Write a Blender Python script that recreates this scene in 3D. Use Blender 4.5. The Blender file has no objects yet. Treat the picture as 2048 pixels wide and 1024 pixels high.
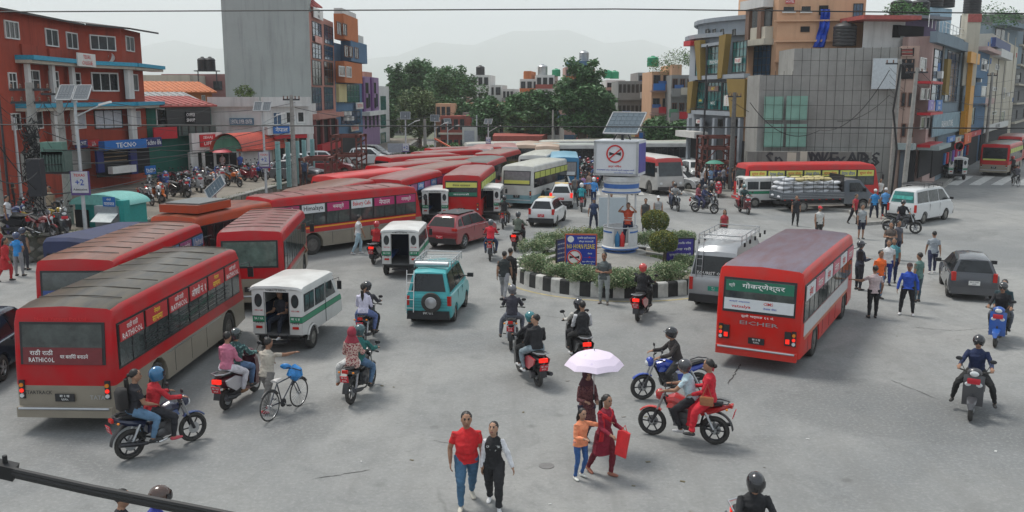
import bpy,bmesh,math,random
from mathutils import Vector,Matrix,noise
from mathutils.bvhtree import BVHTree
random.seed(7)
R=math.radians
scene=bpy.context.scene
col=scene.collection
FPX,PITCH,CAMH=1800.0,R(10.1),7.1
cd=bpy.data.cameras.new('camera');cam=bpy.data.objects.new('camera',cd);col.objects.link(cam)
cam.location=(0,0,CAMH);cam.rotation_euler=(R(90)-PITCH,0,0)
cd.sensor_width=36;cd.lens=36*FPX/2048;cd.clip_start=.1;cd.clip_end=20000
scene.camera=cam
SUN_EL,SUN_AZ=62,-52
w=bpy.data.worlds.new('World');scene.world=w;w.use_nodes=True
nt=w.node_tree;bg=nt.nodes['Background']
sky=nt.nodes.new('ShaderNodeTexSky');sky.sky_type='NISHITA';sky.sun_disc=False
sky.sun_elevation=R(SUN_EL);sky.sun_rotation=R(SUN_AZ);sky.air_density=1.5;sky.dust_density=4
tc=nt.nodes.new('ShaderNodeTexCoord');mp=nt.nodes.new('ShaderNodeMapping');mp.inputs['Scale'].default_value=(1,1,3.2)
nz=nt.nodes.new('ShaderNodeTexNoise');nz.inputs['Scale'].default_value=2.2;nz.inputs['Detail'].default_value=5;nz.inputs['Roughness'].default_value=.5
rp=nt.nodes.new('ShaderNodeValToRGB');rp.color_ramp.elements[0].position=.3;rp.color_ramp.elements[1].position=.72
rp.color_ramp.elements[0].color=(4.25,4.8,5.35,1);rp.color_ramp.elements[1].color=(5.4,5.75,6.0,1)
mx=nt.nodes.new('ShaderNodeMix');mx.data_type='RGBA';mx.inputs[0].default_value=.88
nt.links.new(tc.outputs['Generated'],mp.inputs[0]);nt.links.new(mp.outputs[0],nz.inputs['Vector']);nt.links.new(nz.outputs[0],rp.inputs[0])
nt.links.new(sky.outputs[0],mx.inputs[6]);nt.links.new(rp.outputs[0],mx.inputs[7]);nt.links.new(mx.outputs[2],bg.inputs[0])
bg.inputs[1].default_value=.077
sd=bpy.data.lights.new('sun','SUN');sun=bpy.data.objects.new('sun',sd);col.objects.link(sun)
sd.energy=1.5;sd.angle=R(16);sd.color=(1,.96,.9)
sv=Vector((math.sin(R(SUN_AZ))*math.cos(R(SUN_EL)),math.cos(R(SUN_AZ))*math.cos(R(SUN_EL)),math.sin(R(SUN_EL))))
sun.rotation_euler=sv.to_track_quat('Z','Y').to_euler()
scene.view_settings.view_transform='Standard';scene.view_settings.look='None'
scene.view_settings.exposure=1.06;scene.view_settings.gamma=1
scene.cycles.max_bounces=5;scene.cycles.diffuse_bounces=3;scene.cycles.glossy_bounces=3;scene.cycles.transmission_bounces=3
scene.cycles.volume_bounces=3;scene.cycles.use_denoising=True
CT,ST=math.cos(PITCH),math.sin(PITCH)
def G(px,py,z=0.0):
 x=(px-1024)/FPX;u=-(py-512)/FPX
 t=(z-CAMH)/(-ST+u*CT)
 return(x*t,(CT+u*ST)*t)
def XY(px,Y,z=7.1):
 return((px-1024)/FPX*(Y*CT+(CAMH-z)*ST),Y)
def ZR(py,Y):
 u=-(py-512)/FPX
 return CAMH+Y*(-ST+u*CT)/(CT+u*ST)
def tag(o,label=None,cat=None,group=None,kind=None):
 if label:o['label']=label
 if cat:o['category']=cat
 if group:o['group']=group
 if kind:o['kind']=kind
 return o
def empty(name,loc=(0,0,0),head=0.0,**k):
 o=bpy.data.objects.new(name,None);col.objects.link(o)
 o.location=(loc[0],loc[1],loc[2]if len(loc)>2 else 0);o.rotation_euler=(0,0,-R(head));o.empty_display_size=.2
 return tag(o,**k)
def kids(o):return[c for c in KID.get(o.name,[])]
KID={}
def link(o,parent=None):
 col.objects.link(o)
 if parent is not None:
  o.parent=parent;KID.setdefault(parent.name,[]).append(o)
 return o
def copy_tree(o,parent=None,mats=None):
 c=o.copy();link(c,parent)
 if mats and c.type=='MESH':
  for i,s in enumerate(c.material_slots):
   if s.material and s.material.name in mats:
    nm_=mats[s.material.name];s.link='OBJECT';s.material=nm_
 for ch in kids(o):copy_tree(ch,c,mats)
 return c
def dup(o,loc,head,label=None,group=None,mats=None,scale=None):
 c=copy_tree(o,None,mats);c.location=(loc[0],loc[1],loc[2]if len(loc)>2 else 0);c.rotation_euler=(0,0,-R(head))
 if label:c['label']=label
 if group:c['group']=group
 if scale:c.scale=scale if hasattr(scale,'__len__')else(scale,)*3
 return c
def srgb(r,g,b):
 f=lambda c:(c/255/12.92)if c/255<=.04045 else((c/255+.055)/1.055)**2.4
 return(f(r),f(g),f(b))
MATS={}
def mat(name,rgb=None,rough=.55,metal=0.0,noise=.12,scale=6.0,bump=0.0,spec=.5,coat=0.0,emit=0.0,dust=0.0,detail=5):
 if name in MATS:return MATS[name]
 m=bpy.data.materials.new(name);m.use_nodes=True;MATS[name]=m
 t=m.node_tree;b=t.nodes['Principled BSDF']
 b.inputs['Roughness'].default_value=rough;b.inputs['Metallic'].default_value=metal
 b.inputs['Specular IOR Level'].default_value=spec;b.inputs['Coat Weight'].default_value=coat
 c=(*rgb,1);b.inputs['Base Color'].default_value=c
 if emit:b.inputs['Emission Color'].default_value=c;b.inputs['Emission Strength'].default_value=emit
 if noise or bump:
  tcn=t.nodes.new('ShaderNodeTexCoord');n=t.nodes.new('ShaderNodeTexNoise')
  n.inputs['Scale'].default_value=scale;n.inputs['Detail'].default_value=detail;n.inputs['Roughness'].default_value=.65
  t.links.new(tcn.outputs['Object'],n.inputs['Vector'])
  if noise:
   r=t.nodes.new('ShaderNodeValToRGB');t.links.new(n.outputs[0],r.inputs[0])
   r.color_ramp.elements[0].position=.3;r.color_ramp.elements[1].position=.7
   d=lambda k:tuple(min(1,x*k)for x in rgb)+(1,)
   r.color_ramp.elements[0].color=d(1-noise);r.color_ramp.elements[1].color=d(1+noise)
   out=r.outputs[0]
   if dust:
    out=add_dust(t,out,tcn,dust)
   t.links.new(out,b.inputs['Base Color'])
  if bump:
   bp=t.nodes.new('ShaderNodeBump');bp.inputs['Strength'].default_value=bump;bp.inputs['Distance'].default_value=.02
   t.links.new(n.outputs[0],bp.inputs['Height']);t.links.new(bp.outputs[0],b.inputs['Normal'])
 return m
def mixc(t,fac,a,b_):
 x=t.nodes.new('ShaderNodeMix');x.data_type='RGBA'
 for i,v in((0,fac),(6,a),(7,b_)):
  if hasattr(v,'is_output')or hasattr(v,'links'):t.links.new(v,x.inputs[i])
  else:x.inputs[i].default_value=v if i==0 else(*v,1)
 return x.outputs[2]
def math_(t,op,a,b_=None,clamp=False):
 x=t.nodes.new('ShaderNodeMath');x.operation=op;x.use_clamp=clamp
 for i,v in((0,a),(1,b_)):
  if v is None:continue
  if hasattr(v,'links'):t.links.new(v,x.inputs[i])
  else:x.inputs[i].default_value=v
 return x.outputs[0]
def add_dust(t,base,tcn,amt,colr=(.3,.26,.21)):
 sx=t.nodes.new('ShaderNodeSeparateXYZ');t.links.new(tcn.outputs['Object'],sx.inputs[0])
 low=math_(t,'SUBTRACT',1.0,math_(t,'MULTIPLY',sx.outputs[2],.9),True)
 g=t.nodes.new('ShaderNodeSeparateXYZ');t.links.new(tcn.outputs['Normal'],g.inputs[0])
 up=math_(t,'MULTIPLY',math_(t,'POWER',math_(t,'MAXIMUM',g.outputs[2],0.0),4.0),.9)
 n=t.nodes.new('ShaderNodeTexNoise');n.inputs['Scale'].default_value=2.3;n.inputs['Detail'].default_value=7
 t.links.new(tcn.outputs['Object'],n.inputs['Vector'])
 f=math_(t,'MULTIPLY',math_(t,'ADD',low,up),math_(t,'MULTIPLY',n.outputs[0],amt*2),True)
 return mixc(t,f,base,colr)
def livery(name,bands,dust=.35,rough=.32,roof=None,topz=2.5,soft=0.0):
 """painted bands by height above the road: bands=[(z_from, rgb), ...]; roof = dusty roof sheet colour"""
 if name in MATS:return MATS[name]
 m=bpy.data.materials.new(name);m.use_nodes=True;MATS[name]=m
 t=m.node_tree;b=t.nodes['Principled BSDF'];b.inputs['Roughness'].default_value=rough;b.inputs['Coat Weight'].default_value=.04;b.inputs['Specular IOR Level'].default_value=.2
 tcn=t.nodes.new('ShaderNodeTexCoord');s=t.nodes.new('ShaderNodeSeparateXYZ');t.links.new(tcn.outputs['Object'],s.inputs[0])
 r=t.nodes.new('ShaderNodeValToRGB');r.color_ramp.interpolation='CONSTANT'
 t.links.new(math_(t,'MULTIPLY',s.outputs[2],.25),r.inputs[0])
 e=r.color_ramp.elements
 while len(e)<len(bands):e.new(.5)
 for i,(z,c)in enumerate(bands):e[i].position=max(0,z/4);
 for i,(z,c)in enumerate(bands):e[i].color=(*c,1)
 out=r.outputs[0]
 n=t.nodes.new('ShaderNodeTexNoise');n.inputs['Scale'].default_value=1.7;n.inputs['Detail'].default_value=8
 t.links.new(tcn.outputs['Object'],n.inputs['Vector'])
 out=mixc(t,math_(t,'MULTIPLY',math_(t,'SUBTRACT',n.outputs[0],.4,True),.8),out,(.12,.10,.09))
 out=add_dust(t,out,tcn,dust)
 if roof:
  g=t.nodes.new('ShaderNodeSeparateXYZ');t.links.new(tcn.outputs['Normal'],g.inputs[0])
  f=math_(t,'MULTIPLY',math_(t,'GREATER_THAN',s.outputs[2],topz),math_(t,'GREATER_THAN',g.outputs[2],.8))
  n2=t.nodes.new('ShaderNodeTexNoise');n2.inputs['Scale'].default_value=1.1;n2.inputs['Detail'].default_value=9;n2.inputs['Roughness'].default_value=.7
  mp2=t.nodes.new('ShaderNodeMapping');mp2.inputs['Scale'].default_value=(3.5,.8,1)
  t.links.new(tcn.outputs['Object'],mp2.inputs[0]);t.links.new(mp2.outputs[0],n2.inputs['Vector'])
  r2=t.nodes.new('ShaderNodeValToRGB');t.links.new(n2.outputs[0],r2.inputs[0])
  r2.color_ramp.elements[0].position=.35;r2.color_ramp.elements[1].position=.68
  r2.color_ramp.elements[0].color=(*roof[0],1);r2.color_ramp.elements[1].color=(*roof[1],1)
  out=mixc(t,f,out,r2.outputs[0])
 t.links.new(out,b.inputs['Base Color'])
 return m
BLACK=mat('black_plastic',(.018,.018,.02),.45)
RUBBER=mat('tyre_rubber',(.042,.04,.037),.85,noise=.3,scale=9)
GLASS=mat('dark_glass',(.012,.015,.017),.12,noise=.5,scale=2.0,spec=.45)
GLASS2=mat('grey_glass',(.035,.042,.045),.14,noise=.5,scale=1.6,spec=.5)
STEEL=mat('bare_steel',(.42,.43,.44),.35,.8,.1)
CHROME=mat('chrome',(.6,.6,.6),.15,1.0,0)
DARKMETAL=mat('dark_metal',(.05,.05,.055),.45,.6,.2)
WHITE=mat('white_paint',(.72,.72,.7),.4,noise=.06,dust=.25)
REDLIGHT=mat('tail_light',(.45,.015,.01),.25,noise=0)
REDLIT=mat('lit_tail_light',(.8,.02,.01),.25,noise=0,emit=.45)
AMBER=mat('amber_light',(.7,.22,.02),.25,noise=0)
LAMP=mat('head_light',(.6,.62,.62),.12,noise=0,spec=.9)
PLATE_RED=mat('red_plate',(.5,.015,.03),.5,noise=0)
INK=mat('white_lettering',(.75,.75,.73),.6,noise=0)
INKB=mat('dark_lettering',(.02,.02,.025),.6,noise=0)
INKR=mat('red_lettering',(.55,.02,.02),.6,noise=0)
INKBL=mat('blue_lettering',(.03,.07,.35),.6,noise=0)
INKY=mat('yellow_lettering',(.8,.6,.05),.6,noise=0)
INKG=mat('green_lettering',(.03,.3,.12),.6,noise=0)
def frame(d):
 d=Vector(d).normalized();a=Vector((0,0,1))if abs(d.z)<.95 else Vector((0,1,0))
 x=a.cross(d).normalized();return x,d.cross(x).normalized(),d
class MB:
 def __init__(s):s.v=[];s.f=[];s.m=[];s.mats=[]
 def mi(s,m):
  if m not in s.mats:s.mats.append(m)
  return s.mats.index(m)
 def add(s,vs,fs,m,M=None):
  n=len(s.v);k=s.mi(m)
  for v in vs:s.v.append(tuple(M@Vector(v))if M else tuple(v))
  for f in fs:s.f.append([i+n for i in f]);s.m.append(k)
  return s
 def box(s,c,d,m,rot=None,M=None,taper=1.0):
  x,y,z=d[0]/2,d[1]/2,d[2]/2;t=taper
  vs=[Vector(p)for p in((-x,-y,-z),(x,-y,-z),(x,y,-z),(-x,y,-z),(-x*t,-y*t,z),(x*t,-y*t,z),(x*t,y*t,z),(-x*t,y*t,z))]
  if rot:
   E=(Matrix.Rotation(rot[2],3,'Z')@Matrix.Rotation(rot[1],3,'Y')@Matrix.Rotation(rot[0],3,'X'));vs=[E@v for v in vs]
  c=Vector(c)
  return s.add([v+c for v in vs],[(0,3,2,1),(4,5,6,7),(0,1,5,4),(1,2,6,5),(2,3,7,6),(3,0,4,7)],m,M)
 def quad(s,pts,m):return s.add(pts,[tuple(range(len(pts)))],m)
 def tube(s,pts,rad,m,n=8,ry=None,up=None,cap=True):
  pts=[Vector(p)for p in pts]
  if not hasattr(rad,'__len__'):rad=[rad]*len(pts)
  if ry is None:ry=rad
  elif not hasattr(ry,'__len__'):ry=[ry]*len(pts)
  vs=[];fs=[]
  for i,p in enumerate(pts):
   d=(pts[min(i+1,len(pts)-1)]-pts[max(i-1,0)])
   if up is not None:
    dn=d.normalized();x=Vector(up);x=(x-dn*x.dot(dn)).normalized();y=dn.cross(x)
   else:x,y,_=frame(d)
   for k in range(n):
    a=2*math.pi*k/n;vs.append(p+x*math.cos(a)*rad[i]+y*math.sin(a)*ry[i])
  for i in range(len(pts)-1):
   for k in range(n):
    fs.append((i*n+k,i*n+(k+1)%n,(i+1)*n+(k+1)%n,(i+1)*n+k))
  if cap:fs.append(tuple(range(n-1,-1,-1)));fs.append(tuple((len(pts)-1)*n+k for k in range(n)))
  return s.add(vs,fs,m)
 def lathe(s,prof,m,n=16,c=(0,0,0),axis='z',cap=True):
  vs=[];fs=[]
  for r_,h in prof:
   for k in range(n):
    a=2*math.pi*k/n;x,y=r_*math.cos(a),r_*math.sin(a)
    v=(x,y,h)if axis=='z' else((h,x,y)if axis=='x' else(x,h,y))
    vs.append((v[0]+c[0],v[1]+c[1],v[2]+c[2]))
  for i in range(len(prof)-1):
   for k in range(n):fs.append((i*n+k,i*n+(k+1)%n,(i+1)*n+(k+1)%n,(i+1)*n+k))
  if cap:fs.append(tuple(range(n-1,-1,-1)));fs.append(tuple((len(prof)-1)*n+k for k in range(n)))
  return s.add(vs,fs,m)
 def ring(s,c,r_,t,m,axis='x',n=20,k=6):
  prof=[(r_+t*math.cos(2*math.pi*i/k),t*math.sin(2*math.pi*i/k))for i in range(k+1)]
  return s.lathe(prof,m,n,c,axis,False)
 def ball(s,c,r_,m,n=10,k=7,M=None):
  if not hasattr(r_,'__len__'):r_=(r_,)*3
  vs=[];fs=[]
  for i in range(k+1):
   th=math.pi*i/k
   for j in range(n):
    a=2*math.pi*j/n;vs.append((c[0]+r_[0]*math.sin(th)*math.cos(a),c[1]+r_[1]*math.sin(th)*math.sin(a),c[2]-r_[2]*math.cos(th)))
  for i in range(k):
   for j in range(n):fs.append((i*n+j,i*n+(j+1)%n,(i+1)*n+(j+1)%n,(i+1)*n+j))
  return s.add(vs,fs,m,M)
 def slab(s,outline,slices,m):
  """outline: [(y,z)] closed; slices: [(x or f(y,z)->x, map(y,z)->(y,z))] from left to right"""
  n=len(outline);vs=[];fs=[]
  for x,mp_ in slices:
   for(y,z)in outline:
    y2,z2=mp_(y,z)if mp_ else(y,z)
    vs.append(((x(y,z)if callable(x)else x),y2,z2))
  for i in range(len(slices)-1):
   for k in range(n):fs.append((i*n+k,(i+1)*n+k,(i+1)*n+(k+1)%n,i*n+(k+1)%n))
  fs.append(tuple(range(n)));fs.append(tuple((len(slices)-1)*n+k for k in range(n-1,-1,-1)))
  return s.add(vs,fs,m)
 def prism(s,pts,z0,z1,m,mtop=None):
  n=len(pts);vs=[(x,y,z0)for x,y in pts]+[(x,y,z1)for x,y in pts]
  s.add(vs,[(k,(k+1)%n,n+(k+1)%n,n+k)for k in range(n)]+[tuple(range(n-1,-1,-1))],m)
  s.add([(x,y,z1)for x,y in pts],[tuple(range(n))],mtop or m);return s
 def mesh(s,name,angle=32,smooth=True,fix=True):
  me=bpy.data.meshes.new(name);me.from_pydata(s.v,[],s.f)
  for m in s.mats:me.materials.append(m)
  me.polygons.foreach_set('material_index',s.m)
  if smooth:
   me.polygons.foreach_set('use_smooth',[True]*len(s.f));me.set_sharp_from_angle(angle=R(angle))
  me.validate();me.update()
  if fix:
   bm=bmesh.new();bm.from_mesh(me);bmesh.ops.recalc_face_normals(bm,faces=bm.faces);bm.to_mesh(me);bm.free()
  return me
 def build(s,name,parent=None,loc=None,**k):
  a=k.pop('angle',32);sm=k.pop('smooth',True);fx=k.pop('fix',True)
  o=bpy.data.objects.new(name,s.mesh(name,a,sm,fx));link(o,parent)
  if loc is not None:o.location=loc
  return tag(o,**k)
def obj(name,me,parent=None,loc=None,rot=None,**k):
 o=bpy.data.objects.new(name,me);link(o,parent)
 if loc is not None:o.location=loc
 if rot is not None:o.rotation_euler=rot
 return tag(o,**k)
TXT={}
bench=bpy.data.scenes.new('bench')
def evaluated(o):
 with bpy.context.temp_override(scene=bench,view_layer=bench.view_layers[0]):
  return bpy.data.meshes.new_from_object(o.evaluated_get(bpy.context.evaluated_depsgraph_get()))
def text_mesh(s,m):
 key=(s,m.name)
 if key in TXT:return TXT[key]
 c=bpy.data.curves.new('lettering','FONT');c.body=s;c.size=1;c.align_x='CENTER';c.align_y='CENTER';c.resolution_u=1;c.offset=.012
 o=bpy.data.objects.new('lettering',c);bench.collection.objects.link(o)
 me=evaluated(o)
 bpy.data.objects.remove(o);bpy.data.curves.remove(c)
 xs=[v.co.x for v in me.vertices]or[0];ys=[v.co.y for v in me.vertices]or[0]
 w_,h_=max(xs)-min(xs)or 1,max(ys)-min(ys)or 1;cx,cy=(max(xs)+min(xs))/2,(max(ys)+min(ys))/2
 for v in me.vertices:v.co=((v.co.x-cx)/w_,(v.co.y-cy)/h_,0)
 me.materials.clear();me.materials.append(m);me.name='lettering'
 TXT[key]=(me,w_/h_);return TXT[key]
def text(parent,s,c,right,up,h,m=None,w=None,name='lettering'):
 me,asp=text_mesh(s,m or INK);w=w or h*asp
 x=Vector(right).normalized();y=Vector(up).normalized();y=(y-x*y.dot(x)).normalized();z=x.cross(y)
 o=bpy.data.objects.new(name,me);link(o,parent)
 M=Matrix(((x.x*w,y.x*h,z.x,c[0]),(x.y*w,y.y*h,z.y,c[1]),(x.z*w,y.z*h,z.z,c[2]),(0,0,0,1)))
 o.matrix_local=M
 return o
def plate(parent,c,right,up,w,h,m,s=None,ink=None,name='number_plate',t=.012,th=.6):
 x=Vector(right).normalized();y=Vector(up).normalized();y=(y-x*y.dot(x)).normalized();z=x.cross(y);c=Vector(c)
 b=MB();vs=[]
 for k in(0,t):
  for a,d in((-1,-1),(1,-1),(1,1),(-1,1)):vs.append(c+x*a*w/2+y*d*h/2+z*k)
 b.add(vs,[(3,2,1,0),(4,5,6,7),(0,1,5,4),(1,2,6,5),(2,3,7,6),(3,0,4,7)],m)
 o=b.build(name,parent,smooth=False)
 if s:
  lines=s.split('\n')
  for i,l in enumerate(lines):
   if l:text(o,l,c+z*(t+.004)+y*h*(.5-(i+.5)/len(lines))*.9,x,y,h*th/len(lines),ink or INK,w=min(w*.86,text_mesh(l,ink or INK)[1]*h*th/len(lines)))
 return o
def arch(yc,r_,zb,zc,n=8):
 """points of a wheel arch walked from the front side to the rear side"""
 a0=math.asin(max(-1,min(1,(zb-zc)/r_)))
 return[(yc+r_*math.cos(a0+(math.pi-2*a0)*i/n),zc+r_*math.sin(a0+(math.pi-2*a0)*i/n))for i in range(n+1)]
WHEELS={}
def wheel(parent,x,y,r_,wd,style='steel'):
 """tyre with rim and hub as sub-part; the outer face looks away from the centre line"""
 key=(r_,wd,style)
 if key not in WHEELS:
  t=MB();k=r_
  t.lathe([(k*.62,-wd/2),(k*.9,-wd/2),(k*.985,-wd/2+.03),(k,-wd/4),(k,wd/4),(k*.985,wd/2-.03),(k*.9,wd/2),(k*.62,wd/2)],RUBBER,20,axis='x',cap=False)
  m=MB();rm={'steel':mat('dusty_steel_rim',(.22,.21,.19),.6,.3,.3),'alloy':STEEL,'white':mat('pale_rim',(.5,.5,.48),.5,.2,.2),'bus':mat('brown_dusty_rim',(.13,.12,.11),.75,.2,.4)}[style]
  if style=='alloy':
   m.ring((wd/2-.03,0,0),k*.6,k*.05,rm)
   for i in range(5):
    a=2*math.pi*i/5;m.tube([(wd/2-.03,k*.1*math.cos(a),k*.1*math.sin(a)),(wd/2-.02,k*.6*math.cos(a),k*.6*math.sin(a))],[k*.1,k*.07],rm,6)
   m.lathe([(k*.62,-.02),(k*.62,.0)],BLACK,16,axis='x');m.lathe([(k*.14,wd/2-.04),(k*.12,wd/2)],rm,10,axis='x')
  else:
   m.lathe([(k*.64,wd/2-.02),(k*.58,wd/2-.05),(k*.5,wd/2-.09),(k*.3,wd/2-.06),(k*.25,wd/2-.0),(k*.1,wd/2+.01)],rm,16,axis='x')
  WHEELS[key]=(t.mesh('tyre'),m.mesh('rim'))
 t,m=WHEELS[key]
 w_=obj('wheel',t,parent,(x,y,r_),(0,0,0 if x>0 else math.pi));obj('rim',m,w_);return w_
BUS_MESH={}
def rect_y(y0,y1,z0,z1,x,t=.015):
 b=MB();s=1 if x>0 else-1
 return b.box((x+s*t/2,(y0+y1)/2,(z0+z1)/2),(t,y1-y0,z1-z0),GLASS)
def board(name,mt,y0,y1,z0,z1,x,parent,t=.02):
 b=MB();s=1 if x>0 else-1
 b.box((x+s*t/2,(y0+y1)/2,(z0+z1)/2),(t,y1-y0,z1-z0),mt);return b.build(name,parent,smooth=False)
def bus(label,rear,head,L=8.4,W=2.15,H=2.75,body=None,group='city buses',posters=None,n=6,detail=1,rails=False,glass=None,rear_board=None,seams=True,front_cap=None,name='bus',wheels='bus',band=True,stripe=None,door=True,rear_glass=None,z=0.0,lit=False):
 """rear = ground point under the middle of the tail; head = degrees from straight ahead towards the right"""
 h=R(head);c=(rear[0]+math.sin(h)*L/2,rear[1]+math.cos(h)*L/2,z)
 root=empty(name,c,head,label=label,cat='bus',group=group)
 yr,yf=-L/2,L/2;wr,wf=yr+L*.25,yf-L*.165;wr_=.46
 key=(L,W,H,body.name)
 if key not in BUS_MESH:
  out=[(yr,.42),(yr-.0,1.0),(yr+.02,1.5),(yr+.10,H-.35),(yr+.2,H-.06),(yr+.6,H)]
  out+=[(y,H+.02)for y in(yr+L*.3,0,yf-L*.3)]+[(yf-.9,H),(yf-.45,H-.1),(yf-.3,H-.35),(yf-.06,1.35),(yf,1.1),(yf,.42)]
  out+=[(wf+.56,.33)]+arch(wf,.56,.33,wr_,8)+arch(wr,.56,.33,wr_,8)[0:]+[(wr-.6,.36)]
  def sl(dy,dz):
   return lambda y,z_:(y*(1-dy/(L/2)),z_ if z_<H-.5 else z_-dz*(z_-(H-.5))/.5)
  hw=W/2
  S=[(-hw,sl(.07,.20)),(-hw+.04,sl(.02,.09)),(-hw+.14,sl(0,.025)),(0,sl(0,-.03)),(hw-.14,sl(0,.025)),(hw-.04,sl(.02,.09)),(hw,sl(.07,.20))]
  b=MB();b.slab(out,S,body)
  b.box((0,(wr+wf)/2,.48),(W-.5,wf-wr+1.6,.3),BLACK)
  BUS_MESH[key]=b.mesh('body',40)
 obj('body',BUS_MESH[key],root)
 if detail:
  for s in(1,-1):
   for y in(wr,wf):
    wheel(root,s*(W/2-.15),y,wr_,.27 if y==wf else .3,wheels)
 g=glass or GLASS;zt,zb=H-.42,1.32;y0,y1=yr+.25,yf-.42
 fr=mat('window_band_black',(.014,.014,.016),.35,noise=0)
 for s in(1,-1):
  b=MB()
  if band:b.box((s*(W/2+.004),(y0+y1)/2,(zt+zb)/2),(.012,y1-y0,zt-zb),fr);b.build('window_band',root,smooth=False)
  wd=(y1-y0)/n
  for i in range(n):
   a,c2=y0+i*wd+.05,y0+(i+1)*wd-.05
   k=(round(wd,3),zt,zb,round(W,3),g.name,s)
   top=zt-.04
   if k not in BUS_MESH:
    b=MB();b.box((s*.006,0,(top+zb+.05)/2),(.014,wd-.1,top-zb-.05),g)
    b.box((s*.012,0,(top+zb)/2),(.02,.03,top-zb-.06),fr)
    BUS_MESH[k]=b.mesh('window',smooth=False)
   obj('window',BUS_MESH[k],root,(s*(W/2+.012),(a+c2)/2,0))
   if posters and(s==1 or posters.get('both')):
    P=posters['boards'][i%len(posters['boards'])]
    if P:
     pm,st,ik=P
     po=board('advert_board',pm,a+.02,c2-.02,top-.38,top,s*(W/2+.032),root)
     if st:
      lines=st.split('|')
      for j,l in enumerate(lines):text(po,l,(s*(W/2+.056),(a+c2)/2,top-.38*(j+.5)/len(lines)),(0,s,0),(0,0,1),.27/len(lines),ik,w=min((wd-.2)*.9,text_mesh(l,ik)[1]*.3/len(lines)))
   if rails and s==1:
    pass
  if rails and s==1:
   for q in range(4):
    b=MB();b.tube([(s*(W/2+.06),y0+wd*.9,zb+.1+q*.11),(s*(W/2+.06),y1-wd*.8,zb+.1+q*.11)],.011,DARKMETAL,5);b.build('window_rail',root)
 if door:
  b=MB();b.box((-(W/2+.008),y1-.9,1.35),(.02,.8,1.85),g);b.build('door',root,smooth=False)
 if stripe:
  for s in(1,-1):
   for(z0,z1,mt)in stripe:
    b=MB();b.box((s*(W/2+.005),(y0+y1)/2-.1,(z0+z1)/2),(.014,y1-y0+.1,z1-z0),mt);b.build('side_stripe',root,smooth=False)
 if detail>1:
  for s in(1,-1):
   for q in range(1,8):
    y=yr+L*q/8
    if abs(y-wr)<.75 or abs(y-wf)<.75:continue
    bb=MB();bb.box((s*(W/2+.001),y,.68),(.008,.014,.55),BLACK);bb.build('panel_gap',root,smooth=False)
   bb=MB();bb.box((s*(W/2+.002),(wr+wf)/2,.98),(.012,wf-wr-1.3,.025),STEEL);bb.build('trim_strip',root,smooth=False)
 rg=rear_glass or g;zt2,zb2=H-.40,1.55
 tilt=.08/(H-1.85)
 yy=lambda z_:yr+(.02+max(0,z_-1.5)*.08/(H-1.85))-.004
 def on_tail(name,x0,x1,z0,z1,mt,t=.02,par=None):
  b=MB();vs=[(x,yy(z_)-k,z_)for k in(0,t)for(x,z_)in((x0,z0),(x1,z0),(x1,z1),(x0,z1))]
  b.add(vs,[(3,2,1,0),(4,5,6,7),(0,1,5,4),(1,2,6,5),(2,3,7,6),(3,0,4,7)],mt);return b.build(name,par or root,smooth=False)
 on_tail('rear_window_frame',-W/2+.16,W/2-.16,zb2-.06,zt2+.05,BLACK,.012)
 on_tail('rear_window',-W/2+.22,W/2-.22,zb2,zt2,rg,.02)
 if rear_board:
  for(x0,x1,z0,z1,mt,items)in rear_board:
   o=on_tail('banner',x0,x1,z0,z1,mt,.028)
   for(s_,x_,z_,h_,w_,ik)in items:text(o,s_,(x_,yy(z_)-.034,z_),(1,0,0),(0,tilt,1),h_,ik,w=w_)
 if detail:
  for s in(1,-1):
   b=MB();b.box((s*(W/2-.15),yr-.015,.95),(.11,.04,.4),BLACK);o=b.build('tail_lamp',root)
   for z_,mt in((1.05,AMBER),(.93,REDLIT if lit else REDLIGHT),(.82,LAMP)):
    b=MB();b.lathe([(.045,-.06),(.0451,0)],mt,10,(s*(W/2-.15),yr,z_),'y');b.build('lens',o)
  b=MB();b.box((0,yr-.05,.47),(W-.1,.14,.22),body);b.tube([(-W/2+.1,yr-.12,.56),(W/2-.1,yr-.12,.56)],.03,STEEL,6);b.build('bumper',root)
  plate(root,(0,yr-.04,.78),(1,0,0),(0,0,1),.42,.17,BLACK,'बा २ ख\n६३९५',INK)
  for s in(1,-1):
   b=MB();b.tube([(s*(W/2-.05),yf-.25,2.1),(s*(W/2+.18),yf+.05,2.15),(s*(W/2+.2),yf+.08,1.95)],.015,DARKMETAL,5);b.box((s*(W/2+.2),yf+.08,1.85),(.17,.05,.32),BLACK);b.build('mirror',root)
 b=MB();w2=W/2-.14
 b.add([(x,y,z_)for k in(0,.02)for(x,y,z_)in((-w2,yf-.055+k,1.38),(w2,yf-.055+k,1.38),(w2-.03,yf-.30+k,H-.38),(-w2+.03,yf-.30+k,H-.38))],[(3,2,1,0),(4,5,6,7),(0,1,5,4),(1,2,6,5),(2,3,7,6),(3,0,4,7)],GLASS2);b.build('windscreen',root,smooth=False)
 if detail:
  for s in(1,-1):
   b=MB();b.lathe([(.11,-.03),(.11,.03),(.08,.045)],LAMP,12,(s*(W/2-.3),yf,.85),'y');b.build('headlight',root)
  b=MB();b.box((0,yf+.04,.5),(W-.1,.12,.24),BLACK);b.build('front_bumper',root)
 if seams and detail>1:
  for q in range(1,9):
   b=MB();y=yr+L*q/9;b.tube([(-W/2+.15,y,H+.0),(-.3,y,H+.038),(.3,y,H+.038),(W/2-.15,y,H+.0)],.012,mat('dusty_seam',(.07,.062,.052),.8),5);b.build('roof_seam',root)
 return root
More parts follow.
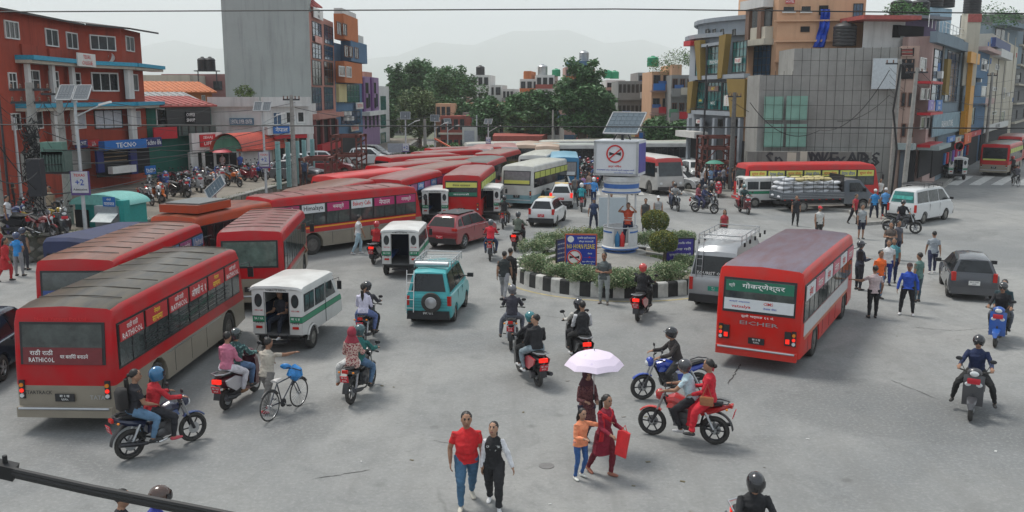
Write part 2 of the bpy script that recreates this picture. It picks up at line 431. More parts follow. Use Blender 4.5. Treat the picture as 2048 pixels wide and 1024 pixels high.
def side_pane(parent,pts,hw,s,mt=GLASS,name='window',t=.012):
 b=MB();n=len(pts);vs=[(s*(hw(z)+.003),y,z)for y,z in pts]+[(s*(hw(z)+.003+t),y,z)for y,z in pts]
 b.add(vs,[tuple(range(n)),tuple(range(2*n-1,n-1,-1))]+[(k,(k+1)%n,n+(k+1)%n,n+k)for k in range(n)],mt);return b.build(name,parent,smooth=False)
def end_pane(parent,y0,z0,y1,z1,hw,mt=GLASS,name='windscreen',inset=.06,off=.012):
 a=Vector((0,y0,z0));c=Vector((0,y1,z1));d=c-a;nn=Vector((0,d.z,-d.y)).normalized()
 if(y0+y1)<0:nn=-nn if nn.y>0 else nn
 else:nn=nn if nn.y>0 else-nn
 if abs(nn.y)<.01:nn=Vector((0,0,1))
 p=a+d*.06;q=a+d*.94;w0,w1=hw(p.z)-inset,hw(q.z)-inset;b=MB();vs=[]
 for k in(-.01,off):
  o=nn*k;vs+=[(-w0,p.y+o.y,p.z+o.z),(w0,p.y+o.y,p.z+o.z),(w1,q.y+o.y,q.z+o.z),(-w1,q.y+o.y,q.z+o.z)]
 b.add(vs,[(3,2,1,0),(4,5,6,7),(0,1,5,4),(1,2,6,5),(2,3,7,6),(3,0,4,7)],mt);return b.build(name,parent,smooth=False)
def car(label,loc,head,spec,paint,group=None,cat='car',name='car',extra=None,rear_lit=False):
 L,W,H=spec['L'],spec['W'],spec['H'];r_=spec['r'];wr,wf=spec['wr'],spec['wf'];hw0=W/2
 root=empty(name,loc,head,label=label,cat=cat,group=group);belt=spec['belt']
 low=spec['low'];zb=spec.get('zb',.22);top=list(spec['top'])
 out=[(-L/2+.06,zb+.02)]+top+[(L/2-.06,zb+.02),(wf+r_+.09,zb)]+arch(wf,r_+.06,zb,r_,8)+arch(wr,r_+.06,zb,r_,8)+[(wr-r_-.09,zb)]
 def sl(d):
  return lambda y,z_:(y*(1-d*1.6/(L/2)),z_-d*.7*max(0,(z_-belt*.75))/(belt*.25)if z_>belt*.75 else z_)
 side=lambda k:(lambda y,z_:k*(hw0-.05*max(0,(z_-.55))-(.06 if z_<.35 else 0)))
 b=MB();b.slab(out,[(lambda y,z_,f=side(-1):f(y,z_),sl(.05)),(lambda y,z_,f=side(-1):f(y,z_)+.05,sl(.015)),(-hw0*.6,sl(0)),(0,sl(-.012)),(hw0*.6,sl(0)),(lambda y,z_,f=side(1):f(y,z_)-.05,sl(.015)),(lambda y,z_,f=side(1):f(y,z_),sl(.05))],paint)
 hw=lambda z_:hw0-.07-spec.get('tumble',.2)*max(0,z_-belt+.05)/(H-belt)
 gh=spec['gh']
 def s2(d):return lambda y,z_:(y,z_-(d*max(0,z_-belt)/(H-belt)))
 b.slab(gh,[(lambda y,z_:-hw(z_),s2(.05)),(lambda y,z_:-hw(z_)+.06,s2(.012)),(0,s2(-.02)),(lambda y,z_:hw(z_)-.06,s2(.012)),(lambda y,z_:hw(z_),s2(.05))],paint)
 b.box((0,(wr+wf)/2,.3),(W-.45,wf-wr+.5,.2),BLACK)
 b.build('body',root,angle=38)
 for s in(1,-1):
  for y in(wr,wf):wheel(root,s*(W/2-.11),y,r_,.19,spec.get('rim','steel'))
  for pts in spec['panes']:side_pane(root,pts,hw,s,spec.get('glass',GLASS))
  b=MB();y_,z_=spec['mirror'];b.tube([(s*(hw0-.08),y_,z_),(s*(hw0+.12),y_+.02,z_)],.02,BLACK,5);b.box((s*(hw0+.13),y_+.02,z_+.03),(.2,.1,.13),spec.get('mirror_mat',BLACK));b.build('mirror',root)
  tl=spec['tail'];b=MB();b.box((s*tl[0],tl[1],tl[2]),tl[3],REDLIT if rear_lit else REDLIGHT,rot=(0,0,-s*.25));b.build('tail_light',root)
  hl=spec['headl'];b=MB();b.box((s*hl[0],hl[1],hl[2]),hl[3],LAMP,rot=(-.3,0,-s*.3));b.build('headlight',root)
  if 'handle' in spec:
   for y_ in spec['handle']:b=MB();b.box((s*(hw0-.01),y_,belt-.1),(.03,.16,.03),paint);b.build('door_handle',root)
  if 'seam' in spec:
   for y_ in spec['seam']:b=MB();b.box((s*(hw0-.012),y_,(belt+.35)/2),(.012,.012,belt-.4),BLACK);b.build('door_gap',root)
 end_pane(root,*spec['rearw'],hw,spec.get('rear_glass',GLASS),'rear_window',spec.get('rin',.1));end_pane(root,*spec['frontw'],hw,GLASS2,'windscreen',.07)
 bm_=spec.get('bumper',BLACK)
 bz=spec.get('bz',.36)
 b=MB();b.box((0,-L/2+.03,bz+.02),(W-.14,.15,spec.get('bh',.26)),bm_,taper=.97);b.build('rear_bumper',root);b=MB();b.box((0,L/2-.04,bz),(W-.16,.14,.2),bm_);b.build('front_bumper',root)
 if spec.get('grille',True):b=MB();b.box((0,L/2-.02,bz+.24),(W*.5,.08,.12),BLACK);b.build('grille',root)
 pl=spec.get('plate',(PLATE_RED,'BA 2 CHA\n4371'));plate(root,(0,spec.get('plate_y',-L/2-.045),spec.get('plate_z',bz+.25)),(1,0,0),(0,0,1),.36,.15,pl[0],pl[1],INK if pl[0]is not WHITE else INKB)
 if extra:extra(root,spec,hw)
 return root
HATCH=dict(L=3.6,W=1.56,H=1.5,r=.29,wr=-1.13,wf=1.2,belt=.93,low=.5,tumble=.24,top=[(-1.79,.5),(-1.77,.8),(-1.72,.95),(1.0,.93),(1.45,.84),(1.7,.7),(1.79,.5)],gh=[(-1.7,.88),(-1.68,.98),(-1.42,1.42),(-1.25,1.48),(-.4,1.51),(.15,1.49),(.4,1.42),(1.08,.92),(1.05,.88)],panes=[[(-1.2,.97),(-1.15,1.38),(-.42,1.42),(-.36,.97)],[(-.3,.97),(-.36,1.42),(.28,1.4),(.5,1.22),(.8,.97)],[(-1.52,.98),(-1.38,1.33),(-1.26,1.35),(-1.28,.98)]],mirror=(.72,.98),tail=(.66,-1.74,.86,(.13,.14,.3)),headl=(.58,1.66,.72,(.3,.2,.14)),rearw=(-1.68,.98,-1.42,1.42),frontw=(1.06,.93,.4,1.42),handle=(-.55,.3),seam=(-.33,.85),plate_z=.66,bz=.36)
SUV=dict(HATCH,L=4.2,W=1.8,H=1.62,r=.34,wr=-1.28,wf=1.35,belt=1.03,top=[(-2.09,.6),(-2.07,.85),(-2.0,1.04),(1.05,1.02),(1.7,.95),(2.0,.8),(2.09,.6)],gh=[(-2.0,.98),(-1.98,1.06),(-1.6,1.5),(-1.4,1.58),(-.4,1.63),(.25,1.61),(.5,1.53),(1.15,1.02),(1.1,.98)],panes=[[(-1.2,1.08),(-1.12,1.48),(-.42,1.53),(-.36,1.08)],[(-.3,1.08),(-.36,1.53),(.38,1.51),(.58,1.34),(.92,1.08)],[(-1.7,1.1),(-1.5,1.38),(-1.26,1.44),(-1.3,1.1)]],mirror=(.8,1.08),tail=(.74,-2.03,.98,(.24,.12,.12)),headl=(.68,1.95,.84,(.34,.2,.12)),rearw=(-1.98,1.06,-1.6,1.5),frontw=(1.13,1.03,.5,1.53),plate_z=.62,bz=.42,zb=.28,rim='alloy')
VANB=dict(HATCH,L=3.35,W=1.5,H=1.75,r=.28,wr=-.95,wf=1.05,belt=.98,tumble=.17,top=[(-1.66,.5),(-1.66,.9),(-1.62,1.0),(1.2,.98),(1.5,.85),(1.62,.6)],gh=[(-1.62,.94),(-1.61,1.05),(-1.46,1.66),(-1.3,1.73),(-.3,1.76),(.6,1.74),(.85,1.66),(1.32,.98),(1.3,.94)],panes=[[(-1.42,1.05),(-1.32,1.6),(-.55,1.63),(-.55,1.05)],[(-.47,1.05),(-.47,1.63),(.2,1.63),(.2,1.05)],[(.28,1.05),(.28,1.63),(.74,1.6),(1.12,1.05)]],mirror=(1.0,1.1),tail=(.66,-1.62,.8,(.12,.08,.3)),headl=(.52,1.6,.68,(.28,.1,.18)),rearw=(-1.61,1.05,-1.46,1.66),frontw=(1.3,1.0,.85,1.66),handle=(.35,),seam=(-.5,.24),plate_z=.42,bz=.33)
VANL=dict(HATCH,L=4.7,W=1.72,H=2.0,r=.33,wr=-1.3,wf=1.35,belt=1.12,tumble=.18,top=[(-2.33,.55),(-2.33,1.0),(-2.3,1.14),(1.9,1.12),(2.15,.98),(2.3,.7)],gh=[(-2.3,1.08),(-2.29,1.18),(-2.12,1.85),(-1.95,1.95),(-.5,2.0),(.9,1.98),(1.2,1.9),(2.0,1.12),(1.95,1.08)],panes=[[(-2.05,1.2),(-1.9,1.8),(-.75,1.84),(-.75,1.2)],[(-.65,1.2),(-.65,1.84),(.45,1.84),(.45,1.2)],[(.55,1.2),(.55,1.84),(1.05,1.82),(1.68,1.2)]],mirror=(1.55,1.25),tail=(.78,-2.3,.92,(.12,.08,.42)),headl=(.62,2.25,.82,(.3,.1,.18)),rearw=(-2.29,1.18,-2.12,1.85),frontw=(1.97,1.14,1.2,1.9),handle=(.7,-.55),seam=(-.7,.5),plate_z=.75,bz=.42,zb=.28,glass=GLASS2)
def roof_rack(root,y0,y1,w_,z_,m,nx=4,ny=7,rail=.14,name='roof_rack'):
 b=MB()
 for s in(-1,1):
  b.tube([(s*w_,y0,z_+rail),(s*w_,y1,z_+rail)],.018,m,5);b.tube([(s*w_,y0,z_+.05),(s*w_,y1,z_+.05)],.016,m,5)
  for i in range(5):
   y=y0+(y1-y0)*i/4;b.tube([(s*w_,y,z_-.08),(s*w_,y,z_+rail)],.014,m,5)
 for y in(y0,y1):b.tube([(-w_,y,z_+rail),(w_,y,z_+rail)],.018,m,5)
 for i in range(ny+1):
  y=y0+(y1-y0)*i/ny;b.tube([(-w_,y,z_+.05),(w_,y,z_+.05)],.012,m,4)
 for i in range(1,nx):
  x=-w_+2*w_*i/nx;b.tube([(x,y0,z_+.05),(x,y1,z_+.05)],.01,m,4)
 return b.build(name,root)
def ladder(root,x0,x1,y_,z0,z1,m,lean=.1):
 b=MB()
 for x in(x0,x1):b.tube([(x,y_,z0),(x,y_+lean,z1)],.014,m,5)
 for i in range(5):
  k=(i+.5)/5;b.tube([(x0,y_+lean*k,z0+(z1-z0)*k),(x1,y_+lean*k,z0+(z1-z0)*k)],.011,m,5)
 return b.build('ladder',root)
def tempo(label,loc,head,group='white electric tempos with a green stripe',detail=1,passenger=False):
 """three-wheeled electric minibus with an open rear doorway"""
 root=empty('tempo',loc,head,label=label,cat='tempo',group=group)
 wp=livery('tempo_paint',[(0,(.62,.62,.6)),(.86,(.02,.02,.02)),(.885,(.02,.25,.13)),(1.04,(.02,.02,.02)),(1.06,(.68,.68,.66)),(3.5,(.68,.68,.66))],.25)
 navy=mat('navy_lining',(.012,.02,.06),.7);L,W=3.3,1.45;yr,yf=-1.6,1.65;zt=1.9
 for s in(-1,1):
  b=MB();x0,x1=s*W/2,s*(W/2-.035)
  out=[(yr,.55),(yr+.02,1.82),(.75,1.84),(1.2,1.3),(1.5,1.02),(1.6,.8),(1.6,.5),(1.0,.48)]+([(-.52,.48)]+arch(-.92,.4,.48,.33,6)[0:]+[(-1.35,.5)])
  b.slab(out,[(min(x0,x1),None),(max(x0,x1),None)],wp);b.build('side_panel',root)
  for(a,c2)in((-1.45,-.72),(-.62,.12)):
   b=MB();b.box((s*(W/2+.008),(a+c2)/2,1.42),(.016,c2-a,.5),BLACK);b.box((s*(W/2+.016),(a+c2)/2,1.42),(.012,c2-a-.08,.42),GLASS2);b.box((s*(W/2+.024),(a+c2)/2,1.42),(.01,.03,.42),BLACK);b.build('window',root,smooth=False)
  b=MB();b.slab([(.25,1.2),(.25,1.66),(.68,1.66),(1.02,1.2)],[(s*(W/2+.004),None),(s*(W/2+.014),None)],GLASS2);b.build('door_window',root,smooth=False)
  b=MB();b.box((s*(W/2+.006),.2,1.1),(.012,.012,1.2),BLACK);b.build('door_gap',root,smooth=False)
  wheel(root,s*(W/2-.04),-.92,.31,.17,'steel')
  b=MB();b.tube([(s*(W/2+.02),-.92+.36*math.cos(a),.33+.36*math.sin(a))for a in[math.pi*i/8 for i in range(9)]],.035,wp,5);b.build('mudguard',root)
  b=MB();b.tube([(s*(W/2-.05),.75,1.62),(s*(W/2+.16),.95,1.68),(s*(W/2+.17),.95,1.5)],.012,BLACK,5);b.box((s*(W/2+.17),.95,1.45),(.13,.04,.26),BLACK);b.build('mirror',root)
  xc=s*(W/2-.19)
  b=MB();b.box((xc,yr,1.18),(.38,.04,1.27),wp);pn=b.build('rear_panel',root,smooth=False)
  b=MB();b.lathe([(.0,-.01),(.11,-.01),(.11,.012),(.085,.02)],BLACK,16,(0,0,0),'y');b.lathe([(.085,-.022),(.0,-.026)],GLASS2,16,(0,0,0),'y')
  o=b.build('oval_window',pn,loc=(xc,yr-.022,1.5));o.scale=(1,1,1.75)
  b=MB();b.box((xc,yr-.03,.74),(.18,.03,.07),REDLIGHT);b.build('tail_light',root)
  text(pn,'BA 1 HA' if s<0 else 'बा १ ह',(xc,yr-.026,.985),(1,0,0),(0,0,1),.07,INK,w=.26)
  text(pn,'3432',(xc,yr-.026,.88),(1,0,0),(0,0,1),.07,INKB,w=.22)
  text(pn,'WELCOME',(xc,yr-.026,1.22),(1,0,0),(0,0,1),.045,INKR,w=.24)
 b=MB();S=[(-W/2-.03,lambda y,z_:(y,z_-.05)),(-W/2+.1,None),(0,lambda y,z_:(y,z_+.03)),(W/2-.1,None),(W/2+.03,lambda y,z_:(y,z_-.05))]
 b.slab([(yr-.06,1.83),(yr-.05,1.9),(yr+.1,1.94),(.6,1.95),(.8,1.9),(.82,1.84)],S,wp);b.build('roof',root,angle=40)
 b=MB();b.slab([(1.2,1.18),(1.5,1.04),(1.62,.85),(1.64,.5),(1.0,.45),(1.0,1.15)],[(-W/2+.02,None),(W/2-.02,None)],wp);b.build('nose',root,angle=20)
 end_pane(root,1.22,1.2,.8,1.86,lambda z_:W/2-.02,GLASS2,'windscreen',.04)
 b=MB();b.box((0,-.2,.52),(W-.06,2.75,.06),mat('dusty_floor',(.1,.1,.1),.8));b.box((0,.35,1.2),(W-.08,.04,1.3),navy)
 for s in(-1,1):b.box((s*.52,-.6,.8),(.32,1.7,.1),mat('blue_seat',(.01,.09,.35),.6));b.box((s*.64,-.6,1.05),(.08,1.7,.4),navy)
 b.build('interior',root)
 b=MB();b.box((0,yr+.3,1.15),(.02,.02,1.3),STEEL)if False else None
 b=MB();b.box((0,yr,1.79),(.75,.05,.09),wp);b.build('door_head',root);text(root,'NAMASTE NEPAL',(0,yr-.03,1.80),(1,0,0),(0,0,1),.05,INKB,w=.6)
 for x in(-.36,.36):b=MB();b.tube([(x,yr-.02,.55),(x,yr-.02,1.75)],.014,STEEL,5);b.build('hand_rail',root)
 b=MB();b.box((0,yr-.12,.36),(.62,.26,.03),DARKMETAL);b.box((-.3,yr-.06,.45),(.02,.03,.2),DARKMETAL);b.box((.3,yr-.06,.45),(.02,.03,.2),DARKMETAL);b.build('step',root)
 b=MB();b.box((0,-.1,.42),(1.1,2.7,.12),BLACK);b.tube([(-.7,-.92,.31),(.7,-.92,.31)],.04,DARKMETAL,6);b.build('chassis',root)
 wheel(root,.001,1.25,.3,.17,'steel')
 for s in(-1,1):b=MB();b.lathe([(.09,-.02),(.09,.03),(.05,.05)],LAMP,12,(s*.45,1.64,.85),'y');b.build('headlight',root)
 return root
def pickup(label,loc,head):
 root=empty('pickup_truck',loc,head,label=label,cat='truck');gp=mat('slate_grey_paint',(.085,.10,.12),.35,coat=.3,dust=.3)
 W=1.75;b=MB()
 out=[(1.0,.45),(1.0,1.85),(1.15,1.92),(1.9,1.93),(2.1,1.86),(2.75,1.15),(3.05,1.0),(3.1,.5),(2.75,.42)]+arch(2.3,.42,.42,.34,8)+[(1.6,.42)]
 hw=lambda z_:W/2-.02-.12*max(0,z_-1.1)
 b.slab(out,[(lambda y,z_:-hw(z_),None),(lambda y,z_:-hw(z_)+.06,lambda y,z_:(y,z_+.02)),(0,lambda y,z_:(y,z_+.04)),(lambda y,z_:hw(z_)-.06,lambda y,z_:(y,z_+.02)),(lambda y,z_:hw(z_),None)],gp);b.build('cab',root,angle=35)
 for s in(1,-1):
  side_pane(root,[(1.35,1.2),(1.35,1.75),(2.02,1.75),(2.5,1.22)],hw,s);wheel(root,s*.76,2.3,.33,.2);wheel(root,s*.76,-1.75,.34,.3)
  b=MB();b.box((s*.9,0-1.0-.1,1.0),(.05,4.1,.42),gp);
  for i in range(4):b.box((s*.93,-1.1,.86+.1*i),(.02,4.1,.02),STEEL)
  b.build('side_board',root)
  for i in range(9):b=MB();b.box((s*.93,-3.0+i*.46,.76),(.02,.1,.05),REDLIGHT);b.build('reflector',root)
  b=MB()
  for i in range(7):b.tube([(s*.88,-3.1+i*.66,1.2),(s*.88,-3.1+i*.66,2.15)],.018,BLACK,5)
  for z_ in(1.45,1.7,2.15):b.tube([(s*.88,-3.1,z_),(s*.88,.86,z_)],.016,BLACK,5)
  b.build('stake_rail',root)
  b=MB();b.box((s*.95,2.35,1.3),(.16,.05,.22),BLACK);b.build('mirror',root)
  b=MB();b.box((s*.62,3.06,.85),(.3,.1,.2),LAMP,rot=(-.3,0,0));b.build('headlight',root)
 end_pane(root,2.75,1.17,2.1,1.86,hw,GLASS2,'windscreen',.05)
 b=MB();b.box((0,-1.1,.76),(1.8,4.1,.08),DARKMETAL);b.build('bed',root);b=MB();b.box((0,-3.14,1.0),(1.8,.05,.42),gp);b.build('tailgate',root)
 b=MB();b.box((0,-.3,.55),(.8,5.6,.16),BLACK);b.tube([(-.8,-1.75,.34),(.8,-1.75,.34)],.06,BLACK,6);b.build('chassis',root)
 b=MB();b.box((0,.9,1.75),(1.7,.05,1.0),None or BLACK);b.build('headboard',root)
 return root
PAINT=mat('bike_paint',(.02,.02,.022),.3,coat=.5,noise=.05)
PAINT2=mat('bike_paint_accent',(.1,.1,.1),.3,coat=.5,noise=.05)
SEAT=mat('seat_vinyl',(.02,.02,.02),.6)
ENG=mat('engine_metal',(.12,.12,.125),.5,.6,.3,14)
def spoke_wheel(root,y,r_,wd=.1,spokes=6,thin=False,z=None):
 key=('b',r_,wd,spokes)
 if key not in WHEELS:
  t=MB();t.ring((0,0,0),r_-wd*.45,wd*.45,RUBBER,n=22,k=7)
  m=MB();m.ring((0,0,0),r_-wd,wd*.16,DARKMETAL if not thin else STEEL,n=20,k=5)
  n=spokes
  for i in range(n):
   a=2*math.pi*i/n;m.tube([(0,.02*math.cos(a),.02*math.sin(a)),(0,(r_-wd)*math.cos(a),(r_-wd)*math.sin(a))],.016 if not thin else .004,DARKMETAL if not thin else STEEL,5)
  m.lathe([(.05 if not thin else .02,-.06),(.05 if not thin else .02,.06)],STEEL,10,axis='x')
  if not thin:m.lathe([(.12,.05),(.12,.056)],STEEL,14,axis='x')
  WHEELS[key]=(t.mesh('tyre'),m.mesh('rim'))
 t,m=WHEELS[key];w_=obj('wheel',t,root,(0,y,z if z else r_));obj('rim',m,w_);return w_
def mirrors(root,y,z):
 for s in(-1,1):
  b=MB();b.tube([(s*.2,y,z),(s*.3,y-.02,z+.2)],.007,BLACK,4);b.ball((s*.32,y-.02,z+.23),(.07,.02,.045),BLACK,8,5);b.build('mirror',root)
def build_motorcycle():
 root=empty('motorcycle',(0,0,-50))
 ry,fy=-.64,.68;spoke_wheel(root,ry,.31,.105);spoke_wheel(root,fy,.31,.09)
 b=MB();b.tube([(0,-.2,.76),(0,.0,.8),(0,.2,.88),(0,.38,.84)],[.1,.15,.16,.07],PAINT,10,ry=[.08,.13,.13,.08]);b.box((0,.2,.76),(.31,.3,.1),PAINT2,taper=.8);b.build('fuel_tank',root)
 b=MB();b.tube([(0,-.78,.9),(0,-.55,.87),(0,-.3,.8),(0,-.08,.79)],[.09,.13,.14,.1],SEAT,10,ry=[.04,.05,.06,.05]);b.build('seat',root)
 b=MB();b.tube([(0,-.35,.68),(0,-.65,.76),(0,-.95,.88)],[.13,.11,.06],PAINT,8,ry=[.1,.07,.04]);b.build('tail_cowl',root)
 b=MB();b.tube([(-.11,-.9,.93),(-.13,-.7,.95),(-.13,-.5,.9)],.013,DARKMETAL,5);b.tube([(.11,-.9,.93),(.13,-.7,.95),(.13,-.5,.9)],.013,DARKMETAL,5);b.tube([(-.11,-.9,.93),(.11,-.9,.93)],.013,DARKMETAL,5);b.build('grab_rail',root)
 b=MB();b.box((0,.02,.48),(.26,.36,.3),ENG,taper=.8);b.box((0,.16,.62),(.2,.2,.2),ENG,rot=(-.3,0,0));b.lathe([(.1,-.16),(.1,.16),(.06,.18)],ENG,12,(0,-.05,.42),'x');
 for i in range(5):b.box((0,.17+i*.012,.56+i*.04),(.25,.22,.012),ENG,rot=(-.3,0,0))
 b.build('engine',root)
 b=MB();b.tube([(0,.46,.9),(0,.3,.6),(0,.2,.34),(0,-.1,.3),(0,-.35,.4),(0,-.42,.72)],.025,BLACK,6);b.tube([(0,.44,.88),(0,.0,.74),(0,-.4,.72)],.022,BLACK,6);b.tube([(-.08,-.35,.4),(-.08,ry,.31)],.02,BLACK,6);b.tube([(.08,-.35,.4),(.08,ry,.31)],.02,BLACK,6);b.tube([(-.1,-.45,.7),(-.12,ry,.36)],.028,STEEL,6);b.tube([(.1,-.45,.7),(.12,ry,.36)],.028,STEEL,6);b.box((0,-.2,.55),(.2,.2,.16),PAINT);b.build('frame',root)
 b=MB();b.tube([(.12,.28,.5),(.13,.2,.3),(.15,-.1,.25),(.17,-.35,.3)],.02,CHROME,6);b.tube([(.17,-.35,.3),(.19,-.55,.34),(.2,-.92,.42)],[.035,.05,.05],DARKMETAL,8);b.build('exhaust',root)
 b=MB()
 for s in(-1,1):b.tube([(s*.09,.43,.98),(s*.085,.56,.62)],.022,STEEL,6);b.tube([(s*.085,.56,.62),(s*.08,fy,.31)],.03,DARKMETAL,6)
 b.tube([(-.34,.3,1.03),(-.26,.36,1.02),(0,.43,1.0),(.26,.36,1.02),(.34,.3,1.03)],.014,BLACK,6);b.tube([(-.36,.27,1.03),(-.25,.36,1.02)],.02,RUBBER,6);b.tube([(.36,.27,1.03),(.25,.36,1.02)],.02,RUBBER,6);b.build('fork',root)
 b=MB()
 pts=[(0,fy+.335*math.cos(a),.31+.335*math.sin(a))for a in[R(40)+R(85)*i/7 for i in range(8)]];b.tube(pts,[.05]*8,PAINT2,8,ry=[.02]*8,up=(1,0,0));b.build('front_mudguard',root)
 b=MB();pts=[(0,ry+.37*math.cos(a),.33+.38*math.sin(a))for a in[R(95)+R(80)*i/7 for i in range(8)]];b.tube(pts,[.07]*8,BLACK,8,ry=[.015]*8,up=(1,0,0));b.build('rear_mudguard',root)
 b=MB();b.ball((0,.53,.93),(.11,.1,.12),PAINT,10,7);b.build('headlamp_cowl',root);b=MB();b.ball((0,.6,.9),(.08,.05,.08),LAMP,10,6);b.build('headlight',root)
 b=MB();b.box((0,-.97,.88),(.14,.05,.07),REDLIGHT);b.build('tail_light',root)
 for s in(-1,1):b=MB();b.ball((s*.17,-.9,.84),(.035,.03,.025),AMBER,6,4);b.build('indicator',root)
 plate(root,(0,-1.02,.72),(1,0,0),(0,-.25,1),.2,.16,PLATE_RED,'बा ९१\n४२६',INK)
 b=MB();b.tube([(-.26,-.08,.33),(.26,-.08,.33)],.018,RUBBER,5);b.tube([(-.22,-.42,.42),(.22,-.42,.42)],.016,RUBBER,5);b.build('foot_pegs',root)
 mirrors(root,.36,1.02);return root
def build_scooter():
 root=empty('scooter',(0,0,-50));ry,fy=-.6,.64
 spoke_wheel(root,ry,.23,.12,5);spoke_wheel(root,fy,.23,.11,5)
 b=MB();b.tube([(0,-.9,.72),(0,-.72,.66),(0,-.4,.6),(0,-.1,.5)],[.07,.16,.19,.14],PAINT,10,ry=[.05,.14,.18,.18]);b.build('body_cowl',root)
 for s in(-1,1):b=MB();b.slab([(-.88,.74),(-.45,.74),(-.1,.6),(-.12,.45),(-.5,.42),(-.8,.6)],[(s*.17,None),(s*.2,lambda y,z_:(y*.97-.01,z_*.98))],PAINT2);b.build('side_panel',root)
 b=MB();b.tube([(0,-.86,.82),(0,-.6,.82),(0,-.3,.79),(0,-.05,.76)],[.09,.15,.16,.12],SEAT,10,ry=[.03,.06,.06,.04]);b.build('seat',root)
 b=MB();b.tube([(-.13,-.6,.84),(-.15,-.88,.88),(0,-.97,.88),(.15,-.88,.88),(.13,-.6,.84)],.016,STEEL,6);b.build('grab_rail',root)
 b=MB();b.box((0,.1,.3),(.36,.5,.07),PAINT);b.box((0,.1,.34),(.3,.46,.01),RUBBER);b.build('floorboard',root)
 b=MB();
 b.slab([(.36,.28),(.42,.6),(.38,.92),(.48,.96),(.56,.7),(.52,.3)],[(-.2,lambda y,z_:(y-.03,z_*.97)),(-.12,None),(0,lambda y,z_:(y+.03,z_)),(.12,None),(.2,lambda y,z_:(y-.03,z_*.97))],PAINT);b.build('leg_shield',root)
 b=MB();b.tube([(0,fy-.2,.46),(0,fy,.49),(0,fy+.22,.42),(0,fy+.3,.32)],[.08,.1,.08,.04],PAINT,8,ry=[.02,.03,.03,.02],up=(1,0,0));b.build('front_mudguard',root)
 b=MB();b.tube([(0,.44,.95),(0,.6,.4),(0,fy,.23)],.03,DARKMETAL,6);b.build('fork',root);b=MB();b.box((.08,-.45,.3),(.12,.5,.16),ENG);b.lathe([(.1,-.05),(.1,.05)],ENG,12,(-.12,-.5,.28),'x');b.build('engine',root)
 b=MB();b.ball((0,.46,1.0),(.15,.11,.1),PAINT,10,7);b.tube([(-.34,.34,1.02),(-.15,.42,1.0),(.15,.42,1.0),(.34,.34,1.02)],.016,RUBBER,6);b.build('handlebar',root)
 b=MB();b.ball((0,.555,.99),(.09,.03,.06),LAMP,10,6);b.build('headlight',root)
 for s in(-1,1):b=MB();b.ball((s*.1,.545,.76),(.07,.03,.05),LAMP,8,5);b.build('indicator',root)
 b=MB();b.slab([(.55,.84),(.58,.9),(.6,.84),(.59,.78)],[(-.12,None),(.12,None)],PLATE_RED);b.build('front_plate',root)
 b=MB();b.box((0,-.93,.72),(.2,.06,.09),REDLIT);b.build('tail_light',root)
 b=MB();b.tube([(.17,-.35,.3),(.19,-.55,.3),(.2,-.92,.38)],[.03,.055,.05],DARKMETAL,8);b.build('exhaust',root)
 plate(root,(0,-.97,.56),(1,0,0),(0,-.3,1),.2,.16,PLATE_RED,'बा ०४\n७१२',INK)
 b=MB();b.box((0,-.93,.42),(.16,.02,.2),BLACK,rot=(-.3,0,0));b.build('mud_flap',root)
 mirrors(root,.4,1.02);return root
def build_bicycle():
 root=empty('bicycle',(0,0,-50));ry,fy,r_=-.5,.55,.34;spoke_wheel(root,ry,r_,.035,20,True);spoke_wheel(root,fy,r_,.035,20,True)
 b=MB();P=PAINT
 A,B_,C,D_=(0,-.08,.3),(0,-.22,.78),(0,.34,.8),(0,.36,.7)
 for p,q in((A,B_),(B_,C),(A,D_),(B_,(0,ry,r_)),(A,(0,ry,r_))):b.tube([p,q],.016,P,6)
 b.build('frame',root)
 b=MB();b.tube([(0,.33,.95),(0,.36,.72),(.045,.42,.6),(.045,fy,r_)],.013,P,6);b.tube([(0,.36,.72),(-.045,.42,.6),(-.045,fy,r_)],.013,P,6);b.tube([(-.27,.3,.97),(0,.34,.98),(.27,.3,.97)],.012,BLACK,6);b.build('fork',root)
 b=MB();b.tube([(0,-.34,.86),(0,-.22,.87),(0,-.08,.86)],[.08,.06,.02],mat('pale_saddle',(.5,.48,.46)),8,ry=[.03,.03,.015]);b.tube([(0,-.22,.78),(0,-.23,.85)],.012,STEEL,5);b.build('saddle',root)
 b=MB();b.lathe([(.1,-.005),(.1,.005)],DARKMETAL,14,(.04,-.08,.3),'x');b.tube([(.06,-.08,.3),(.06,.05,.2)],.01,STEEL,5);b.box((.1,.05,.2),(.09,.08,.02),BLACK);b.tube([(-.06,-.08,.3),(-.06,-.21,.4)],.01,STEEL,5);b.box((-.1,-.21,.4),(.09,.08,.02),BLACK);b.build('crank',root)
 for y in(fy,ry):b=MB();b.tube([(0,y+(r_+.02)*math.cos(a),r_+(r_+.02)*math.sin(a))for a in[R(35)+R(100)*i/6 for i in range(7)]],.02,BLACK,6);b.build('mudguard',root)
 return root
MOTO,SCOO,BICY=build_motorcycle(),build_scooter(),build_bicycle()
MADE={}
PM={}
def paint(rgb,rough=.28):
 k=tuple(round(c,3)for c in rgb)
 if k not in PM:PM[k]=mat('bike_paint_%s'%('deep'+str(len(PM))),rgb,rough,coat=.5,noise=.05)
 return PM[k]
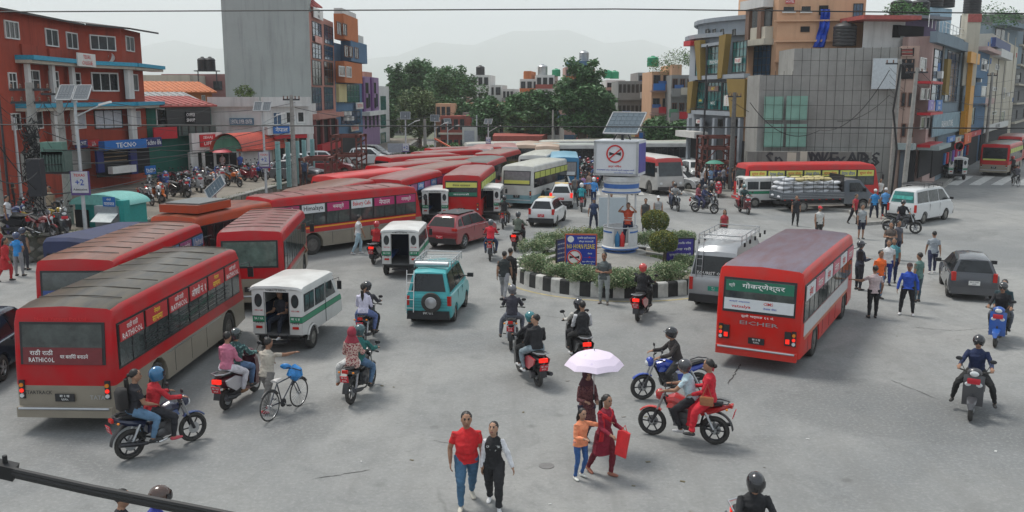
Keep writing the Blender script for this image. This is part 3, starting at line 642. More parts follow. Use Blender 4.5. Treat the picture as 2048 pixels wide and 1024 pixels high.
def ride(kind,rear_px,front_px=None,head=None,label='',c1=(.02,.02,.022),c2=None,z=0.0,group=None,lean=0):
 """place a two-wheeler where its rear tyre touches the road in the photo, pointing at head (or at the front contact)"""
 src={'m':MOTO,'s':SCOO,'b':BICY}[kind];wb={'m':.64,'s':.6,'b':.5}[kind]
 p=G(*rear_px,z)
 if head is None:
  q=G(*front_px,z);head=math.degrees(math.atan2(q[0]-p[0],q[1]-p[1]))
 h=R(head);loc=(p[0]+math.sin(h)*wb,p[1]+math.cos(h)*wb,z)
 ms={'bike_paint':paint(c1),'bike_paint_accent':paint(c2 or c1)}
 sc_=1.06 if kind=='s' else 1.0
 o=dup(src,loc,head,label,group,ms,sc_);o['category']={'m':'motorcycle','s':'scooter','b':'bicycle'}[kind]
 if lean:o.rotation_euler[1]=R(lean)
 return o
P_SKIN=mat('skin',(.30,.16,.10),.55,noise=.08);P_TOP=mat('cloth_top',(.3,.3,.3),.85,noise=.15,bump=.3,scale=9)
P_BOT=mat('cloth_bottom',(.05,.06,.1),.85,noise=.2,bump=.3,scale=9);P_SHOE=mat('shoe',(.05,.05,.05),.6);P_HAIR=mat('hair',(.012,.01,.009),.5,noise=.3,scale=30)
P_X=mat('cloth_extra',(.5,.5,.5),.85);P_EYE=mat('eye',(.01,.008,.008),.3,noise=0);P_LIP=mat('lips',(.22,.07,.06),.5,noise=0)
CM={}
def cloth(rgb,pattern=None):
 k=(tuple(round(c,3)for c in rgb),pattern)
 if k in CM:return CM[k]
 if pattern:
  m=bpy.data.materials.new('patterned_cloth');m.use_nodes=True;t=m.node_tree;b=t.nodes['Principled BSDF'];b.inputs['Roughness'].default_value=.85
  tcn=t.nodes.new('ShaderNodeTexCoord');v=t.nodes.new('ShaderNodeTexVoronoi');v.inputs['Scale'].default_value=pattern[3]if len(pattern)>3 else 22
  t.links.new(tcn.outputs['Object'],v.inputs['Vector']);r=t.nodes.new('ShaderNodeValToRGB');r.color_ramp.interpolation='CONSTANT'
  t.links.new(v.outputs['Distance'],r.inputs[0]);r.color_ramp.elements[1].position=.42;r.color_ramp.elements[0].color=(*rgb,1);r.color_ramp.elements[1].color=(*pattern[:3],1)
  t.links.new(r.outputs[0],b.inputs['Base Color'])
 else:m=mat('cloth_shade_%s'%chr(97+len(CM)%26)+'x'*(len(CM)//26),rgb,.85,noise=.22,scale=7,bump=1.0)
 CM[k]=m;return m
def nrm(v):return Vector(v).normalized()
POSE={'stand':dict(),'walk':dict(LL=((-.02,.42,-1),(0,-.12,-1)),RL=((.02,-.3,-1),(0,-.55,-1)),LA=((-.16,-.3,-1),(-.05,-.0,-1)),RA=((.16,.3,-1),(.02,.35,-1)),lean=5),'walk2':dict(LL=((-.02,-.35,-1),(0,-.6,-1)),RL=((.02,.42,-1),(0,-.1,-1)),LA=((-.2,.25,-1),(-.1,.35,-1)),RA=((.2,-.25,-1),(.1,-.05,-1)),lean=4),'akimbo':dict(LA=((-.6,-.25,-1),(.55,.35,-.5)),RA=((.6,-.25,-1),(-.55,.35,-.5)),LL=((-.12,0,-1),(-.02,0,-1)),RL=((.12,0,-1),(.02,0,-1))),'apart':dict(LL=((-.17,0,-1),(-.06,-.02,-1)),RL=((.17,0,-1),(.06,-.02,-1)),LA=((-.35,.05,-1),(-.1,.3,-1)),RA=((.35,0,-1),(.15,.2,-1))),'fold':dict(LA=((-.25,.25,-1),(.85,.75,.1)),RA=((.25,.2,-1),(-.85,.75,.15)),LL=((-.1,.1,-1),(0,-.05,-1)),RL=((.05,-.05,-1),(.03,-.1,-1))),'hold':dict(LA=((-.2,.2,-1),(.3,1,.1)),RA=((.2,.2,-1),(-.3,1,.15))),'phone':dict(RA=((.35,.3,-1),(-.35,.6,1.0)),LA=((-.2,.05,-1),(.1,.3,-1))),'point':dict(LA=((-1,.1,-.05),(-1,.15,.0)),RA=((.25,0,-1),(.1,.2,-1))),'back':dict(LA=((-.3,-.35,-1),(.75,-.35,-.5)),RA=((.3,-.35,-1),(-.75,-.35,-.5))),'push':dict(LA=((-.2,.5,-.9),(.1,1,-.3)),RA=((.55,.9,-.15),(.3,1,-.0)),LL=((-.02,.35,-1),(0,-.1,-1)),RL=((.02,-.3,-1),(0,-.5,-1)),lean=8),'lens':dict(LA=((-.5,.6,.1),(.55,.6,.75)),RA=((.5,.6,.1),(-.55,.6,.75)),LL=((-.1,0,-1),(0,0,-1)),RL=((.1,0,-1),(0,0,-1))),'ride':dict(pel=.8,LL=((-.36,.72,-.48),(.08,-.42,-1)),RL=((.36,.72,-.48),(-.08,-.42,-1)),LA=((-.3,.6,-.72),(-.05,1,-.15)),RA=((.3,.6,-.72),(.05,1,-.15)),lean=16),'rides':dict(pel=.8,LL=((-.3,.9,-.3),(.08,-.1,-1)),RL=((.3,.9,-.3),(-.08,-.1,-1)),LA=((-.3,.6,-.72),(-.05,1,-.15)),RA=((.3,.6,-.72),(.05,1,-.15)),lean=8),'foot':dict(pel=.8,LL=((-.45,.6,-.55),(-.1,-.05,-1)),RL=((.4,.7,-.35),(-.05,-.1,-1)),LA=((-.3,.6,-.72),(-.05,1,-.15)),RA=((.3,.6,-.72),(.05,1,-.15)),lean=12),'feet':dict(pel=.8,LL=((-.6,.5,-.62),(-.2,-.2,-1)),RL=((.6,.5,-.62),(.2,-.2,-1)),LA=((-.4,.6,-.7),(-.1,1,-.15)),RA=((.4,.6,-.7),(.1,1,-.15)),lean=6),'pillion':dict(pel=.88,LL=((-.42,.8,-.42),(.1,-.25,-1)),RL=((.42,.8,-.42),(-.1,-.25,-1)),LA=((-.22,.25,-1),(.2,.9,-.35)),RA=((.22,.25,-1),(-.2,.9,-.35)),lean=6),'side':dict(pel=.88,LL=((-.7,.45,-.4),(-.15,.1,-1)),RL=((-.5,.7,-.4),(-.3,.1,-1)),LA=((-.3,.3,-1),(.1,.8,-.3)),RA=((.22,.45,-.9),(-.2,.9,-.1)),lean=3),'sit':dict(pel=.95,LL=((-.2,1,-.1),(0,.1,-1)),RL=((.2,1,-.1),(.05,.05,-1)),LA=((-.15,.3,-1),(.1,1,.1)),RA=((.15,.3,-1),(-.1,1,.1)),lean=8),}
FIG={}
def figure_mesh(pose,sleeve='short',top='shirt',legs='trousers',fem=False,det=1,belly=0.0,yaw=0,pitch=0,over=None):
 key=(pose,sleeve,top,legs,fem,det,belly,yaw,pitch,str(over))
 if key in FIG:return FIG[key]
 p=dict(pel=None,LL=((-.03,0,-1),(0,-.03,-1)),RL=((.03,.03,-1),(0,-.03,-1)),LA=((-.16,.0,-1),(-.02,.18,-1)),RA=((.16,.02,-1),(.02,.2,-1)),lean=0)
 p.update(POSE[pose]);p.update(over or{})
 b=MB();TH,SH,UA,FA=.43,.41,.28,.25;hx=.095;sx=.165 if fem else .183
 foots=[];pelz=p['pel']
 if pelz is None:
  dz=[]
  for s,k in((-1,'LL'),(1,'RL')):dz.append(-(nrm(p[k][0]).z*TH+nrm(p[k][1]).z*SH))
  pelz=max(dz)+.085
 pel=Vector((0,0,pelz));Ln=Matrix.Rotation(-R(p['lean']),3,'X');T=lambda x,y,z:pel+Ln@Vector((x,y,z))
 ww=.88 if fem else 1.0
 rx=[.150,.168,.160*ww,.15*ww+belly*.3,.168*ww+belly*.2,.182*ww,.168*ww,.105,.058];ry=[.09,.118,.112,.108+belly,.118+belly*.8,.126,.102,.072,.056]
 zz=[-.09,0,.09,.19,.28,.37,.45,.505,.55];yy=[0,0,0,.01+belly*.5,.01+belly*.4,.012,0,-.005,-.005]
 split=2 if top!='tucked' else 3
 b.tube([T(0,yy[i],zz[i])for i in range(0,4)],rx[:4],P_BOT,14,ry=ry[:4],up=(1,0,0))
 g=.012
 b.tube([T(0,yy[i],zz[i])for i in range(split-1,9)],[r_+g for r_ in rx[split-1:8]]+[rx[8]],P_TOP,14,ry=[r_+g for r_ in ry[split-1:8]]+[ry[8]],up=(1,0,0))
 seat_=p['pel']is not None
 if top=='shirt':b.tube([T(0,0,.13),T(0,.002,.03),T(0,.006,-.01 if seat_ else-.07)],[.158*ww+g+belly*.2,.185,.196],P_TOP,14,ry=[.115+belly*.7,.128+belly*.5,.136],up=(1,0,0))
 if top in('kurta','jacket'):
  lo=-.42 if top=='kurta' else-.06
  if seat_:lo=-.1
  b.tube([T(0,0,.12),T(0,0,0),T(0,.02,lo)],[.155*ww+g,.185,.23 if top=='kurta' else .19],P_TOP,14,ry=[.12,.14,.16],up=(1,0,0))
 if legs=='skirt':b.tube([T(0,0,.08),T(0,0,-.2),T(0,.02,-pelz+.2)],[.15,.2,.26],P_BOT,14,ry=[.12,.16,.2],up=(1,0,0))
 neck=T(0,0,.5);hc=T(0,.02,.70);hd=Matrix.Rotation(R(yaw),3,'Z')@Matrix.Rotation(-R(pitch),3,'X')
 b.tube([neck,T(0,.01,.62)],[.055,.05],P_SKIN,10)
 H=lambda x,y,z:hc+hd@Vector((x,y,z))*1.07
 KH=1.07;hz=[-.115,-.10,-.07,-.03,.02,.07,.10,.118];hrx=[.02,.045,.062,.07,.075,.07,.045,.01];hry=[.02,.05,.075,.088,.095,.088,.06,.01];hy=[.035,.03,.015,.008,0,-.005,-.005,-.005]
 b.tube([H(0,hy[i],hz[i])for i in range(8)],[q*KH for q in hrx],P_SKIN,12,ry=[q*KH for q in hry],up=hd@Vector((1,0,0)))
 if det:
  b.tube([H(0,.085,.015),H(0,.112,-.03),H(0,.09,-.045)],[.008,.016,.012],P_SKIN,6)
  for s in(-1,1):
   b.ball(tuple(H(s*.074,-.005,-.01)),(.014,.022,.032),P_SKIN,6,5)
   if det>1:b.ball(tuple(H(s*.03,.088,.012)),(.013,.009,.007),P_EYE,6,4);b.tube([H(s*.014,.092,.032),H(s*.05,.082,.034)],.006,P_EYE,5)
  if det>1:b.tube([H(-.024,.088,-.068),H(0,.095,-.066),H(.024,.088,-.068)],.008,P_LIP,6)
 hands=[]
 for s,k in((-1,'LA'),(1,'RA')):
  u,f=nrm(p[k][0]),nrm(p[k][1]);a=T(s*(sx*ww),0,.445);e=a+u*UA;w_=e+f*FA
  b.ball(tuple(a-Vector((s*.008,0,.012))),(.056,.06,.05),P_X,10,6)
  if sleeve=='long':
   b.tube([a-u*.02,a+u*UA*.5,e],[.058,.056,.05],P_X,10);b.ball(tuple(e),.05,P_X,8,6);b.tube([e,e+f*FA*.5,w_-f*.01],[.05,.047,.041],P_X,10);b.tube([w_-f*.04,w_+f*.02],[.03,.028],P_SKIN,8)
  else:
   b.tube([a-u*.02,a+u*UA*.3,a+u*UA*.62],[.054,.055,.054],P_X,10)
   b.tube([a,a+u*UA*.5,e],[.052,.049,.043],P_SKIN,10);b.ball(tuple(e),.041,P_SKIN,8,6);b.tube([e,e+f*FA*.35,w_],[.042,.041,.026],P_SKIN,10)
  sd=Vector((s,0,0));sd=(sd-f*sd.dot(f)).normalized()if abs(sd.dot(f))<.95 else Vector((0,1,0));nn=f.cross(sd).normalized()
  curl=-1 if(f.cross(sd).z>0)else 1
  acr=nn if abs(f.z)>.5 else sd;pal=acr.cross(f).normalized();
  if abs(f.z)>.5:pal=-sd
  else:pal=Vector((0,0,-1))-f*Vector((0,0,-1)).dot(f);pal.normalize()
  b.tube([w_,w_+f*.05,w_+f*.09],[.026,.041,.038],P_SKIN,8,ry=[.018,.016,.014],up=acr)
  for q,(off,ln)in enumerate(((-.03,.062),(-.01,.075),(.01,.07),(.03,.055))):
   r0=w_+f*.085+acr*off;r1=r0+f*ln*.5+pal*.012;r2=r1+f*ln*.35+pal*.03
   b.tube([r0-f*.02,r0,r1,r2],[.0095,.0095,.009,.007],P_SKIN,6)
  th=acr if(acr.y>0)==(abs(f.z)>.5)else-acr
  r0=w_+f*.03+th*.03;b.tube([r0,r0+f*.03+th*.02,r0+f*.06+th*.015+pal*.01],[.013,.011,.009],P_SKIN,6)
  hands.append(tuple(w_+f*.09))
 feet=[]
 for s,k in((-1,'LL'),(1,'RL')):
  u,f=nrm(p[k][0]),nrm(p[k][1]);a=T(s*hx,0,0);kn=a+u*TH;an=kn+f*SH
  wd={'trousers':1.12,'jeans':1.12,'tight':.9,'wide':1.3,'skirt':1.0,'shorts':1.2}[legs]
  m2=P_SKIN if legs=='shorts' else P_BOT
  b.tube([a+u*-.04,a+u*TH*.45,kn],[.1*min(wd,1.15),.088*wd,.064*wd],P_BOT,12)
  b.ball(tuple(kn),.058*(wd if legs!='shorts' else .9),m2,10,6)
  k2=1 if legs!='shorts' else .75
  b.tube([kn,kn+f*SH*.35,kn+f*SH*.8,an-f*.01],[.062*wd*k2,.062*wd*k2,.045*wd*k2,.044*max(wd,1)*k2*(1.25 if legs=='wide' else 1)],m2,10)
  b.tube([an-f*.05,an+f*.02],[.035,.034],P_SKIN,8)
  hz_=Vector((f.x*.0,1,0));fl=an
  t_=.35 if(f.y<-.4 and not seat_)else 0
  fw=Vector((s*.18,1,-t_)).normalized();sole=an+Vector((0,0,-.05))
  b.tube([sole-fw*.075,sole-fw*.04,sole+fw*.04,sole+fw*.12,sole+fw*.175],[.022,.038,.04,.045,.025],P_SHOE,10,ry=[.022,.04,.042,.03,.016],up=(1,0,0))
  feet.append(tuple(sole))
 src=b.mesh('src',fix=False)
 o=bpy.data.objects.new('src',src);bench.collection.objects.link(o)
 vox={0:.026,1:.017,2:.0105}[det]
 md=o.modifiers.new('r','REMESH');md.mode='VOXEL';md.voxel_size=vox;md.adaptivity=0
 sm=o.modifiers.new('s','SMOOTH');sm.factor=.5;sm.iterations=2 if det else 1
 me=evaluated(o);me.name='person_body'
 bv=BVHTree.FromPolygons(b.v,b.f)
 order=[P_SKIN,P_TOP,P_BOT,P_SHOE,P_EYE,P_LIP,P_X]
 me.materials.clear()
 for m in order:me.materials.append(m)
 mp=[order.index(m)for m in b.mats];idx=[]
 n=0
 for pl in me.polygons:
  r_=bv.find_nearest(pl.center);idx.append(mp[b.m[r_[2]]]if r_[2]is not None else 0)
 me.polygons.foreach_set('material_index',idx);me.polygons.foreach_set('use_smooth',[True]*len(idx))
 if det:
  cl=set();skin_={0,3,4,5}
  for pl in me.polygons:
   if pl.material_index not in skin_:cl.update(pl.vertices)
  nrm_=[v.normal.copy()for v in me.vertices]
  for vi in cl:
   v=me.vertices[vi];c=v.co;q=noise.noise(Vector((c.x*9,c.y*9,c.z*17+3)))*.011+noise.noise(Vector((c.x*21+5,c.y*21,c.z*34)))*.005;v.co=c+nrm_[vi]*q
  me.update()
 bpy.data.objects.remove(o);bpy.data.meshes.remove(src)
 FIG[key]=(me,hc,hd,hands,feet,T);return FIG[key]
HM={}
def head_part(kind,hd,hc,parent,m):
 k=(kind,m.name)
 if k not in HM:
  b=MB()
  if kind in('hair','long','pony','bun'):
   n,kk=14,9;vs=[];fs=[]
   for i in range(kk+1):
    th=math.pi*i/kk
    for j in range(n):
     a=2*math.pi*j/n;x,y,z=.085*math.sin(th)*math.cos(a),.098*math.sin(th)*math.sin(a),-.1*math.cos(th)
     if y>.0 and z<.008:y=min(y,.015);x*=.95
     if z<-.05:x*=.8;y*=.9
     q=1+.04*math.sin(7*a+3*th);vs.append((x*q,y*q-.018,z*q+.032))
   for i in range(kk):
    for j in range(n):fs.append((i*n+j,i*n+(j+1)%n,(i+1)*n+(j+1)%n,(i+1)*n+j))
   b.add(vs,fs,m)
   if kind=='long':b.tube([(0,-.06,.02),(0,-.1,-.1),(0,-.11,-.28)],[.085,.1,.06],m,10,ry=[.05,.045,.02],up=(1,0,0))
   if kind=='pony':b.ball((0,-.12,.02),.035,m,8,5);b.tube([(0,-.12,.02),(0,-.17,-.05),(0,-.16,-.2),(0,-.14,-.38)],[.025,.04,.045,.012],m,8)
   if kind=='bun':b.ball((0,-.125,.0),.045,m,10,6)
  elif kind=='helmet':
   b.ball((0,-.01,.02),(.125,.15,.14),m,16,10);b.tube([(0,-.01,-.02),(0,0,-.10)],[.122,.1],m,14,ry=[.14,.115],up=(1,0,0))
   vs=[];fs=[]
   for i in range(5):
    for j in range(9):
     a=R(-62)+R(124)*j/8;z=-.035+.09*i/4;r_=math.sqrt(max(.1,1-(z/.16)**2));vs.append((.134*math.sin(a)*r_,(.165*math.cos(a))*r_-.012,z+.01))
   for i in range(4):
    for j in range(8):fs.append((i*9+j,i*9+j+1,(i+1)*9+j+1,(i+1)*9+j))
   b.add(vs,fs,mat('visor',(.015,.015,.018),.08,noise=0,spec=.8))
  elif kind=='openhelmet':
   b.ball((0,-.025,.035),(.122,.14,.125),m,16,10);b.tube([(0,-.05,.0),(0,-.05,-.08)],[.115,.09],m,12,ry=[.1,.08],up=(1,0,0));b.box((0,.105,.055),(.15,.07,.015),m,rot=(-.2,0,0))
  elif kind=='cap':
   b.ball((0,-.008,.045),(.088,.105,.085),m,12,8);b.tube([(0,.06,.045),(0,.17,.03)],[.075,.05],m,8,ry=[.008,.006],up=(1,0,0))
  elif kind=='scarf':
   b.ball((0,-.02,.015),(.1,.115,.13),m,12,8);b.tube([(0,-.03,-.06),(0,-.03,-.2)],[.1,.17],m,12,ry=[.09,.12],up=(1,0,0))
  HM[k]=b.mesh(kind)
 nm={'hair':'hair','long':'hair','pony':'hair','bun':'hair','helmet':'helmet','openhelmet':'helmet','cap':'cap','scarf':'head_scarf'}[kind]
 o=obj(nm,HM[k],parent);o.matrix_local=Matrix.Translation(hc)@hd.to_4x4()@Matrix.Scale(1.07,4);return o
SKINS=[(.30,.165,.105),(.24,.125,.078),(.36,.21,.14),(.2,.1,.062)]
def person(loc,head,label,pose='stand',top=(.3,.3,.3),bot=(.03,.035,.05),shoe=(.04,.04,.04),sleeve='short',hair='hair',hc_=None,h=1.68,fem=False,style='shirt',legs='trousers',det=1,belly=0.0,yaw=0,pitch=0,skin=0,group=None,tp=None,bp=None,over=None,slv=None,wide=1.0):
 me,hc,hd,hands,feet,T=figure_mesh(pose,sleeve,style,legs,fem,det,belly,yaw,pitch,over)
 o=bpy.data.objects.new('person',me);link(o);o.location=(loc[0],loc[1],loc[2]if len(loc)>2 else 0);o.rotation_euler=(0,0,-R(head));k=h/1.68;o.scale=(k*wide,k*wide,k)
 tag(o,label,'person',group)
 sk=SKINS[skin%4];ms={P_SKIN:cloth(sk),P_TOP:cloth(top,tp),P_X:cloth(slv or top,None if slv else tp),P_BOT:cloth(bot,bp),P_SHOE:cloth(shoe)}
 for s in o.material_slots:
  if s.material in ms:m=ms[s.material];s.link='OBJECT';s.material=m
 if hair:
  hm=P_HAIR if hair in('hair','long','pony','bun')else(mat('helmet_shell_%d'%(int(hc_[0]*90)*10000+int(hc_[1]*90)*100+int(hc_[2]*90)),hc_,.22,coat=.6,noise=.05)if 'helmet' in hair else cloth(hc_))
  head_part(hair,hd,hc,o,hm)
 return o
def on_bike(bk,label,seat=0,**k):
 """seat a figure on a two-wheeler: 0 = in front, 1 = behind"""
 hd=-math.degrees(bk.rotation_euler[2]);a=R(hd);y={0:-.16,1:-.52,2:.05}[seat]
 sc='scooter' in bk.name
 z=bk.location[2];kk=dict(pose=('rides' if sc else 'ride')if seat==0 else 'pillion');kk.update(k)
 hh=kk.get('h',1.68)/1.68
 pz=.8 if kk['pose']in('ride','rides','foot','feet')else .88
 want=(.92 if not sc else .93)if seat==0 else(.98 if not sc else .97)
 return person((bk.location[0]+math.sin(a)*y,bk.location[1]+math.cos(a)*y,z+want-pz*hh),hd+kk.pop('turn',0),label,**kk)
def ground_mat(name,base,patch,wear=True,scale=.09):
 m=bpy.data.materials.new(name);m.use_nodes=True;t=m.node_tree;b=t.nodes['Principled BSDF'];b.inputs['Roughness'].default_value=.88;b.inputs['Specular IOR Level'].default_value=.25
 tcn=t.nodes.new('ShaderNodeTexCoord');P=tcn.outputs['Object']
 def noise(sc,det=6,ro=.6,dist=0.0):
  n=t.nodes.new('ShaderNodeTexNoise');n.inputs['Scale'].default_value=sc;n.inputs['Detail'].default_value=det;n.inputs['Roughness'].default_value=ro;n.inputs['Distortion'].default_value=dist;t.links.new(P,n.inputs['Vector']);return n.outputs[0]
 def ramp(x,a,c,ca,cc):
  r=t.nodes.new('ShaderNodeValToRGB');t.links.new(x,r.inputs[0]);r.color_ramp.elements[0].position=a;r.color_ramp.elements[1].position=c;r.color_ramp.elements[0].color=(*ca,1);r.color_ramp.elements[1].color=(*cc,1);return r.outputs[0]
 bw=lambda x,a,c:ramp(x,a,c,(0,0,0),(1,1,1))
 out=ramp(noise(scale,7,.62,.4),.38,.6,patch,base)
 pt=math_(t,'MULTIPLY',bw(noise(.16,5,.55,.8),.56,.62),.4);out=mixc(t,math_(t,'MULTIPLY',bw(noise(.7,8,.7,1.2),.5,.66),.35),out,tuple(c*.72 for c in patch));out=mixc(t,pt,out,tuple(c*.62 for c in patch))
 out=mixc(t,math_(t,'MULTIPLY',bw(noise(2.1,9,.75),.48,.72),.5),out,tuple(c*.62 for c in base))
 out=mixc(t,math_(t,'MULTIPLY',bw(noise(13,5,.8),.5,.66),.5),out,tuple(min(1,c*1.3)for c in base));out=mixc(t,math_(t,'MULTIPLY',bw(noise(9,6,.85,.3),.54,.68),.6),out,tuple(c*.55 for c in base))
 gm=t.nodes.new('ShaderNodeMapping');gm.inputs['Rotation'].default_value=(0,0,.5);gm.inputs['Scale'].default_value=(.9,.09,1);t.links.new(P,gm.inputs[0]);gn=t.nodes.new('ShaderNodeTexNoise');gn.inputs['Scale'].default_value=1.6;gn.inputs['Detail'].default_value=5;t.links.new(gm.outputs[0],gn.inputs['Vector']);out=mixc(t,math_(t,'MULTIPLY',bw(gn.outputs[0],.52,.68),.3),out,tuple(c*.6 for c in base))
 out=mixc(t,math_(t,'MULTIPLY',bw(noise(26,4,.7),.56,.72),.4),out,tuple(c*.5 for c in base))
 v=t.nodes.new('ShaderNodeTexVoronoi');v.inputs['Scale'].default_value=.8;t.links.new(P,v.inputs['Vector'])
 sp=t.nodes.new('ShaderNodeMapRange');sp.inputs[1].default_value=.05;sp.inputs[2].default_value=.12;sp.inputs[3].default_value=.5;sp.inputs[4].default_value=0;t.links.new(v.outputs['Distance'],sp.inputs[0])
 out=mixc(t,math_(t,'MULTIPLY',sp.outputs[0],bw(noise(.5,2),.45,.6)),out,tuple(c*.35 for c in base))
 v2=t.nodes.new('ShaderNodeTexVoronoi');v2.feature='DISTANCE_TO_EDGE';v2.inputs['Scale'].default_value=.28
 mpn=t.nodes.new('ShaderNodeMix');mpn.data_type='RGBA';mpn.inputs[0].default_value=.12;nn=t.nodes.new('ShaderNodeTexNoise');nn.inputs['Scale'].default_value=1.6;nn.inputs['Detail'].default_value=8;t.links.new(P,nn.inputs['Vector'])
 t.links.new(P,mpn.inputs[6]);t.links.new(nn.outputs['Color'],mpn.inputs[7]);t.links.new(mpn.outputs[2],v2.inputs['Vector'])
 cr=t.nodes.new('ShaderNodeMapRange');cr.inputs[1].default_value=.002;cr.inputs[2].default_value=.007;cr.inputs[3].default_value=.3;cr.inputs[4].default_value=0;t.links.new(v2.outputs['Distance'],cr.inputs[0])
 out=mixc(t,math_(t,'MULTIPLY',cr.outputs[0],bw(noise(.12,2),.56,.6)),out,tuple(c*.35 for c in base))
 t.links.new(out,b.inputs['Base Color'])
 bp=t.nodes.new('ShaderNodeBump');bp.inputs['Strength'].default_value=.5;bp.inputs['Distance'].default_value=.01;t.links.new(noise(45,5,.8),bp.inputs['Height']);t.links.new(bp.outputs[0],b.inputs['Normal'])
 return m
ASPH=ground_mat('worn_asphalt',(.285,.284,.272),(.18,.187,.188))
DIRT=ground_mat('packed_dirt',(.24,.215,.18),(.17,.155,.13),scale=.2)
CONC=ground_mat('old_concrete',(.3,.29,.265),(.2,.195,.18),scale=.3)
def sheet(name,pts,z,m,**k):
 b=MB();b.add([(x,y,z)for x,y in pts],[tuple(range(len(pts)))],m);return b.build(name,smooth=False,kind='structure',**k)
sheet('ground',[(-8400,-40),(8400,-40),(8400,10300),(-8400,10300)],-.02,ground_mat('far_ground',(.16,.17,.12),(.1,.12,.07),scale=.01))
sheet('road',[(-60,-12),(60,-12),(110,60),(120,150),(-60,150)],0,ASPH)
PZ=1.15
edge=[(-70,38.5),(-26,38.3),(-20.6,38.2),(-18.4,39.6),(-17.4,44),(-16.6,52),(-15.6,61),(-14.2,70),(-12.6,81),(-12,98),(-13,130)]
b=MB();back=[(-90,130),(-90,39)];pts=edge+back;b.add([(x,y,PZ)for x,y in pts],[tuple(range(len(pts)))[::-1]],DIRT);b.build('upper_yard',smooth=False,kind='structure')
wall=empty('retaining_wall',(-17.5,41,0),label='low rough stone retaining wall below the row of parked motorcycles',cat='wall')
STN=[mat('wall_stone_%s'%n,c,.9,noise=.35,scale=5,bump=.6)for n,c in(('grey',(.16,.155,.14)),('brown',(.15,.13,.10)),('pale',(.23,.22,.19)))]
MORT=mat('dark_mortar',(.09,.09,.075),.95,noise=.4,scale=3)
b=MB()
for i in range(len(edge)-1):
 (x0,y0),(x1,y1)=edge[i],edge[i+1]
 b.add([(x0+17.5,y0-41,-.1),(x1+17.5,y1-41,-.1),(x1+17.5,y1-41,PZ+.005),(x0+17.5,y0-41,PZ+.005)],[(0,1,2,3)],MORT)
b.build('backing',wall,smooth=False)
random.seed(3);rest=MB();cnt=0;stone_meshes=[]
for q in range(9):
 sb=MB();sb.ball((0,0,0),(.5,.5,.5),STN[q%3],7,5);sb.v=[(x*(1+random.uniform(-.2,.2)),y*(1+random.uniform(-.2,.2)),z*(1+random.uniform(-.2,.2)))for x,y,z in sb.v];stone_meshes.append(sb.mesh('stone',60))
for i in range(len(edge)-1):
 (x0,y0),(x1,y1)=edge[i],edge[i+1];ln=math.hypot(x1-x0,y1-y0);n=int(ln/.62)
 for k in range(n):
  for r_ in range(3):
   t_=(k+.5+random.uniform(-.15,.15))/n;x,y=x0+(x1-x0)*t_,y0+(y1-y0)*t_;z=.18+r_*.38+random.uniform(-.04,.04)
   a=math.atan2(y1-y0,x1-x0)
   if 33<y<72 and cnt<300:
    o=obj('stone',random.choice(stone_meshes),wall,(x+17.5,y-41,z),(0,0,a));o.scale=(random.uniform(.5,.66),.24,random.uniform(.3,.42));cnt+=1
   else:rest.box((x+17.5,y-41,z),(.55,.2,.33),random.choice(STN),rot=(0,0,a))
rest.build('far_stones',wall,kind='stuff')
b=MB()
for i in range(len(edge)-1):
 (x0,y0),(x1,y1)=edge[i],edge[i+1];a=math.atan2(y1-y0,x1-x0);b.box(((x0+x1)/2-.2+17.5,(y0+y1)/2-41,PZ+.03),(math.hypot(x1-x0,y1-y0),.5,.08),CONC,rot=(0,0,a))
b.build('coping',wall)
GR=[mat('grass_%s'%n,c,.8,noise=.3,scale=3)for n,c in(('fresh',(.09,.15,.03)),('dull',(.12,.14,.05)),('deep',(.04,.08,.02)))]
def tufts(name,spots,n,h,**k):
 b=MB()
 for(cx,cy,cz,r_)in spots:
  for _ in range(n):
   a=random.uniform(0,6.28);d=r_*math.sqrt(random.random());x,y=cx+d*math.cos(a),cy+d*math.sin(a);a2=random.uniform(0,6.28);hh=h*random.uniform(.5,1.2);l=random.uniform(-.5,.5)*hh
   b.add([(x-.012*math.cos(a2),y-.012*math.sin(a2),cz),(x+.012*math.cos(a2),y+.012*math.sin(a2),cz),(x+l*math.sin(a2),y+l*math.cos(a2),cz+hh)],[(0,1,2)],random.choice(GR))
 return b.build(name,fix=False,smooth=False,kind='stuff',label='patchy grass and weeds growing '+k.get('where','along the kerb'),cat='grass')
tufts('weeds',[(edge[i][0]+(edge[i+1][0]-edge[i][0])*t_-random.uniform(0,.5),edge[i][1]+(edge[i+1][1]-edge[i][1])*t_,PZ,random.uniform(.2,.6))for i in range(1,7)for t_ in[random.random()for _ in range(7)]],60,.16,where='along the top of the stone retaining wall')
pav=[G(1395,388),G(1500,402),G(1700,425),(19.6,49.6),(21.6,50.6),(26.0,56.5),(31,65.5),(40.5,82),(60,115),(90,160)]
pp=[(x,y)for x,y in pav]+[(120,170),(60,130),(14,76),(12.6,70)]
b=MB();b.prism(pp,0,.13,CONC);b.build('pavement',smooth=False,kind='structure')
kb=MB();KB=mat('kerb_stone',(.27,.26,.24),.85,noise=.25,scale=3)
for i in range(len(pav)-1):
 p,q=Vector(pav[i]),Vector(pav[i+1]);a=math.atan2((q-p).y,(q-p).x);kb.box(((p+q).x/2,(p+q).y/2,.075),((q-p).length,.22,.17),KB,rot=(0,0,a))
kb.build('pavement_kerb',kind='structure')
random.seed(14)
CRK=mat('crack_dark',(.035,.034,.032),.9,noise=.2);b=MB()  # dark colour for the thin crack strips laid on the asphalt
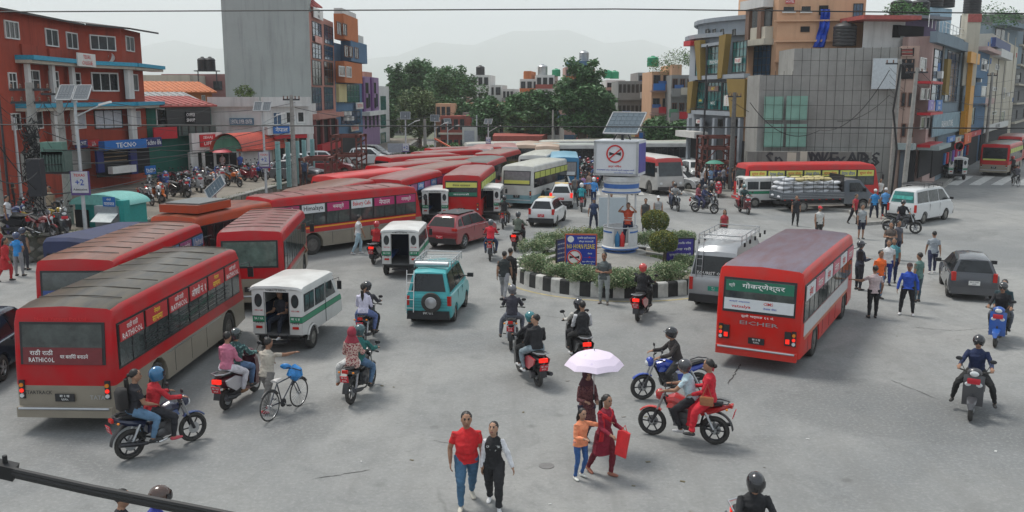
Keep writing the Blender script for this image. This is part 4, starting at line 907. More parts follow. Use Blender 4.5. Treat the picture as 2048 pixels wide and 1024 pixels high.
for(p0,p1,w_)in(((1482,728),(1456,770),.045),((1830,655),(1905,662),.03),((1905,662),(1985,656),.02),((430,745),(520,700),.02),((860,880),(1010,905),.02),((1290,700),(1420,716),.015),((620,960),(740,940),.02),((1000,620),(1150,640),.02),((1780,760),(1880,800),.02)):
 p,q=Vector(G(*p0)),Vector(G(*p1));n_=14;d=q-p;nn_=Vector((-d.y,d.x)).normalized();L_=[]
 for i in range(n_+1):c=p+d*i/n_+nn_*random.uniform(-.05,.05)*d.length*.35;ww=w_*random.uniform(.3,1)*(1 if 0<i<n_ else .1);L_+=[(*(c-nn_*ww/2),.008),(*(c+nn_*ww/2),.008)]
 b.add(L_,[(2*i,2*i+1,2*i+3,2*i+2)for i in range(n_)],CRK)
b.build('road_cracks',smooth=False,kind='structure')
PNT=mat('worn_white_paint',(.46,.46,.44),.8,noise=.3,scale=3)
def stripes(px_pairs,w_):
 for(a,c2)in px_pairs:
  p,q=Vector(G(*a)),Vector(G(*c2));d=(q-p).normalized();n=Vector((-d.y,d.x))*w_/2;b=MB();b.add([(*(p-n),.004),(*(q-n),.004),(*(q+n),.004),(*(p+n),.004)],[(0,1,2,3)],PNT);b.build('zebra_stripe',zeb,smooth=False)
zeb=empty('zebra_crossing',(0,0,0),kind='structure')
stripes([((1905+i*44,370),(1937+i*44,352))for i in range(4)],.8);stripes([((1195+i*22,390),(1190+i*20,372))for i in range(12)],.42)
stripes([((995,408),(1003,402)),((1010,412),(1020,404))],.4)
RC=Vector((4.2,35.4));RR=4.15
YL=mat('faded_ochre_line',(.36,.3,.16),.85,noise=.35,scale=4);b=MB();n=96
b.add([(RC.x+(RR+r_)*math.cos(2*math.pi*i/n),RC.y+(RR+r_)*math.sin(2*math.pi*i/n),.004)for i in range(n)for r_ in(.42,.56)],[(2*i,2*i+1,(2*i+3)%(2*n),(2*i+2)%(2*n))for i in range(n)],YL);b.build('painted_ring_line',smooth=False,kind='structure')
for i in range(26):
 x,y=random.uniform(-5,12),random.uniform(12.5,30);b=MB();a=random.uniform(0,3);s_=random.uniform(.02,.05)
 b.box((0,0,.006),(s_*2,s_,.008),random.choice([mat('paper_scrap',(.5,.5,.48)),mat('leaf_scrap',(.12,.1,.05)),mat('pebble',(.2,.19,.17))]),rot=(0,0,a));b.build('scrap',loc=(x,y,.002),label='small scraps of paper, leaf and grit lying on the asphalt',cat='litter',group='scraps of litter on the road')
b=MB();n=90;vs=[];fs=[]
HM_=mat('hill_forest',(.05,.075,.05),.95,noise=.3,scale=.002)
random.seed(11)
def ridge(x):return 120+95*math.exp(-((x-150)/620)**2)+80*math.exp(-((x+1500)/600)**2)+60*math.exp(-((x-1700)/700)**2)+22*math.sin(x/170+1)+12*math.sin(x/61)
rows=[(2300,0),(2600,.35),(2900,.72),(3150,1),(3500,.8),(4100,.5)]
for(y,k)in rows:
 for i in range(n+1):
  x=-2900+5800*i/n;vs.append((x*2.5,(y+60*math.sin(x/200))*2.5,(ridge(x*2950/3150)*.93*k+9*math.sin(x/37+y)*k-1)*2.5))
for r_ in range(len(rows)-1):
 for i in range(n):fs.append((r_*(n+1)+i,r_*(n+1)+i+1,(r_+1)*(n+1)+i+1,(r_+1)*(n+1)+i))
b.add(vs,fs,HM_);b.build('hills',fix=False,kind='structure',angle=60)
def leafmat(name,c,trans=True):
 m=mat(name,c,.65,noise=.3,scale=1.2);return m
LEAF={k:[leafmat('leaf_%s_%d'%(k,i),tuple(x*f for x in c))for i,f in enumerate((1,.7,1.35))]for k,c in dict(deep=(.065,.145,.05),mid=(.085,.18,.065),fresh=(.09,.15,.035),yellow=(.20,.19,.03),cream=(.32,.36,.2),olive=(.095,.14,.045)).items()}
BARK=mat('bark',(.09,.07,.05),.9,noise=.4,scale=4,bump=.6)
def clump_cloud(b,blobs,n,size,mats,seed=0,flat=.5):
 rnd=random.Random(seed);tot=sum(r_[3]**2 for r_ in blobs)
 for(cx,cy,cz,r_,sz)in[(q[0],q[1],q[2],q[3],q[4]if len(q)>4 else 1)for q in blobs]:
  k=int(n*r_*r_/tot)
  for _ in range(k):
   u=rnd.uniform(-1,1);a=rnd.uniform(0,6.283);q=math.sqrt(1-u*u);d=r_*(rnd.random()**.35)*(1+.15*math.sin(5*a+7*u))
   x,y,z=cx+d*q*math.cos(a),cy+d*q*math.sin(a),cz+d*u*sz
   s=size*rnd.uniform(.6,1.3);A=Vector((rnd.uniform(-1,1),rnd.uniform(-1,1),rnd.uniform(-1,1)*flat)).normalized();Bv=A.cross(Vector((rnd.uniform(-1,1),rnd.uniform(-1,1),rnd.uniform(-1,1)))).normalized()
   c=Vector((x,y,z));m=mats[0]if rnd.random()<.5 else(mats[1]if rnd.random()<.55 else mats[2])
   b.add([c-A*s,c+Bv*s*.45,c+A*s,c-Bv*s*.45],[(0,1,2,3)],m)
TREES={}
def tree(label,loc,h,w_,kind='mid',seed=0,n=9500,leaf=.27,group=None,trunk=.22,z=0.0,name='tree',low=.28):
 rnd=random.Random(seed);root=empty(name,(loc[0],loc[1],z),label=label,cat='tree',group=group)
 b=MB();b.tube([(0,0,-.2),(rnd.uniform(-.2,.2),.1,h*.25),(rnd.uniform(-.4,.4),0,h*.5),(0,0,h*.75)],[trunk,trunk*.8,trunk*.55,trunk*.2],BARK,8)
 blobs=[];cz=h*(1+low)/2;rz=h*(1-low)/2
 for i in range(150):
  u=rnd.uniform(-1,1);a=rnd.uniform(0,6.283);q=math.sqrt(1-u*u);d=rnd.random()**.45;lump=1+.16*math.sin(3*a+seed)*q+.12*math.sin(5*u+2*a+seed)
  x,y,z_=w_/2*d*q*math.cos(a)*lump,w_/2*d*q*math.sin(a)*lump,cz+rz*d*u*lump
  if u<0:x*=1+.25*u;y*=1+.25*u
  blobs.append((x,y,z_,w_*rnd.uniform(.05,.1)+.35,.85))
  if i%12==0:b.tube([(0,0,h*.2),(x*.5,y*.5,(h*.2+z_)/2),(x,y,z_)],[trunk*.32,trunk*.2,.04],BARK,5)
 b.build('trunk',root);c=MB();clump_cloud(c,blobs,n,leaf,LEAF[kind],seed);c.build('crown',root,fix=False,smooth=False);return root
class Bld:
 def __init__(s,name,label,foot,z0,z1,m,cat='building',roof=None,group=None,wall=True):
  s.o=Vector((foot[0][0],foot[0][1],z0));s.root=empty(name,s.o,label=label,cat=cat,group=group);s.foot=[Vector(p)for p in foot];s.z0,s.z1=z0,z1;s.m=m
  if wall:
   b=MB();b.prism([(x-s.o.x,y-s.o.y)for x,y in foot],0,z1-z0,m,roof);b.build('wall',s.root,smooth=False)
 def face(s,i,j=None):return Face(s,s.foot[i],s.foot[(i+1)%len(s.foot)]if j is None else s.foot[j])
WM={}
class Face:
 def __init__(f,B,a,b):
  f.B=B;f.a=Vector(a);f.d=(Vector(b)-f.a);f.len=f.d.length;f.d/=f.len;f.n=Vector((f.d.y,-f.d.x))
  f.ang=math.atan2(f.d.y,f.d.x)
 def uz(f,px,py):
  k=(px-1024)/FPX
  z=CAMH
  for _ in range(4):
   A=f.d.x-k*CT*f.d.y;C=k*(f.a.y*CT+(CAMH-z)*ST)-f.a.x;u=C/A;Y=f.a.y+u*f.d.y;z=ZR(py,Y)
  return u,z
 def rect(f,px0,py0,px1,py1):
  c=(px0+px1)/2;u0=f.uz(px0,(py0+py1)/2)[0];u1=f.uz(px1,(py0+py1)/2)[0];z1=f.uz(c,py0)[1];z0=f.uz(c,py1)[1];return min(u0,u1),max(u0,u1),z0,z1
 def loc(f,u,z,out=0.0):
  p=f.a+f.d*u+f.n*out;return(p.x-f.B.o.x,p.y-f.B.o.y,z-f.B.z0)
 def boxm(f,name,u0,u1,z0,z1,m,t=.1,out=0.0,parent=None,**k):
  b=MB();b.box((0,0,0),(u1-u0,t,z1-z0),m);o=b.build(name,parent or f.B.root,smooth=False,**k);o.location=f.loc((u0+u1)/2,(z0+z1)/2,out+t/2);o.rotation_euler=(0,0,f.ang);return o
 def box(f,name,px0,py0,px1,py1,m,t=.1,out=0.0,**k):return f.boxm(name,*f.rect(px0,py0,px1,py1),m,t,out,**k)
 def winm(f,u0,u1,z0,z1,fm,gm=None,nx=2,nz=1,ft=.06,deep=.07,name='window',sill=None,bars=0):
  w_,h_=round(u1-u0,2),round(z1-z0,2);key=(w_,h_,fm.name,nx,nz,ft,(gm or GLASS2).name)
  if key not in WM:
   b=MB();
   for s in(-1,1):b.box((s*(w_/2-ft/2),-deep/2,0),(ft,deep,h_),fm);b.box((0,-deep/2,s*(h_/2-ft/2)),(w_-2*ft,deep,ft),fm)
   for i in range(1,nx):b.box((-w_/2+w_*i/nx,-deep*.4,0),(ft*.7,deep*.8,h_-2*ft),fm)
   for i in range(1,nz):b.box((0,-deep*.35,-h_/2+h_*i/nz),(w_-2*ft,deep*.7,ft*.7),fm)
   g=MB();g.box((0,-.012,0),(w_-2*ft,.02,h_-2*ft),gm or GLASS2);WM[key]=(b.mesh('window_frame',smooth=False),g.mesh('pane',smooth=False))
  a,g=WM[key];o=obj(name,a,f.B.root,f.loc((u0+u1)/2,(z0+z1)/2,0.004),(0,0,f.ang));obj('pane',g,o)
  if sill:b=MB();b.box((0,-.1,-h_/2-.06),(w_+.2,.2,.1),sill);b.build('sill',o,smooth=False)
  return o
 def win(f,px0,py0,px1,py1,fm,gm=None,**k):return f.winm(*f.rect(px0,py0,px1,py1),fm,gm,**k)
 def grid(f,n,m_,z0,dz,w_,h_,fm,gm=None,u0=None,u1=None,skip=(),**k):
  u0=.4 if u0 is None else u0;u1=f.len-.4 if u1 is None else u1
  for j in range(m_):
   for i in range(n):
    if(i,j)in skip:continue
    c=u0+(u1-u0)*(i+.5)/n;f.winm(c-w_/2,c+w_/2,z0+j*dz,z0+j*dz+h_,fm,gm,**k)
 def sign(f,px0,py0,px1,py1,m,s=None,ink=None,out=.15,t=.08,name='sign',th=.6):
  u0,u1,z0,z1=f.rect(px0,py0,px1,py1);o=f.boxm(name,u0,u1,z0,z1,m,t,out)
  if s:
   L=s.split('|')
   for i,l in enumerate(L):
    ii=ink;
    hh=(z1-z0)*th/len(L);text(o,l,(0,-t/2-.012,(z1-z0)*(.5-(i+.5)/len(L))*.92),(1,0,0),(0,0,1),hh,ii or INK,w=min((u1-u0)*.9,text_mesh(l,ii or INK)[1]*hh*1.2))
  return o
def wallm(name,c,n=.16,sc=.7,bump=.25,streak=.25):
 """painted plaster with rain streaks and grime"""
 if name in MATS:return MATS[name]
 m=bpy.data.materials.new(name);m.use_nodes=True;MATS[name]=m;t=m.node_tree;b=t.nodes['Principled BSDF'];b.inputs['Roughness'].default_value=.85;b.inputs['Specular IOR Level'].default_value=.25
 tcn=t.nodes.new('ShaderNodeTexCoord');P=tcn.outputs['Object']
 def nz_(s_,v=P,d=6):q=t.nodes.new('ShaderNodeTexNoise');q.inputs['Scale'].default_value=s_;q.inputs['Detail'].default_value=d;q.inputs['Roughness'].default_value=.65;t.links.new(v,q.inputs['Vector']);return q.outputs[0]
 mp_=t.nodes.new('ShaderNodeMapping');mp_.inputs['Scale'].default_value=(1.6,1.6,.12);t.links.new(P,mp_.inputs[0])
 def rmp(x,a,c2):r=t.nodes.new('ShaderNodeMapRange');r.inputs[1].default_value=a;r.inputs[2].default_value=c2;t.links.new(x,r.inputs[0]);return r.outputs[0]
 out=mixc(t,math_(t,'MULTIPLY',rmp(nz_(sc),.35,.7),n*2.4),c,tuple(x*.62 for x in c))
 out=mixc(t,math_(t,'MULTIPLY',rmp(nz_(1.3,mp_.outputs[0],7),.5,.72),streak*1.5),out,tuple(x*.35+.01 for x in c))
 out=mixc(t,math_(t,'MULTIPLY',rmp(nz_(9),.55,.8),.3),out,tuple(min(1,x*1.25)for x in c))
 t.links.new(out,b.inputs['Base Color'])
 bp=t.nodes.new('ShaderNodeBump');bp.inputs['Strength'].default_value=bump;bp.inputs['Distance'].default_value=.02;t.links.new(nz_(12),bp.inputs['Height']);t.links.new(bp.outputs[0],b.inputs['Normal'])
 return m
def tank(parent_z,xy,label,r_=.6,h_=1.3,m=None,group='water tanks on the roofs',cat='water tank',name='water_tank'):
 b=MB();m=m or mat('black_tank',(.02,.02,.022),.5,noise=.2)
 prof=[(r_*.96,0)]
 for i in range(6):prof+=[(r_,h_*(.03+.14*i)),(r_,h_*(.03+.14*i+.09)),(r_*.96,h_*(.03+.14*i+.11))]
 prof+=[(r_*.8,h_*.92),(r_*.35,h_*.98),(r_*.3,h_*1.04),(.02,h_*1.06)]
 b.lathe(prof,m,16);return b.build(name,loc=(xy[0],xy[1],parent_z),label=label,cat=cat,group=group)
WFR=mat('white_window_frame',(.6,.6,.58),.5,noise=.05);DFR=mat('dark_window_frame',(.03,.03,.03),.5);BFR=mat('brown_window_frame',(.12,.05,.03),.6)
TEAL=mat('teal_glass',(.02,.12,.12),.12,noise=.4,scale=.8,spec=.8);BLUEG=mat('blue_glass',(.03,.08,.15),.12,noise=.35,scale=.6,spec=.8)
def at_px(px,Y):return XY(px,Y)
def clutter(f,z0,z1,n,seed=0,u0=None,u1=None):
 rnd=random.Random(seed)
 for i in range(n):
  u=rnd.uniform(.5 if u0 is None else u0,(f.len-.5)if u1 is None else u1);k=rnd.random()
  if k<.4:b=MB();b.tube([f.loc(u,z0,.1),f.loc(u,z1,.1)],.05,rnd.choice([CRM,DARKMETAL,GRYP]),6);b.build('drain_pipe',f.B.root)
  elif k<.7:z=rnd.uniform(z0+2.5,z1-1);f.boxm('air_conditioner',u-.4,u+.4,z,z+.55,WHITE,.35,.06)
  else:z=rnd.uniform(z0+2.5,z1-1);f.boxm('clothes_on_line',u-.5,u+.5,z,z+.6,cloth_c(rnd),.04,.35)
def cloth_c(rnd):return mat('laundry_%d'%rnd.randrange(5),rnd.choice([(.5,.5,.48),(.05,.12,.3),(.4,.05,.06),(.5,.4,.1),(.1,.25,.15)]),.85,bump=.5)
GRYP=mat('grey_pipe',(.2,.2,.2),.6)
CRM_=0;ORG=wallm('orange_plaster',(.34,.06,.035),n=.25,streak=.45);CRM=wallm('cream_plaster',(.5,.46,.38));WH=wallm('white_plaster',(.62,.62,.60));SKY=mat('turquoise_trim',(.03,.28,.42),.6,noise=.2)
A0,A1,A2,A3=XY(-70,44),XY(165,58),XY(250,61.5),XY(289,66)
zt=ZR(48,58)
B=Bld('orange_building','four storey orange red plaster building with turquoise ledges at left',[A0,A1,A2,A3,(A3[0]-14,A3[1]+8),(A0[0]-16,A0[1]+6)],PZ,zt,ORG)
f0,f1,f2=B.face(0),B.face(1),B.face(2)
for r_ in((8,42,36,78),(90,58,115,93),(132,65,154,98)):f0.win(*r_,WFR,GLASS,nx=3 if r_[0]==8 else 2,ft=.07)
f1.win(179,71,230,101,WFR,GLASS2,nx=3,ft=.07);f2.win(251,73,267,103,WFR,GLASS2,nx=2,ft=.07)
for r_ in((16,145,32,180),(50,140,78,180),(97,142,116,180),(140,145,160,178)):f0.win(*r_,WFR,GLASS,nx=2,nz=2,ft=.06)
f1.win(182,145,236,183,WFR,GLASS,nx=3,ft=.09);f2.win(256,148,275,182,WFR,GLASS,nx=2,ft=.07)
PALEG=mat('pale_curtained_glass',(.45,.47,.5),.25,noise=.15)
for r_ in((22,226,40,260),(58,222,84,258),(140,225,170,258)):f0.win(*r_,WFR,PALEG if r_[0]>100 else GLASS,nx=2,ft=.06)
f1.win(188,220,244,257,DFR,PALEG,nx=3,ft=.05);f2.win(262,222,280,254,WFR,PALEG,nx=2,ft=.06)
for(fa,a,c2,l)in((f0,30,165,0),(f1,160,250,1),(f2,246,302,2)):
 for row,hh in((122,5),(208,5)):
  u0,u1,_,_=fa.rect(a,row-3,c2,row+3);zc={122:ZR(128,60),208:ZR(208,60)}[row]
  fa.boxm('ledge',u0,u1,zc-.12,zc+.12,SKY,1.0,0.0,label='turquoise edged balcony ledge');fa.boxm('ledge_slab',u0,u1-.05,zc-.3,zc-.13,CRM,.85,0.0)
for px in(42,92,132):f0.box('pillar',px-3,128,px+3,205,WH,.2,.3);f0.box('pillar',px,212,px+6,290,WH,.2,.3)
f2.box('pillar',243,135,254,198,WH,.25,.2);f2.box('pillar',250,210,260,288,WH,.25,.2)
f0.sign(119,107,156,133,WHITE,'TEXAS|COLLEGE',INKR,out=1.0)
for r_ in((40,90,75,112),(95,98,120,118)):f0.box('parapet_panel',*r_,ORG,.12,0)
b=MB();dk=mat('dark_roof_sheet',(.05,.045,.045),.7)
P_=[Vector(A0),Vector(A1),Vector(A2),Vector(A3)]
for i,(p,q)in enumerate(zip(P_[:-1],P_[1:])):
 n_=Vector(((q-p).y,-(q-p).x)).normalized()*(.7 if i else .5);b.add([(p.x+n_.x-B.o.x,p.y+n_.y-B.o.y,zt-PZ+.02),(q.x+n_.x-B.o.x+.6*(i==2),q.y+n_.y-B.o.y,zt-PZ+.02),(q.x-B.o.x-3,q.y-B.o.y+1,zt-PZ+.5),(p.x-B.o.x-3,p.y-B.o.y+1,zt-PZ+.5)],[(0,1,2,3)],dk)
 b.add([(p.x+n_.x-B.o.x,p.y+n_.y-B.o.y,zt-PZ-.1),(q.x+n_.x-B.o.x+.6*(i==2),q.y+n_.y-B.o.y,zt-PZ-.1),(q.x+n_.x-B.o.x+.6*(i==2),q.y+n_.y-B.o.y,zt-PZ+.02),(p.x+n_.x-B.o.x,p.y+n_.y-B.o.y,zt-PZ+.02)],[(0,1,2,3)],dk)
b.build('roof',B.root,smooth=False)
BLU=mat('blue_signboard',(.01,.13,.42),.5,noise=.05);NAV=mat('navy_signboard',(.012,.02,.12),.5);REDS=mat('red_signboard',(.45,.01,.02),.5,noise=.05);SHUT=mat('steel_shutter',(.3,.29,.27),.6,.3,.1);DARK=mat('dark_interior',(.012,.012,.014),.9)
u0,u1,z0,z1=f1.rect(188,280,252,298)
fs=Face(B,XY(186,57.5),XY(308,62.5))
fs.sign(192,280,277,298,BLU,'TECNO',INK,out=.2,t=.5,name='shop_sign',th=.55);fs.sign(277,275,312,293,NAV,'Techno life',INK,out=.2,t=.3,name='shop_sign')
fs.box('shop_interior',194,299,300,350,DARK,.1,-.1);fs.box('shop_pillar',255,299,268,348,NAV,.2,.1);fs.box('shop_pillar',188,299,201,345,NAV,.2,.1)
fs.sign(275,331,296,348,BLU,'tecno',INK,out=.6,name='shop_counter');fs.box('shop_counter',206,331,254,345,WHITE,.4,.4)
for r_ in range(3):fs.box('shelf',205,304+r_*8,252,306+r_*8,mat('wood_shelf',(.2,.13,.07)),.1,0)
f0.sign(136,280,160,296,NAV,'JACKET',INK,out=.4,name='shop_sign');f0.sign(160,280,184,294,REDS,'Life',INK,out=.4,name='shop_sign');f0.box('shutter',136,298,182,340,SHUT,.05,.05)
f0.box('shutter',40,305,70,360,SHUT,.05,.05)
for i in range(14):pass
b=MB();b.lathe([(.02,.0),(.32,.1),(.4,.2)],WHITE,14,cap=False);b.tube([(0,0,.05),(0,.0,.4)],.02,STEEL,5);o=b.build('dish_antenna',loc=(*XY(222,60.5),ZR(118,60.5)),label='small grey dish antenna on the turquoise ledge of the orange building',cat='dish antenna');o.rotation_euler=(R(60),0,R(30))
GRN=wallm('green_plaster',(.02,.12,.09));TIN=mat('red_tin_roof',(.33,.07,.06),.6,noise=.25,bump=.2);TINO=mat('orange_tile_sheet',(.5,.16,.06),.7,noise=.25,scale=3);TING=mat('grey_tin_roof',(.3,.3,.3),.5,.2,.3)
def gable(name,label,px0,px1,Y0,Y1,row_eave,row_ridge,depth,roofm,wallm_,z0=PZ,ribs=10,walls=True):
 a,c=Vector(XY(px0,Y0)),Vector(XY(px1,Y1));d=(c-a).normalized();n=Vector((-d.y,d.x));ze=ZR(row_eave,(Y0+Y1)/2);zr=ZR(row_ridge,(Y0+Y1)/2+depth/2)
 B_=Bld(name,label,[a,c,c+n*depth,a+n*depth],z0,ze,wallm_);L_=(c-a).length;o=B_.o;e=.35
 P=lambda u,v,z:(a.x+d.x*u+n.x*v-o.x,a.y+d.y*u+n.y*v-o.y,z-z0)
 b=MB();b.add([P(-e,-e,ze-.1),P(L_+e,-e,ze-.1),P(L_+e,depth/2,zr),P(-e,depth/2,zr)],[(0,1,2,3)],roofm);b.add([P(-e,depth+e,ze-.1),P(L_+e,depth+e,ze-.1),P(L_+e,depth/2,zr),P(-e,depth/2,zr)],[(3,2,1,0)],roofm)
 b.add([P(L_,0,ze),P(L_,depth,ze),P(L_,depth/2,zr-.1)],[(0,1,2)],wallm_);b.add([P(-e,-e,ze-.22),P(L_+e,-e,ze-.22),P(L_+e,-e,ze-.1),P(-e,-e,ze-.1)],[(0,1,2,3)],roofm)
 rf=b.build('roof',B_.root,smooth=False)
 for i in range(ribs):u=-e+(L_+2*e)*(i+.5)/ribs;q=MB();q.tube([P(u,-e,ze-.07),P(u,depth/2,zr+.02)],.035,roofm,5);q.build('roof_rib',rf)
 return B_
B=gable('red_roofed_shop','two storey green and black shop under a red tin roof',290,420,66,71,208,192,6,TIN,GRN);f=B.face(0)
f.box('dark_front',330,215,418,262,mat('charcoal_panel',(.03,.035,.035),.6),.2,.02);f.win(312,217,342,252,WFR,GLASS,nx=1);f.sign(366,223,385,246,DARK,'COFFEE|SHOP',INK,out=.25);f.box('balcony_grille',345,250,420,270,mat('dark_grille',(.06,.08,.07),.6),.1,.6);f.box('red_panel',295,254,342,277,REDS,.1,.6)
f.sign(374,268,405,292,REDS,'SEHAJ|LIFE',INK,out=1.4,name='shop_sign');f.box('white_shop_front',359,265,420,302,WH,.3,1.1);f.box('shop_interior',372,306,416,350,DARK,.1,.6)
for px in(378,402):f.box('white_post',px-2,304,px+2,352,WHITE,.15,1.6)
f.box('wall_panel',359,303,374,352,WH,.3,1.0)
for i in range(5):f.box('balcony_bar',350+i*14,250,352+i*14,270,DFR,.05,.72)
gable('orange_roofed_house','low house with an orange corrugated roof behind the shops',286,424,78,82,181,163,7,TINO,wallm('orange_house',(.5,.2,.08)),ribs=16).face(0).win(403,190,410,203,WFR)
gable('grey_roofed_shed','shed with a flat grey tin roof behind the red roofed shop',292,385,72,75,196,184,4,TING,WH,ribs=8)
B=Bld('white_low_building','long low white plaster building in front of the bare grey wall',[XY(418,72),XY(520,72),XY(616,75),(XY(616,75)[0]-1,86),(XY(418,72)[0]-1,84)],PZ,ZR(208,73),WH);f=B.face(0);f2=B.face(1)
for(fa,a,c2)in((f,418,520),(f2,520,616)):fa.box('parapet',a,194,c2,213,WH,.3,.12)
f2.win(545,224,563,250,WFR,BLUEG,nx=2);f2.win(570,222,586,248,WFR,GLASS,nx=1,ft=.12);f2.win(593,222,609,246,WFR,GLASS,nx=1,ft=.12)
f2.box('white_awning',520,252,612,268,WH,1.2,.0);f2.sign(530,249,562,266,BLU,'नेपाल',INK,out=1.25,name='shop_sign');f.sign(462,236,510,250,mat('steel_blue_board',(.05,.13,.2),.5),'DENTAL SUPER CENTER',INK,out=.3,name='rooftop_board')
f2.box('shop_interior',528,272,612,330,DARK,.1,.05);f2.box('red_awning',535,268,600,276,REDS,.8,.3);
for i,px in enumerate((540,565,590)):f2.box('shop_pillar',px,275,px+4,330,CRM,.2,.2)
a,c=Vector(XY(420,68)),Vector(XY(478,68));r_=(c-a).length/2;B=Bld('arched_shed','white and green shed with a curved red roof',[a,c,(c.x-.5,76),(a.x-.5,76)],PZ,ZR(303,68),WH);o=B.o
b=MB();mid=(a+c)/2;zz=ZR(303,68)-PZ
prof=[(mid.x-o.x+r_*1.0*math.cos(t_),zz+r_*1.12*math.sin(t_))for t_ in[math.pi*i/14 for i in range(15)]]
b.add([(x,0,z)for x,z in prof],[tuple(range(15))],wallm('mint_wall',(.12,.3,.2)));b.build('green_gable',B.root,smooth=False)
b=MB();RED_R=mat('curved_red_sheet',(.5,.08,.05),.5,noise=.15);n=15
pr2=[(mid.x-o.x+(r_+.15)*math.cos(t_),zz+(r_*1.12+.15)*math.sin(t_))for t_ in[math.pi*i/14 for i in range(15)]]
b.add([(x,-.4,z)for x,z in pr2]+[(x+3.2*(1-0),8.5,z)for x,z in pr2],[(i,i+1,n+i+1,n+i)for i in range(n-1)],RED_R);b.build('curved_roof',B.root,fix=False)
f=B.face(0);f.box('shop_opening',434,308,458,328,DARK,.1,.03);f.box('doorway',461,305,474,345,DARK,.1,.03)
B2=Bld('white_shed_annex','small white annex with a sloping red eave beside the arched shed',[XY(474,68.5),XY(524,70),(XY(524,70)[0],76),(XY(474,68.5)[0],76)],PZ,ZR(303,69),WH);f=B2.face(0);u0,u1,z0,z1=f.rect(474,298,524,304);f.boxm('red_eave',u0-.2,u1+.6,z1-.1,z1+.06,RED_R,1.0,-.3)
GRY=wallm('bare_cement',(.36,.385,.37),n=.16,sc=.3,streak=.3);PNK=wallm('pink_plaster',(.45,.22,.18));
B=Bld('grey_tower_block','tall block with a blank bare cement side wall',[XY(452,77.5),XY(622,77.5),XY(636,87),(XY(452,78)[0]-3,92)],PZ,ZR(-30,78),GRY,roof=GRY)
for i,(px,Yy,rw,ww,hh,mm,lb)in enumerate(((300,100,150,9,2.2,CRM,'cream'),(345,110,150,14,2.4,mat('grey_flat',(.2,.2,.2)),'grey'),(395,105,148,8,4,wallm('dull_pink',(.3,.16,.15)),'dull pink'))):
 x,y=XY(px,Yy);z=ZR(rw,Yy);B_=Bld('rooftop_room','distant %s rooftop room behind the low roofs'%lb,[(x-ww/2,y),(x+ww/2,y),(x+ww/2,y+8),(x-ww/2,y+8)],PZ,z,mm);B_.face(0).grid(3,1,z-1.8,1,1,1,DFR)
for i in range(2):tank(ZR(141,100),XY(409+i*15,100),'black water tank on a stand behind the orange roof, %s of the two'%('left','right')[i],.55,1.4)
b=MB();x,y=XY(417,100);b.box((0,0,-.8),(2.4,1.4,.1),DARKMETAL)
for sx in(-1,1):b.tube([(sx,0,-2.4),(sx,0,-.8)],.06,DARKMETAL,5)
b.build('tank_stand',loc=(x,y,ZR(141,100)+.75),label='dark metal stand under the two black water tanks',cat='tank stand')
def tower(name,label,pxa,Ya,pxb,Yb,row_top,m,z0=PZ,depth=9,roof=None,rowY=None,group=None):
 a,c=Vector(XY(pxa,Ya)),Vector(XY(pxb,Yb));d=(c-a).normalized();n=Vector((-d.y,d.x));return Bld(name,label,[a,c,c+n*depth,a+n*depth],z0,ZR(row_top,rowY or Ya),m,roof=roof,group=group)
B=tower('pink_glass_building','narrow pink building with two tall blue glass bays',621,78,671,90,22,PNK,depth=1.6);f=B.face(0)
for(a,c2)in((624,642),(648,665)):
 t_,b_=(45,52)[a>640],(222,219)[a>640];cs=[(0,.22),(.24,.41),(.43,.71),(.73,1.0)]
 for k0,k1 in cs:f.win(a,t_+(b_-t_)*k0,c2,t_+(b_-t_)*k1,DFR,BLUEG if k0!=.43 else GLASS,nx=3,nz=3,ft=.05)
f.sign(622,18,640,38,WHITE,'CITY|HALL',INKB,out=.2,name='roof_board');f.box('ledge',620,226,672,236,PNK,.8,0);f.sign(627,73,640,86,mat('pale_pink_banner',(.6,.3,.25)),'SALE|50',INKR,out=.12);f.box('shop_interior',622,240,670,320,DARK,.1,.02);f.box('clothes_rail',626,285,665,300,REDS,.5,.3)
for i in range(4):f.box('shop_pillar',622+i*15,238,625+i*15,322,mat('maroon_pillar',(.15,.03,.03)),.2,.2)
dorm=gable('roof_dormer','red tiled attic dormer on top of the pink building',585,640,79,82,8,-20,4,TIN,PNK,z0=ZR(30,79))
BLP=wallm('blue_plaster',(.09,.17,.27));ORP=wallm('orange_plaster_bright',(.5,.17,.07));PUR=wallm('mauve_plaster',(.3,.2,.33));YEL=wallm('yellow_plaster',(.55,.48,.25))
B=tower('orange_and_blue_building','stepped orange and blue building with many small windows',671,90,724,103,85,BLP,depth=4);f=B.face(0)
f.box('orange_bay',668,33,697,82,ORP,1.0,0);f.box('pale_top',668,22,697,33,WH,.8,0);f.box('blue_bay',682,85,716,125,BLP,1.0,0);f.box('pale_parapet',694,70,716,86,WH,.5,.1);f.box('orange_bay',671,125,708,166,ORP,.9,0);f.box('yellow_panel',672,168,688,204,YEL,.3,0)
fo=Face(B,B.foot[0]+f.n*1.0,B.foot[1]+f.n*1.0)
for r_ in((673,44,682,70),(685,47,693,71),(688,91,696,114),(698,93,705,115),(709,95,716,117)):fo.win(*r_,BFR,GLASS,nx=2,ft=.08)
fo2=Face(B,B.foot[0]+f.n*.9,B.foot[1]+f.n*.9)
for r_ in((677,132,689,153),(692,133,702,155)):fo2.win(*r_,WFR,GLASS,nx=1,ft=.1)
f.win(688,168,718,206,DFR,TEAL,nx=5,nz=3,ft=.05);f.sign(706,205,720,218,WHITE,'TATTOO',INKR,out=.3);f.sign(696,250,711,262,CRM,'FURNITURE',INKR,out=.3)
for i in range(4):f.win(682+i*10,222,690+i*10,248,DFR,BLUEG,nx=1)
for i in range(4):
 f.box('air_conditioner',680+i*5,223+(i%2)*10,684+i*5,231+(i%2)*10,WHITE,.4,.1)
